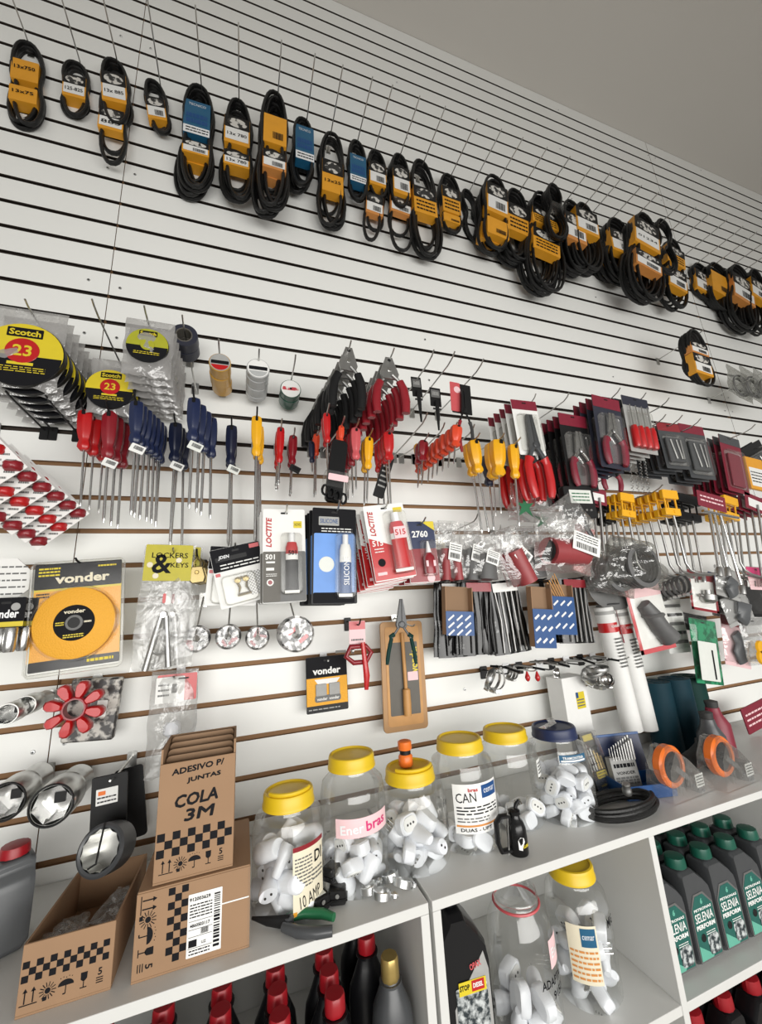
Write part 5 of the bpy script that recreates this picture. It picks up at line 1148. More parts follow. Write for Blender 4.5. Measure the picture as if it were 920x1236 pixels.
q2 = fit((160, 925), (168, 1010), 26, Y=.07); t = thing('black_plate_hanger', 'black curved plate edge behind the labelled plate', 'hanger plate', q2.loc, (0, radians(-8), 0)); m = MB(); m.rbox(-q2.w*.9, q2.w*.5, -q2.h, 0, 0, .004, 'black', r=.008, bev=.001); m.build('plate', t)
P = ony(122, 1026, -.25); W = (ony(152, 1024, -.25)-ony(92, 1024, -.25)).length; R = W/2
t = thing('ring_socket', 'wide dark twelve-point ring socket hanging from a black cable tie', 'socket', (P.x, P.y, P.z), (radians(-18), 0, radians(-14)))
m = MB(); n = 48; prof = [(.80, -.004), (.90, -.006), (1, -.002), (1.0, .03), (.97, .052), (.86, .056)]
m.lathe([(R*a, b) for a, b in prof], 'oilgrey', 40, axis='y', caps=False); m.build('outer_ring', t)
m = MB(); vs = []
for y in (-.004, .05):
    for j in range(n): a = 2*pi*j/n; k = R*(.80-.06*abs(cos(6*a))); vs.append((k*cos(a), y, k*sin(a)))
vs.append((0, .05, 0)); m.add(vs, [(j, (j+1) % n, n+(j+1) % n, n+j) for j in range(n)]+[(n+j, n+(j+1) % n, 2*n) for j in range(n)], 'steel'); m.build('twelve_point_bore', t)
m = MB(); m.tube([(0, -.009, R*1.02), (.001, -.011, 0), (0, -.008, -R*.45), (-R*.3, -.008, -R*.6)], .002, 'black', 6); m.build('cable_tie', t)
# ============================================================ RIGHT SIDE, LOWER PACKS
def rpack(u0, v0, u1, v1, w, Y, back, head, hf, content, desc, edge=None, rot=0, wrap='blister', name='hardware_pack'):
    q = fit((u0, v0), (u1, v1), w, Y=Y); W, H = q.w, q.h; t = thing(name, desc, 'hardware pack', q.loc, q.rot)
    def ex(m):
        if edge: m.rbox(-W*.5, -W*.42, -H, .012, -.0012, -.0008, edge, r=.001); m.rbox(-W*.5, W*.5, -H, -H*.93, -.0012, -.0008, edge, r=.001); m.rbox(W*.42, W*.5, -H, .012, -.0012, -.0008, edge, r=.001) if content != 'pipe' else None
    clam(t, W, H, back, head, hf=hf, bl=None, extra=ex)
    m = MB()
    if content == 'pipe': m.tube([(-W*.2, -.016, -H*.24), (-W*.05, -.02, -H*.45), (W*.05, -.02, -H*.62), (W*.25, -.018, -H*.82)], W*.17, 'hosegrey', 14, radii=[.8, 1, 1.05, 1.2]); m.lathe([(W*.2, 0), (W*.22, .006), (W*.2, .012)], 'greylabel', 16, (-W*.05, -.02, -H*.46))
    elif content == 'fitting': m.lathe([(W*.12, 0), (W*.2, .01), (W*.2, .03), (W*.1, .034), (W*.1, .05)], 'dullsteel', 14, (0, -.014, -H*.78)); m.tube([(-W*.28, -.014, -H*.6), (W*.28, -.014, -H*.6)], .006, 'dullsteel', 10)
    elif content == 'lump': m.tube([(-W*.1, -.01, -H*.3), (W*.1, -.016, -H*.5), (-W*.05, -.016, -H*.7), (W*.1, -.012, -H*.88)], W*.26, 'greyplastic', 12, ry=.014, radii=[.6, 1, .85, .7])
    elif content == 'bits': [m.rbox(-W*.38, W*.38, -H*(.22+.15*i)-.006, -H*(.22+.15*i)+.006, -.008, -.001, 'blackgloss' if i % 2 else 'greylabel', r=.003) for i in range(5)]
    elif content == 'yellow': [m.lathe([(W*.16, -.012), (W*.14, -.02)], 'yellow', 10, (W*a, 0, -H*b), axis='y') for a, b in ((-.1, .6), (.1, .7), (-.15, .82), (.12, .88))]
    m.build('contents', t); bag(t, W, H, wrap, .02, seed=u0)
    return t
rpack(775, 710, 796, 786, 44, .17, 'paper', 'pinkpale', .14, 'pipe', 'pink-edged white card with a grey bent pipe in plastic', edge='pinkred')
rpack(745, 712, 760, 775, 14, .12, 'maroon', 'maroon', .1, 'none', 'narrow maroon strip between white rods and pink-edged card')
rpack(806, 716, 822, 788, 26, .11, 'paper', 'ink', .1, 'bits', 'clear strip of small black parts behind the pink-edged card')
rpack(846, 694, 852, 738, 32, .2, 'paper', 'darkred', .15, 'fitting', 'red-bordered card with a steel fitting', edge='darkred')
rpack(838, 745, 840, 762, 30, .1, 'black', 'black', .1, 'none', 'small black card low behind the red-bordered card')
rpack(866, 696, 872, 745, 22, .13, 'papergrey', 'blue', .2, 'bits', 'slim card with barcode between steel fitting and clear bags')
rpack(877, 690, 880, 722, 28, .22, 'none' if 0 else 'papergrey', 'papergrey', .1, 'lump', 'clear bag with a grey metal lump, upper one right of the red-bordered card', wrap='bag')
rpack(885, 722, 897, 752, 34, .2, 'papergrey', 'papergrey', .1, 'lump', 'clear bag with a grey metal lump, lower one right of the red-bordered card', wrap='bag')
rpack(848, 752, 858, 826, 32, .18, 'greenfoil', 'greenfoil', .35, 'none', 'green foil packet with pale front, above the dark green rolls', wrap='clear')
q = fit((853, 775), (859, 822), 22, Y=.205); t = thing('pale_insert', 'pale picture panel of the green foil packet', 'label', q.loc, q.rot); m = MB(); m.rbox(-q.w*.5, q.w*.5, -q.h, 0, -.0015, 0, 'pale', r=.003); m.tube([(q.w*.2, -.003, -q.h*.2), (q.w*.25, -.003, -q.h*.95)], .0025, 'ink', 6); m.build('panel', t)
rpack(885, 748, 892, 805, 30, .15, 'pinkpale', 'darkred', .15, 'lump', 'red card with grey parts in plastic, right of the green packet', wrap='bag')
rpack(908, 750, 922, 802, 34, .2, 'clear', 'clear', .1, 'yellow', 'clear bag with yellow plastic pieces at the right edge', wrap='bag')
rpack(912, 688, 918, 712, 22, .2, 'pinkpale', 'magenta', .4, 'none', 'pink and white card at the right edge, above the black bag')
rpack(912, 712, 920, 745, 34, .1, 'black', 'black', .1, 'none', 'black bag at the right edge under the pink card')
# hose clamps: grey rings in front of white paper
q = fit((806, 690), (806, 702), 56, Y=.1); t = thing('white_paper_strip', 'white paper strip behind the dark hose clamps', 'paper', q.loc, q.rot); m = MB(); m.rbox(-q.w*.5, q.w*.5, -q.h, 0, 0, .001, 'paper', r=.002); m.build('strip', t)
for i in range(6):
    P = ony(827-6*i, 705+2*i*(i > 0), -.25+.02*i); t = thing('hose_clamp', f'dark round hose clamp, {ORD[i]} in the bunch left of the red-bordered card', 'hose clamp', P); R = .034-.001*i
    m = MB(); m.lathe([(R, 0), (R+.001, .001), (R+.001, .012), (R, .013), (R-.001, .012), (R-.001, .001), (R, 0)], 'hosegrey', 30, axis='y', caps=False); m.build('band', t)
    m = MB(); m.rbox(-R*.2, R*.35, -R*1.3, -R*.95, -.002, .014, 'dullsteel', r=.002); m.lathe([(.004, -.006), (.004, .018)], 'dullsteel', 8, (R*.5, 0, -R*1.1), axis='y'); m.build('screw_housing', t)
# white rods
for i, (a, b, w_, d) in enumerate((((728, 733), (764, 882), 17, 'left'), ((745, 735), (783, 880), 17, 'right'))):
    q = fit(a, b, w_, Y=.12-.02*i); W, H = q.w, q.h; t = thing('white_tube', f'long white plastic rod in labelled clear sleeve, {d} of the pair', 'tube', q.loc, q.rot)
    m = MB(); m.lathe([(W*.46, -H), (W*.5, -H+.002), (W*.5, -.003), (W*.46, 0)], 'paper', 28); m.build('tube_body', t)
    m = MB()
    for z0, z1, mt in ((.03, .06, 'papergrey'), (.13, .21, 'red')): m.lathe([(W*.503, -H*z1), (W*.503, -H*z0)], mt, 28, caps=False)
    m.text('VONDER', 0, -W*.512, -H*.16, H*.02, 'paper', w=W*.6, bold=.02); m.scribble(-W*.25, W*.25, -H*.5, -H*.25, -W*.512, 9, 'greylabel', 6, .5); m.build('printed_label', t)
    m = MB(); m.rbox(-W*.45, W*.45, -.002, .022, -.002, .002, 'blister', r=.004); m.tube([(-W*.5, 0, .006), (0, -.03, .010), (W*.6, -.04, .008)], .0025, 'black', 6); m.build('hang_tab', t)
# dark teal rolls standing on the shelf
for i, (a, b, w_, c, Y, d) in enumerate((((790, 822), (810, 925), 22, 'teal', .12, 'leftmost'), ((802, 822), (824, 925), 20, 'tealgreen', .07, 'second from left'), ((813, 818), (838, 925), 22, 'teal', .13, 'third from left'), ((829, 815), (858, 920), 22, 'tealgreen', .09, 'rightmost'))):
    q = fit(a, b, w_, Y=Y); H = q.loc.z-ZT; t = thing('abrasive_roll', f'dark teal upright roll, {d} of the four', 'roll', (q.loc.x+.0, -Y, ZT), (0, 0, 0)); R = q.w*.55
    m = MB(); m.lathe([(R*.8, .0005), (R, .001), (R, H-.001), (R*.85, H)], c, 28, caps=True); m.tube([(R*.2*cos(k_*.5)*(1+k_*.1), R*.2*sin(k_*.5)*(1+k_*.1), H+.0005) for k_ in range(30)], .0012, c, 5); m.build('roll', t)
# white carton with yellow label behind jar
P0 = ony(665, 820, -.10); P1 = ony(700, 815, -.10)
t = thing('white_carton', 'tall white carton with small blue and yellow label behind the dark-lidded jar', 'box', ((P0.x+P1.x)/2+.02, -.075, ZT), (0, 0, radians(6))); H = P0.z-ZT; W = .115
m = MB(); m.box((0, 0, H/2), (W, .07, H), 'paper'); m.build('carton', t, bevel=.0015)
m = MB(); m.rbox(-W*.02, W*.34, H-.105, H-.052, -.0362, -.0352, 'cardyellow', r=.001); m.rbox(-W*.02, W*.08, H-.07, H-.052, -.0368, -.0362, 'blue', r=.001); m.scribble(0, W*.3, H-.10, H-.072, -.0368, 3, 'blue', 4); m.build('label', t)
# hose clips & spring hooks under groove 18
def clipbunch(u, v, R, Y, n, mat, desc, rx=0):
    P = ony(u, v, -Y); t = thing('worm_clamp', desc, 'hose clamp', P); 
    for i in range(n): m = MB(); m.X = Matrix.Rotation(radians(20*i+rx), 4, 'Z') @ Matrix.Rotation(radians(14*i), 4, 'X'); m.lathe([(R, -.005), (R+.001, 0), (R, .005)], mat, 24, (0, 0, -R*(1+.08*i)), axis='y', caps=False); m.rbox(-R*.3, R*.3, -R*2.3, -R*1.95, -.007, .007, mat, r=.002); m.build('band', t)
for i, (u, v) in enumerate(((583, 806), (610, 803), (626, 800), (650, 798), (665, 797), (683, 795), (700, 793), (715, 791))):
    P = ony(u, v, 0); tt = peg(P.x, zk(18), .15+.015*(i % 3), f'{"black" if i % 2 == 0 else "steel"} peg in the crowded low groove, {nth(i)} from the left', .008, 'black' if i % 2 == 0 else 'steel', plate='black' if i % 2 == 0 else 'white', pw=.028)
clipbunch(597, 806, .033, .15, 3, 'zinc', 'pair of round zinc clamps hanging at the left end of the low pegs')
clipbunch(618, 806, .018, .13, 3, 'dullsteel', 'small steel ring clamps right of the zinc pair')
clipbunch(672, 806, .014, .17, 2, 'chrome', 'chrome ring hooks over the white carton', 40)
clipbunch(722, 802, .036, .15, 7, 'dullsteel', 'tangle of steel band clamps left of the white rods', 10)
clipbunch(733, 812, .022, .19, 4, 'chrome', 'tangle of bright steel clips against the white rods', 60)
for i, (u, v) in enumerate(((637, 818), (649, 818))):
    P = ony(u, v, -.14); t = thing('red_clip', f'small red plastic tip under the low pegs, {"left" if i == 0 else "right"} one', 'clip', P); m = MB(); m.lathe([(.001, -.012), (.006, -.008), (.009, 0), (.007, .006), (.002, .02)], 'red', 12); m.build('tip', t)
for i in range(9):
    a = ony(592+16*i, 804-1.6*i+3*(i % 3), -.13-.01*(i % 3)); b = ony(628+15*i, 812-1.8*i-5*(i % 2), -.20-.012*(i % 4)); t = thing('swivel_bar', f'thin dark steel bar across the low pegs, {nth(i)} from the left', 'bar', a); m = MB(); d = b-a; m.tube([(0, 0, 0), tuple(d*.5+Vector((0, 0, .006))), tuple(d)], .0038, 'dullsteel' if i % 2 else 'blackgloss', 8); m.tube([tuple(d*.3+Vector((.0, -.01, .0))), tuple(d*.3+Vector((.0, .012, .004)))], .005, 'dullsteel', 8); m.build('bar', t)

# ============================================================ ON THE SHELF
def seat(u, v): P = onz(u, v, ZT); return P
def J(ub, vb, ul, vl, wpx, label, lid='lidyellow', fh=None, **k):
    P = seat(ub, vb); P.y = min(P.y, -.005-0); y = P.y
    W = (ony(ub+wpx/2, vb-60, y)-ony(ub-wpx/2, vb-60, y)).length; W = min(W, .165); H = ony(ul, vl, y).z-ZT
    if P.y > -(W/2+.006): P.y = -(W/2+.006)
    return P, W, H
# base centre px, lid centre px
JS = {}
for key, ub, vb, ul, vl, wp, lb, kw in (
    ('j1', 349, 1088, 347, 950, 85, 'clear jar with yellow handle lid, full of long white plugs, label reading 10 AMP', dict(handle=True)),
    ('j2', 430, 1062, 423, 907, 76, 'clear jar with yellow lid and pink and white Enerbras label'.replace('Enerbras ', ''), {}),
    ('j3', 502, 1036, 496, 922, 80, 'clear jar with yellow handle lid and an orange fitting on top', dict(handle=True)),
    ('j4', 566, 1012, 553, 888, 68, 'nearly empty yellow-lid jar with white and blue barcode label', {}),
    ('j5', 622, 988, 607, 877, 66, 'tall yellow-lid jar behind the black oil can', {}),
    ('j6', 684, 982, 666, 874, 73, 'clear jar with dark blue lid, packed with white adapters', dict(lid='darkblue'))):
    P, W, H = J(ub, vb, ul, vl, wp, lb); t = jar(lb, P, W, H, **kw); JS[key] = (P, W, H, t)
P, W, H, t = JS['j1']
def pt(p, h):
    p.rect(-h, h, .118, .126, 'darkred'); p.text('DI', h*.55, .098, .020, 'ink', w=.022, bold=.02); p.lines(-h*.9, h*.1, .055, .108, 9, 'greylabel', 3); p.text('10 AMP', 0, .036, .020, 'ink', w=h*1.3, ang=.12); p.rect(-h, -h*.8, .015, .022, 'sleeveorange'); p.lines(h*.1, h*.9, .058, .08, 3, 'greylabel', 5)
jar_label(t, W/2, radians(28), 1.0, .014, .126, 'cream', pt)
fill_jar(P, W, 22, .115, 'white plug adapter in the jar labelled 10 AMP', 'white plugs in the leftmost jar', 3, (3, 3, 0), 1.15)
P, W, H, t = JS['j2']
def pt(p, h): p.text('Ener', -h*.45, .128, .017, 'white', w=h*.78, bold=.02, ang=.05); p.text('bras', h*.42, .131, .019, 'magenta', w=h*.80, bold=.02, ang=.05)
jar_label(t, W/2, radians(5), 1.75, .112, .147, 'pinkpale', pt)
fill_jar(P, W, 22, .085, 'white round adapter in the jar with the pink label', 'white adapters in the pink label jar', 5, (0, 2), 1.05)
P, W, H, t = JS['j3']
fill_jar(P, W, 22, .11, 'white adapter in the jar with the orange fitting on its lid', 'white adapters in the third jar', 8, (0, 2, 1), 1.15)
def pt(p, h): p.text('F ino', 0, .125, .016, 'ink', w=h*1.6); p.text('10', .004, .085, .032, 'ink', w=h)
jar_label(t, W/2, radians(48), .42, .06, .14, 'clear', pt)
o = thing('hose_connector', 'orange and black hose connector standing on the third jar lid', 'connector', (P.x-.008, P.y, ZT+H-.0015))
m = MB(); m.lathe([(.016, 0), (.0175, .002), (.0175, .022), (.014, .026)], 'orange', 20, flute=.06, nf=12); m.build('lower_nut', o)
m = MB(); m.lathe([(.0135, .0262), (.0135, .036)], 'black', 18); m.build('black_ring', o)
m = MB(); m.lathe([(.0165, .0362), (.0175, .038), (.017, .054), (.012, .056)], 'orange', 20, flute=.06, nf=12); m.build('upper_nut', o)
P, W, H, t = JS['j4']
def pt(p, h):
    p.rect(h*.15, h*.95, .118, .145, 'blue'); p.text('cemar', h*.55, .132, .009, 'white', w=h*.6); p.text('bras', -h*.2, .138, .008, 'red', w=h*.4, bold=.03); p.text('CAN', -h*.5, .122, .020, 'ink', w=h*.8, ang=.05); p.lines(-h*.9, h*.9, .085, .105, 3, 'ink', 8); p.lines(-h*.9, h*.4, .07, .082, 2, 'greylabel', 9); p.rect(-h*.95, h*.95, .062, .066, 'sleeveorange2'); p.text('DUAS - UPT 70', 0, .056, .007, 'ink', w=h*1.6, bold=.02)
jar_label(t, W/2, radians(-5), 1.5, .048, .150, 'paper', pt)
fill_jar(P, W, 6, .05, 'white plug at the bottom of the jar with the blue and white label', 'white plugs in the fourth jar', 11, (1, 2), 1.15)
P, W, H, t = JS['j5']
jar_label(t, W/2, radians(38), .42, .115, .155, 'paper', lambda p, h: p.lines(-h*.8, h*.8, .12, .15, 4, 'ink', 4))
fill_jar(P, W, 12, .08, 'white plug in the tall jar behind the black oil can', 'white plugs in the fifth jar', 13, (1, 2), 1.0)
P, W, H, t = JS['j6']
jar_label(t, W/2, radians(-12), .9, .150, .168, 'sleeveblue', lambda p, h: (p.rect(-h*.92, h*.92, .152, .156, 'paper'), p.text('TRAMONTINA', 0, .161, .007, 'paper', w=h*1.6, bold=.02)))
m = MB(); m.tube([(-W*.34, -.02, H+.001), (0, 0, H+.0025), (W*.2, .05, H+.001)], .011, 'smoke', 8, ry=.0012, up=(0, 0, 1)); m.build('tape_strip', t)
fill_jar(P, W, 40, .15, 'white socket adapter in the dark blue lidded jar', 'white adapters in the sixth jar', 17, (0, 2, 2), 1.0)

# cardboard boxes
def arrows(m, x, z, s, y):
    for d in (-s*.28, s*.28): m.rbox(x+d-s*.04, x+d+s*.04, z-s*.45, z+s*.35, y-.0004, y, 'ink', r=.0005); m.prism([(x+d, z+s*.55), (x+d+s*.16, z+s*.28), (x+d-s*.16, z+s*.28)], y-.0004, y, 'ink')
    m.rbox(x-s*.6, x+s*.6, z-s*.56, z-s*.50, y-.0004, y, 'ink', r=.0005)
def sun(m, x, z, s, y):
    m.lathe([(s*.2, y), (s*.19, y-.0004)], 'ink', 14, (x, 0, z), axis='y')
    for k_ in range(14): a = 2*pi*k_/14; m.X = m.X0 @ Matrix.Translation((x, y, z)) @ Matrix.Rotation(a, 4, 'Y'); m.rbox(s*.26, s*.58, -s*.02, s*.03, -.0004, 0, 'ink', r=.0003)
    m.X = m.X0; m.rbox(x-s*.3, x-s*.02, z-s*.6, z-s*.36, y-.0005, y, 'ink', r=.0005)
def umbrella(m, x, z, s, y):
    m.prism([(x+s*.55*cos(a), z+s*.4*sin(a)) for a in [pi*k_/12 for k_ in range(13)]], y-.0004, y, 'ink'); m.rbox(x-s*.03, x+s*.03, z-s*.55, z, y-.0004, y, 'ink', r=.0003); m.rbox(x-s*.18, x, z-s*.58, z-s*.5, y-.0004, y, 'ink', r=.0003)
    for k_ in range(5): m.lathe([(s*.035, y), (s*.03, y-.0004)], 'ink', 6, (x-s*.4+s*.2*k_, 0, z+s*.52+s*.06*(k_ % 2)), axis='y')
def glass(m, x, z, s, y):
    m.prism([(x-s*.24, z+s*.5), (x+s*.24, z+s*.5), (x+s*.22, z+s*.05), (x+s*.08, z-s*.08), (x-s*.08, z-s*.08), (x-s*.22, z+s*.05)][::-1], y-.0004, y, 'ink'); m.rbox(x-s*.03, x+s*.03, z-s*.5, z, y-.0004, y, 'ink', r=.0003); m.rbox(x-s*.24, x+s*.24, z-s*.55, z-s*.49, y-.0004, y, 'ink', r=.0003)
def five(m, x, z, s, y):
    m.text('5', x, y-.0004, z+s*.25, s*.5, 'ink', bold=.02); [m.rbox(x-s*.25, x+s*.25, z-s*(.2+.16*k_), z-s*(.14+.16*k_), y-.0004, y, 'ink', r=.0003) for k_ in range(3)]
def checks(m, x0, x1, z, s, y, rows=3):
    n = int((x1-x0)/s)
    for i in range(n):
        for j in range(rows):
            if (i+j) % 2 == 0: m.rbox(x0+i*s, x0+(i+1)*s, z-j*s, z-(j-1)*s, y-.0004, y, 'ink', r=.0004)
def row_icons(m, x0, x1, z, s, y):
    m.X0 = m.X.copy(); k = (x1-x0)/4
    arrows(m, x0, z, s, y); sun(m, x0+k, z, s, y); umbrella(m, x0+2*k, z, s, y); glass(m, x0+3*k, z, s, y); five(m, x0+4*k*.98, z, s, y)
T_ = .0035
def carton(name, label, P, rz, W, D, H, front, openf=None, tilt=0):
    t = thing(name, label, 'box', P, (tilt, 0, rz))
    def wall(nm_, c, d, mt='cardbrown'):
        m = MB(); m.box(c, d, mt); return m.build(nm_, t, bevel=.0008)
    wall('bottom', (0, 0, T_/2), (W, D, T_)); wall('back_wall', (0, D/2-T_/2, H[1]/2+T_/2), (W, T_, H[1]-T_)); wall('front_wall', (0, -D/2+T_/2, H[0]/2+T_/2), (W, T_, H[0]-T_))
    for s_ in (-1, 1):
        x = s_*(W/2-T_/2); m = MB(); y0, y1 = -D/2+T_, D/2-T_
        vs = [(x+a*T_/2, y, z) for a in (-1, 1) for y, z in ((y0, T_), (y1, T_), (y1, H[1]), (y0+(y1-y0)*H[2], H[1]) if H[2] < 1 else (y0, H[1]), (y0, H[0]))]
        m.add(vs, [(0, 1, 2, 3, 4), (9, 8, 7, 6, 5)]+[(i, i+5, (i+1) % 5+5, (i+1) % 5) for i in range(5)], 'cardbrown'); m.build('side_wall', t)
    m = MB(); m.X0 = Matrix(); front(m, W, D, H); m.build('printing', t)
    return t

def frA(m, W, D, H):
    y = -D/2-.0002; s_ = .0085; checks(m, -W*.48, W*.48, H[0]*.66, s_*1.05, y); row_icons(m, -W*.38, W*.38, H[0]*.27, .019, y)
carton('cardboard_box', 'open cardboard bin with a checkered band, front left on the shelf', (.1965, -.270, ZT), radians(0), .125, .24, (.092, ony(120, 1043, -.15).z-ZT, .97), frA)
for i, (dx, dy, r_) in enumerate(((-.028, .01, 20), (.02, .03, -25), (.0, -.045, 60))):
    t = thing('clear_packet', f'cloudy plastic packet lying inside the open cardboard bin, {nth(i)} of three', 'packet', (.1965+dx, -.295+dy, ZT+.022+.014*i), (radians(12), radians(6), radians(r_))); bag(t, .055, .075, 'bagthick', .009, seed=30+i, name='packet').rotation_euler = (radians(90), 0, 0)
def frB(m, W, D, H):
    y = -D/2-.0002; m.X0 = Matrix(); h = H[0]; s_ = .0105
    base = Matrix.Translation((-W*.33, 0, h*.5)) @ Matrix.Rotation(radians(90), 4, 'Y'); m.X = base.copy(); row_icons(m, -h*.36, h*.36, -.012, .022, y)
    m.X = Matrix.Translation((-W*.12, 0, h*.5)) @ Matrix.Rotation(radians(90), 4, 'Y'); checks(m, -h*.48, h*.46, 0, s_, y); m.X = Matrix()
    x0, x1, z0, z1 = -W*.06, W*.24, h*.10, h*.84; m.rbox(x0, x1, z0, z1, y-.0008, y-.0003, 'paper', r=.001); yy = y-.0012
    m.text('912003629', x0+.019, yy, z1-.008, .0055, 'ink', w=.034, bold=.03); m.scribble(x0+.003, x1-.016, z1-.036, z1-.014, yy, 5, 'ink', 3, .4); m.text('48605', x0+.012, yy, z1-.046, .005, 'ink', bold=.03); m.text('03117', x0+.028, yy, z1-.046, .005, 'ink', bold=.03)
    for zz in (z1-.040, z1-.052, z0+.028, z0+.012): m.rbox(x0+.002, x1-.015, zz, zz+.0005, yy, yy+.0003, 'ink', r=.0001)
    m.rbox(x0+.003, x0+.016, z0+.014, z0+.024, yy, yy+.0003, 'ink', r=.0003); m.barcode(x0+.022, x0+.034, z0+.030, z0+.038, yy, seed=8); m.barcode(x1-.013, x1-.003, z0+.006, z1-.006, yy, seed=5, vert=True); m.scribble(x0+.004, x1-.018, z0+.002, z0+.011, yy, 2, 'ink', 9, .4); m.text('uz', x0+.027, yy, z0+.018, .004, 'ink')
tB = carton('cardboard_box', 'closed cardboard box with white shipping label, under the COLA 3M box', (.380, -.300, ZT), 0, .184, .19, (.122, .122, 1), frB)
m = MB(); m.box((0, 0, .1232), (.182, .188, .0025), 'cardbrown'); m.build('top_flap', tB, bevel=.0006)
m = MB(); m.rbox(.088, .0935, 0, .12, -.096, -.0945, 'blister', r=.001); m.rbox(.02, .09, .075, .077, -.0958, -.0953, 'paper', r=.0005); m.build('packing_tape', tB)
C0 = onz(184, 1069, 1.1865); C1 = onz(281, 1045, 1.1865); yC = (C0.y+C1.y)/2; WC = C1.x-C0.x; HC = ony(235, 916, yC).z-1.1865
def frC(m, W, D, H):
    y = -D/2-.0002; h = H[0]; m.X0 = Matrix(); m.text('ADESIVO P/', -W*.0, y-.0003, h*.93, .0095, 'ink', w=W*.68, ang=.06, fat=.0006, sheer=.1); m.text('JUNTAS', W*.08, y-.0003, h*.83, .009, 'ink', w=W*.44, ang=.06, fat=.0006, sheer=.1)
    m.text('COLA', W*.0, y-.0003, h*.66, .019, 'ink', w=W*.56, ang=.05, fat=.0010, sheer=.2); m.text('3M', W*.04, y-.0003, h*.525, .018, 'ink', w=W*.36, ang=.02, fat=.0010, sheer=.2)
    checks(m, -W*.48, W*.48, h*.34, W*.0955, y); row_icons(m, -W*.35, W*.35, h*.13, .019, y)
tC = carton('cardboard_box', 'tall narrow cardboard box handwritten ADESIVO P/ JUNTAS COLA 3M', ((C0.x+C1.x)/2, yC+.055, 1.1865-.0012), 0, WC, .11, (HC, HC*1.13, 1), frC)
for i in range(4):
    t = thing('cardboard_divider', f'cardboard divider flap inside the COLA 3M box, {nth(i)} from the front', 'divider', ((C0.x+C1.x)/2, yC+.022+.02*i, 1.1905), (radians(-2), 0, 0)); m = MB(); m.rbox(-WC*.46, WC*.46, 0, HC*(1.0+.035*i), 0, .0025, 'cardinside', r=.008); m.build('flap', t)
t = thing('glue_tube', 'yellow tip of a tube poking out of the COLA 3M box', 'tube', (C0.x+WC*.30, yC+.035, 1.1905), (0, radians(20), 0)); m = MB(); m.lathe([(.008, 0), (.008, HC*.9), (.004, HC*1.0), (.002, HC*1.05)], 'cardyellow', 12); m.build('tube_tip', t)

# green-handled pruner-like pliers, black clips, zinc clamps, oil can
a = onz(303, 1112, ZT+.012); b = onz(402, 1113, ZT+.012); d = b-a; t = thing('pliers', 'pliers with black jaws and green-black grips lying before the leftmost jar', 'pliers', (a.x, a.y, ZT+.0125), (radians(-90), 0, atan2(d.y, d.x)+pi/2*0))
L = d.length; t.rotation_euler = (0, 0, atan2(d.y, d.x))
m = MB(); m.tube([(0, .004, .002), (L*.2, 0, 0), (L*.48, -.002, 0)], .008, 'black', 10, ry=.005, radii=[.35, 1, 1.5]); m.build('jaw_arm', t)
m = MB(); m.lathe([(.009, -.007), (.009, .007), (.006, .009)], 'oilgrey', 16, (L*.47, 0, 0)); m.build('pivot', t)
m = MB(); m.tube([(L*.42, .008, .0), (L*.62, .018, .002), (L*.85, .017, .002), (L*1.0, .008, .002)], .0085, 'green', 12, radii=[.8, 1, 1, .8]); m.build('grip', t)
m = MB(); m.tube([(L*.42, -.010, -.002), (L*.62, -.021, -.002), (L*.85, -.023, -.002), (L*1.02, -.018, -.002)], .0095, 'oilgrey', 12, radii=[.8, 1, 1, .85]); m.build('grip', t)
for i, (u, v, rz, dz) in enumerate(((386, 1092, 20, 0), (408, 1083, -15, 0), (402, 1076, 40, .027))):
    P = onz(u, v+6, ZT); t = thing('black_clip', ['black plastic clamp block with white label beside the green pliers', 'black plastic clamp block right of the labelled one', 'black plastic clamp block resting on the other two'][i], 'clip', (P.x, P.y+.006*(i == 2), ZT+.0005+dz), (0, 0, radians(rz)))
    m = MB(); m.rbox(-.017, .017, 0, .026, -.013, .013, 'black', r=.005, bev=.002); m.build('block', t)
    m = MB(); m.rbox(-.020, .020, .008, .012, -.015, .015, 'blackgloss', r=.002); m.lathe([(.004, -.0165), (.003, -.014)], 'dullsteel', 8, (0, 0, .018), axis='y'); m.build('screw_ridge', t)
    if i == 0: m = MB(); m.box((0, 0, .0263), (.022, .014, .0004), 'pale'); m.build('label', t)
for i, (u, v, rz) in enumerate(((446, 1078, 30), (462, 1086, -10), (472, 1064, 70), (486, 1072, 10))):
    P = onz(u, v+4, ZT); t = thing('zinc_clamp', f'zinc-plated ring clamp on the shelf edge before the pink label jar, {nth(i)} from the left', 'clamp', (P.x, P.y, ZT+.0145), (radians(78), radians(8*i), radians(rz)))
    m = MB(); m.lathe([(.0165, -.007), (.0185, -.006), (.0185, .006), (.0165, .007), (.0165, -.007)], 'zinc', 22, axis='y', caps=False); m.build('ring', t)
    m = MB(); m.tube([(.017, 0, .004), (.032, 0, .006)], .0038, 'zinc', 8); m.lathe([(.0062, .022), (.0062, .027)], 'zinc', 6, (0, 0, .006), axis='x'); m.build('bolt', t)
P = onz(628, 1030, ZT); t = thing('oil_can', 'small black oil can with handle and a bird logo, in front of the jars', 'oil can', (P.x, P.y+.004, ZT)); R = .0225
m = MB(); m.lathe([(R*.95, 0), (R, .003), (R*1.02, .035), (R*.98, .052), (R*.8, .064), (R*.55, .070), (R*.5, .078), (R*.62, .079), (R*.62, .086), (R*.3, .090)], 'blackgloss', 30); m.build('body', t)
m = MB(); m.tube([(.004, 0, .086), (.008, 0, .096), (.017, -.002, .104)], .0048, 'black', 10, radii=[1, 1, .8]); m.build('spout', t)
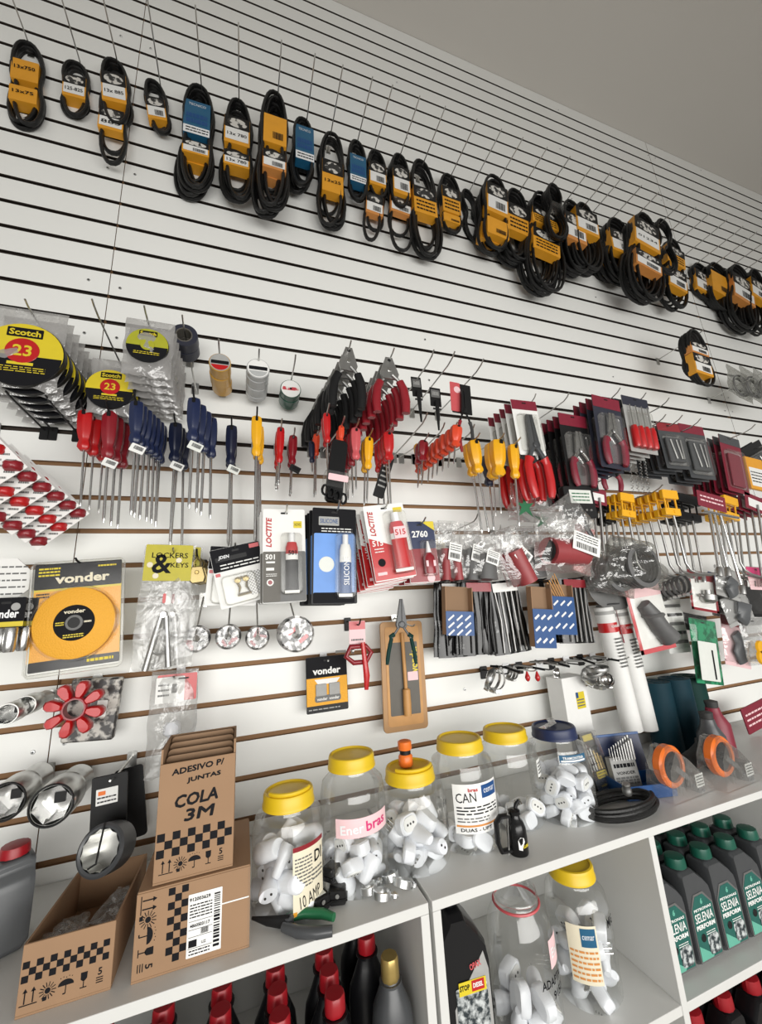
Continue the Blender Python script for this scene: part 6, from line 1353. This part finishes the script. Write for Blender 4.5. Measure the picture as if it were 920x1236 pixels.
m = MB(); m.tube([(-R*.85, 0, .078), (-.040, 0, .080), (-.052, 0, .070), (-.053, 0, .03), (-.046, 0, .012), (-R*.9, 0, .010)], .0052, 'black', 10, ry=.008, up=(0, 1, 0)); m.build('handle', t)
m = MB(); m.tube([(-.030, -.004, .004), (-.024, -.004, .06), (-.020, -.004, .102)], .0026, 'chrome', 8, radii=[1, 1, .5]); m.build('lever', t)
m = MB()
def cyl(x, z): return (R*1.03*sin(x/R), -R*1.03*cos(x/R), z)
m.add([cyl(x, z) for x, z in ((-.012, .016), (-.004, .014), (-.002, .022), (.004, .030), (.002, .038), (-.006, .040), (-.012, .034))], [(0, 1, 2, 3, 4, 5, 6)], 'paper')
vs, fs, x0, x1, y0, y1 = text_mesh('LUBEL', .04); m.add([cyl((a_-x0)/(x1-x0)*.020-.001, (b_-y0)/(y1-y0)*.006+.018) for a_, b_ in vs], fs, 'cardyellow'); m.build('logo', t)

# drill sets, cable, castors
q = fit((722, 880), (728, 962), 40, Y=.28); W, H = .075, .150; P = onz(728, 962, ZT)
t = thing('drill_bit_set', 'clear and black case of drill bits with yellow label, right of the blue-lidded jar', 'drill set', (P.x+.040, P.y+.035, ZT), (radians(-14), 0, radians(8)))
m = MB(); m.rbox(-W/2, W/2, .001, H, -.004, .014, 'black', r=.006, bev=.002); [m.rbox(-W*.45, W*.45, H*z, H*z+.004, -.010, -.004, 'blackgloss', r=.001) for z in (.16, .30, .44, .58, .72)]; m.build('case_back', t)
m = MB(); m.rbox(-W*.22, W*.35, H*.86, H*.97, -.006, -.004, 'cardyellow', r=.001); m.rbox(-W*.22, W*.35, H*.20, H*.32, -.0125, -.0105, 'cardyellow', r=.001); m.scribble(-W*.18, W*.3, H*.21, H*.31, -.0129, 2, 'ink', 2); m.text('vonder', 0, -.0108, H*.08, .007, 'cardyellow', bold=.03); m.build('labels', t)
for i in range(6): m = MB(); x = -W*.38+W*.15*i; m.tube([(x, -.008, H*.34), (x, -.008, H*(.86-.06*i))], .0015+.0005*i, 'dullsteel' if i < 3 else 'gold', 8); m.build('drill_bit', t)
m = MB(); m.rbox(-W/2-.002, W/2+.002, 0, H+.004, -.016, -.0145, 'blister', r=.007); m.build('clear_cover', t)
P = onz(785, 968, ZT)
t = thing('drill_bit_case', 'open blue metal case with a rack of steel drill bits', 'drill set', (P.x+.035, P.y+.055, ZT), (0, 0, radians(-14)))
t.scale = (1.2, 1.15, 1.15)
m = MB(); W, D = .125, .085
for c, d in (((0, 0, .002), (W, D, .003)), ((0, -D/2, .016), (W, .003, .030)), ((0, D/2, .016), (W, .003, .030)), ((-W/2, 0, .016), (.003, D, .030)), ((W/2, 0, .016), (.003, D, .030))): m.box(c, d, 'blue')
m.build('tray', t, bevel=.0008)
m = MB(); m.X = Matrix.Translation((0, D/2, .030)) @ Matrix.Rotation(radians(-12), 4, 'X'); m.box((0, .002, .045), (W, .003, .090), 'darkblue'); m.box((0, .002, .088), (W, .006, .006), 'blue'); m.X = Matrix(); m.build('lid', t, bevel=.0008)
m = MB(); m.X = Matrix.Translation((-.02, D/2-.022, .004)) @ Matrix.Rotation(radians(-10), 4, 'X'); m.box((0, 0, .036), (.068, .022, .068), 'papergrey'); m.scribble(-.028, .028, .045, .056, -.0116, 1, 'ink', 3, .8); m.text('VONDER', 0, -.0117, .034, .007, 'ink', w=.05, bold=.02); m.scribble(-.03, .03, .008, .026, -.0116, 3, 'greylabel', 6, .8); m.X = Matrix(); m.build('bit_rack', t, bevel=.001)
for i in range(9):
    for j in range(2): m = MB(); x = -.048+.007*i; r_ = .0012+.0003*i; y = D/2-.030+.012*j; z1 = .074+.0035*i+.006*j; m.tube([(x, y, .070), (x, y+.002, z1+.016)], r_, 'dullsteel', 7, radii=[1, .9]); m.build('drill_bit', t)
P = onz(760, 985, ZT); t = thing('cable_coil', 'coiled black cable with a steel end nut on the shelf edge', 'cable', (P.x, P.y+.02, ZT))
m = MB(); pts = []
for k_ in range(150):
    a = 2*pi*k_/30; R = .078-.004*sin(a*.37)-.0016*k_/30; pts.append((R*1.25*cos(a)+.004*sin(a*.6), R*.62*sin(a)+.003*cos(a*.45), .0058+.0062*(k_/30)*.75))
t.scale = (1.14, 1.1, 1.1); m.tube(pts, .0056, 'rubber', 8); m.build('cable', t)
m = MB(); m.lathe([(.009, 0), (.011, .002), (.011, .012), (.0095, .014), (.0095, .026), (.007, .028)], 'dullsteel', 18, flute=.03, nf=12); m.build('end_nut', t, loc=(.035, .010, .030), rot=(radians(14), radians(-12), 0))
for i, (u, v, d) in enumerate(((806, 985, 'left'), (862, 960, 'right'))):
    pass
for i, (ub, vb, uc, vc, rpx, d, fx) in enumerate(((818, 962, 806, 918, 25, 'left', 30), (880, 948, 868, 912, 26, 'right', 34))):
    P = onz(ub-8, vb, ZT); C = ony(uc, vc, P.y); R = (ony(uc+rpx, vc, P.y)-ony(uc, vc, P.y)).length*.9; R = min(R*1.08, .055)
    t = thing('caster_wheel', f'orange caster wheel in a clear bag on the shelf, {d} of the two', 'caster', (C.x, P.y, ZT), (0, 0, radians(4)))
    m = MB(); ring(m, R, R*.72, -.014, .014, 'orange', c=(0, R+.022), bev=.005); m.build('tyre', t)
    m = MB(); ring(m, R*.72, R*.2, -.008, .008, 'black', c=(0, R+.022), bev=.002); [m.rbox(-R*.6, R*.6, R+.022-R*.05, R+.022+R*.05, -.0095, -.008, 'black', r=.001)]; m.build('hub', t)
    m = MB(); m.tube([(0, -.018, R+.022), (R*.8, -.020, R*.75), (R*1.3, -.016, R*.42)], .008, 'greyplastic', 8, ry=.004); m.tube([(0, .018, R+.022), (R*.8, .020, R*.75), (R*1.3, .016, R*.42)], .008, 'greyplastic', 8, ry=.004); m.box((R*1.55, 0, R*.45), (R*.5, .05, .05), 'greyplastic'); m.build('fork', t, bevel=.001)
    m = MB(); m.rbox(R*.95, R*1.6, R*.35, R*.95, -.034, -.0335, 'pale', r=.001); m.scribble(R*1.0, R*1.55, R*.4, R*.9, -.0345, 4, 'ink', 3); m.build('price_label', t)
    vs = []; n = 20
    prof = [(-R*1.15, .002), (-R*1.2, R*.6), (-R*.95, R*1.6), (-R*.2, R*2.25+.01), (R*.7, R*1.85), (R*1.4, R*1.2), (R*2.2, R*.35), (R*2.6, .002)]
    for y in (-1, -.6, .6, 1): vs += [(x*(1 if abs(y) < .9 else .93), y*.036+.003*noise.noise((x*40, z*40, y)), z*(1 if abs(y) < .9 else .93)+.0005) for x, z in prof]
    k = len(prof); m = MB(); m.add(vs, [(j*k+i2, j*k+(i2+1), (j+1)*k+i2+1, (j+1)*k+i2) for j in range(3) for i2 in range(k-1)]+[tuple(range(k)), tuple(range(3*k, 4*k))[::-1]], 'bag', True); m.build('plastic_bag', t)
for i, (u, v, R, col, d) in enumerate(((880, 900, .035, 'rubbergrey', 'dark grey rubber elbow behind the right caster bag'), (905, 905, .04, 'oilgrey', 'grey pump body behind the right caster bag'), (912, 925, .040, 'maroon', 'dark red gas fitting at the right end of the shelf'))):
    P = onz(u, 945 if i < 2 else 935, ZT); t = thing('pump_part', d, 'pump part', (P.x+.03, min(-.09, P.y+.10), ZT)); m = MB()
    if i == 0: m.tube([(-.05, 0, R*.8), (0, 0, R*1.1), (.04, 0, R*1.6), (.05, 0, R*2.2)], R*.75, col, 14); m.build('elbow', t)
    else: m.lathe([(R*.8, 0), (R, .006), (R, .08+.02*i), (R*.6, .11+.02*i), (R*.5, .13+.02*i), (R*.25, .135+.02*i)], col, 24, flute=.05, nf=10); m.build('body', t); m = MB(); m.lathe([(R*.45, .13+.02*i), (R*.5, .15+.02*i), (.002, .155+.02*i)], 'rubbergrey', 18); m.build('cap', t)
q = fit((907, 850), (918, 880), 30, Y=.15); t = thing('maroon_print_bag', 'maroon printed packet above the pump parts at the right edge', 'packet', q.loc, q.rot); m = MB(); m.rbox(-q.w*.5, q.w*.6, -q.h, 0, 0, .004, 'maroon', r=.003); m.scribble(-q.w*.4, q.w*.5, -q.h*.8, -q.h*.2, -.0006, 3, 'pinkpale', 3); m.build('packet', t)

# grey oil bottles with red lids and wire at the far left
for i, (x, y, rz) in enumerate(((-.045, -.27, -50), (.035, -.20, -60))):
    oil_bottle('oil_bottle', f'grey bottle with red lid on the shelf at the left edge, {"front" if i == 0 else "rear"} one', (x, y, ZT), radians(rz), .085, .06, .155+.01*i, 'greyplastic', 'redcap', None, capx=-.05, capr=.026)
t = thing('chain_bundle', 'bundle of bright steel chain at the left bottom corner of the shelf', 'chain', (.035, -.36, ZT))
for i in range(12): m = MB(); a = i*.9; m.X = Matrix.Translation((.010*cos(a), .02*sin(a*1.7), .010+.0045*i)) @ Matrix.Rotation(a, 4, 'Z') @ Matrix.Rotation(a*1.3, 4, 'X'); m.tube([(.008*cos(g), .013*sin(g), 0) for g in [2*pi*k_/14 for k_ in range(14)]], .0022, 'chrome', 7, closed=True); m.build('link', t)

# ============================================================ LOWER COMPARTMENTS
ZL, ZR = .70, .715
first = None
spots = [(x, y) for x in (.232, .328, .426, .524, .621) for y in (-.404, -.352, -.300, -.10)] + [(.712, -.30), (.712, -.22)]
def lab_dark(m, W, D, H): m.rbox(-W*.36, W*.36, H*.10, H*.56, -D/2-.0008, -D/2, 'oilblack', r=.004); m.rbox(-W*.3, W*.3, H*.3, H*.42, -D/2-.0014, -D/2-.0008, 'darkred', r=.001); m.scribble(-W*.25, W*.25, H*.15, H*.27, -D/2-.0012, 3, 'papergrey', 3)
for i, (x, y) in enumerate(spots):
    if y > -.2: continue
    row = {-.404: 'front', -.352: 'second', -.300: 'third', -.30: 'third', -.22: 'fourth'}[y]; colm = ['first', 'second', 'third', 'fourth', 'fifth', 'sixth'][i//4]
    lb = f'red-capped dark bottle on the lower shelf, {row} row, {colm} file from the left'
    if first is None: first = round_bottle('oil_bottle', lb, (x, y, ZL), .041, .258, 'oilblack', 'redcap', capr=.0185, caph=.026, sy=.56)
    else: dup(first, (x, y, ZL), (0, 0, random.uniform(-.05, .05)), lb)
def gp(t): m = MB(); m.text('lubel', .0, -.0425, .105, .022, 'paper', w=.05, bold=.05, ang=.1); m.tube([(.030*cos(a), -.0405, .105+.034*sin(a)) for a in [radians(20+15*i) for i in range(18)]], .003, 'cardyellow', 6); m.build('label', t)
round_bottle('oil_bottle', 'grey bottle with dull gold cap beside the red-capped ones', (.738, -.375, ZL), .040, .262, 'oilgrey', 'gold', capr=.0175, paint=gp, caph=.036)
# black diesel bottle
def ld(m, W, D, H):
    m.X = Matrix.Translation((.002, 0, H*.11))
    y = -D/2-.001; m.prism([(-W*.30, -H*.12), (-W*.30, H*.30), (W*.34, H*.56), (W*.42, H*.46), (W*.42, -H*.12)][::1], y, y+.0008, 'papergrey'); m.rbox(-W*.26, W*.36, H*.08, H*.40, y-.0006, y, 'photo_print', r=.003); m.rbox(-W*.26, W*.36, H*.04, H*.10, y-.001, y-.0005, 'red', r=.001)
    m.text('OPAX', W*.16, y-.0006, H*.50, .011, 'pinkred', w=.026, bold=.03, ang=.2); m.rbox(-W*.2, W*.34, H*.36, H*.43, y-.0012, y-.0006, 'cardyellow', r=.001); m.rbox(W*.05, W*.30, H*.37, H*.425, y-.0016, y-.0012, 'red', r=.001); m.text('STOP', -W*.09, y-.0018, H*.40, .009, 'ink', w=.022, bold=.03); m.text('DIESEL', W*.175, y-.002, H*.40, .008, 'paper', w=.022, bold=.03)
    m.lathe([(.011, y-.0012), (.010, y-.0016)], 'redcap', 20, (-W*.1, 0, H*.13), axis='y'); m.lathe([(.007, y-.0017), (.006, y-.002)], 'paper', 16, (-W*.1, 0, H*.13), axis='y')
oil_bottle('oil_bottle', 'large glossy black bottle labelled STOP DIESEL in the right unit', (.902, -.345, ZR), radians(-5), .112, .085, .312, 'oilblack', 'oilblack', ld, capx=-.1, capr=.018)
P1, W1, H1 = Vector((1.075, -.325, ZR)), .150, .250
t = jar('lidless clear jar with pink band and marker writing, in the right unit', P1, W1, H1, lidh=.01, open_='pinkred', lw=.34)
jar_label(t, W1/2, radians(38), .75, .135, .185, 'pinkpale', lambda p, h: p.text('Ener', 0, .160, .018, 'white', w=h*1.6, bold=.02))
jar_label(t, W1/2, radians(22), 1.1, .085, .125, 'clear', lambda p, h: (p.text('ADAPTAD', 0, .116, .015, 'ink', w=h*1.9, bold=.02), p.text('91501', h*.3, .092, .015, 'ink', w=h*1.1, bold=.02)))
fill_jar(P1, W1, 12, .07, 'white plug in the lidless jar below the shelf', 'white plugs in the lidless jar', 23, (1, 0, 2), 1.25)
P2, W2, H2 = Vector((1.255, -.315, ZR)), .150, .262
t = jar('clear jar with bright yellow lid in the compartment below the shelf', P2, W2, H2)
jar_label(t, W2/2, radians(-38), .9, .06, .17, 'cream', lambda p, h: (p.rect(-h*.1, h*.9, .13, .165, 'sleeveblue'), p.text('cemar', h*.4, .148, .008, 'white', w=h*.8), p.lines(-h*.9, h*.9, .065, .125, 6, 'sleeveorange2', 7)))
jar_label(t, W2/2, radians(25), .5, .15, .18, 'clear', lambda p, h: p.text('MIG', 0, .165, .018, 'ink', w=h*1.6, bold=.02))
fill_jar(P2, W2, 22, .15, 'white adapter in the yellow-lidded jar below the shelf', 'white adapters in the lower yellow-lid jar', 29, (0, 1, 2), 1.2)
# green-capped oil bottles
def lg(m, W, D, H):
    y = -D/2-.0008; hx = W*.43
    m.prism([(-hx, H*.04), (-hx, H*.52), (-hx*.55, H*.66), (hx*.30, H*.665), (hx, H*.54), (hx, H*.04)][::1], y-.0006, y+.0006, 'greylabel'); hx *= .92
    m.prism([(-hx, H*.06), (-hx, H*.52), (-hx*.5, H*.64), (hx*.26, H*.645), (hx, H*.53), (hx, H*.06)][::1], y-.0012, y-.0006, 'labelgreen')
    m.prism([(-hx, H*.06), (-hx, H*.20), (hx*.2, H*.08), (hx*.1, H*.06)][::1], y-.0018, y-.0012, 'mint'); m.rbox(-hx*.1, hx*.95, H*.08, H*.26, y-.0018, y-.0012, 'photo_print', r=.008)
    m.lathe([(.0085, y-.002), (.008, y-.0024)], 'black', 18, (-hx*.45, 0, H*.255), axis='y'); m.text('6', 0, y-.0016, H*.585, .013, 'mint', bold=.06)
    m.text('PETRONAS', 0, y-.0016, H*.515, .0058, 'paper', w=hx*1.7, bold=.03); m.text('SELENIA', 0, y-.0016, H*.44, .019, 'paper', w=hx*1.75, bold=.01); m.text('PERFORM', 0, y-.0016, H*.355, .010, 'paper', w=hx*1.8, bold=.04); m.scribble(-hx*.1, hx*.8, H*.26, H*.3, y-.0016, 2, 'paper', 4, .4)
first = None
for j, (y, rn) in enumerate(((-.355, 'front'), (-.287, 'second'), (-.219, 'third'), (-.151, 'back'))):
    for i, x in enumerate((1.487, 1.588, 1.690, 1.793, 1.896)):
        if j >= 2 and i > 3: continue
        lb = f'grey oil bottle with green cap and green label, {rn} row, {nth(i)} from the divider'
        if first is None: first = oil_bottle('oil_bottle', lb, (x, y, ZR), 0, .096, .060, .222, 'oilgrey', 'capgreen', lg, capx=-.24, capr=.0255)
        else: dup(first, (x+.003*j, y, ZR), (0, 0, random.uniform(-.03, .03)), lb)
# red-capped bottles on the shelf under those
first = None
for j, y in enumerate((-.37, -.31, -.25)):
    for i, x in enumerate((1.50, 1.61, 1.72, 1.83, 1.94)):
        lb = f'red-capped dark bottle at the lower right, {nth(j)} row, {nth(i)} from the divider'
        if first is None: first = oil_bottle('oil_bottle', lb, (x, y, .38), 0, .1, .052, .262, 'oilblack', 'redcap', None, capx=0, capr=.024)
        else: dup(first, (x, y, .38), (0, 0, random.uniform(-.05, .05)), lb)

# every kind that repeats carries one group phrase
GROUPS = {'peg_hook': 'wire pegs plugged into the slat wall', 'fan_belt': 'fan belts in the top row', 'screwdriver': 'screwdrivers in the hanging row', 'pliers': 'pliers on the slat wall',
          'bagged_tape_roll': 'bagged tape rolls at upper left', 'tape_roll': 'tape rolls threaded on pegs', 'carded_pliers': 'carded pliers', 'carded_tool': 'carded tools on the right', 'rod_tool': 'bent rod tools on the right',
          'bagged_hose': 'bagged hose pieces', 'carded_glue_tube': '501 glue cards', 'carded_silicone_tube': 'silicone tube cards', 'carded_red_glue_tube': 'red glue tube cards', 'carded_threadlocker': '2760 bottle cards',
          'red_blister_card': 'red blister cards at the left edge', 'paint_brush_pack': 'black foil pouches', 'open_blade_box': 'blue and white open boxes', 'wrapped_washer_roll': 'shrink-wrapped rolls in a row',
          'storage_jar': 'clear jars of adapters', 'cardboard_box': 'cardboard boxes on the shelf', 'oil_bottle': 'oil bottles on the shelves', 'impact_socket': 'chrome sockets at lower left', 'hardware_pack': 'hardware packs at lower right',
          'hose_clamp': 'dark hose clamps', 'worm_clamp': 'steel band clamps', 'swivel_bar': 'thin steel bars on the low pegs', 'caster_wheel': 'bagged caster wheels', 'white_tube': 'white plastic rods', 'abrasive_roll': 'dark teal rolls',
          'zinc_clamp': 'zinc clamps on the shelf edge', 'black_clip': 'black clamp blocks', 'bagged_coil': 'bagged grey coils', 'cardboard_divider': 'divider flaps in the tall box', 'clear_packet': 'packets in the cardboard bin',
          'shelving_unit': 'white shelving units', 'drill_bit_set': 'drill bit sets', 'brass_padlock': 'small brass padlocks', 'bagged_compass': 'bagged compasses', 'carded_battery_terminal': 'battery terminal cards', 'carded_socket_set': 'chrome socket cards'}
cnt = {}
for o in COL.objects:
    if not o.parent and 'label' in o: cnt.setdefault(o.name.split('.')[0], []).append(o)
for k, v in cnt.items():
    if len(v) > 1:
        for o in v:
            if 'group' not in o: o['group'] = GROUPS.get(k, k.replace('_', ' ') + ' repeats')
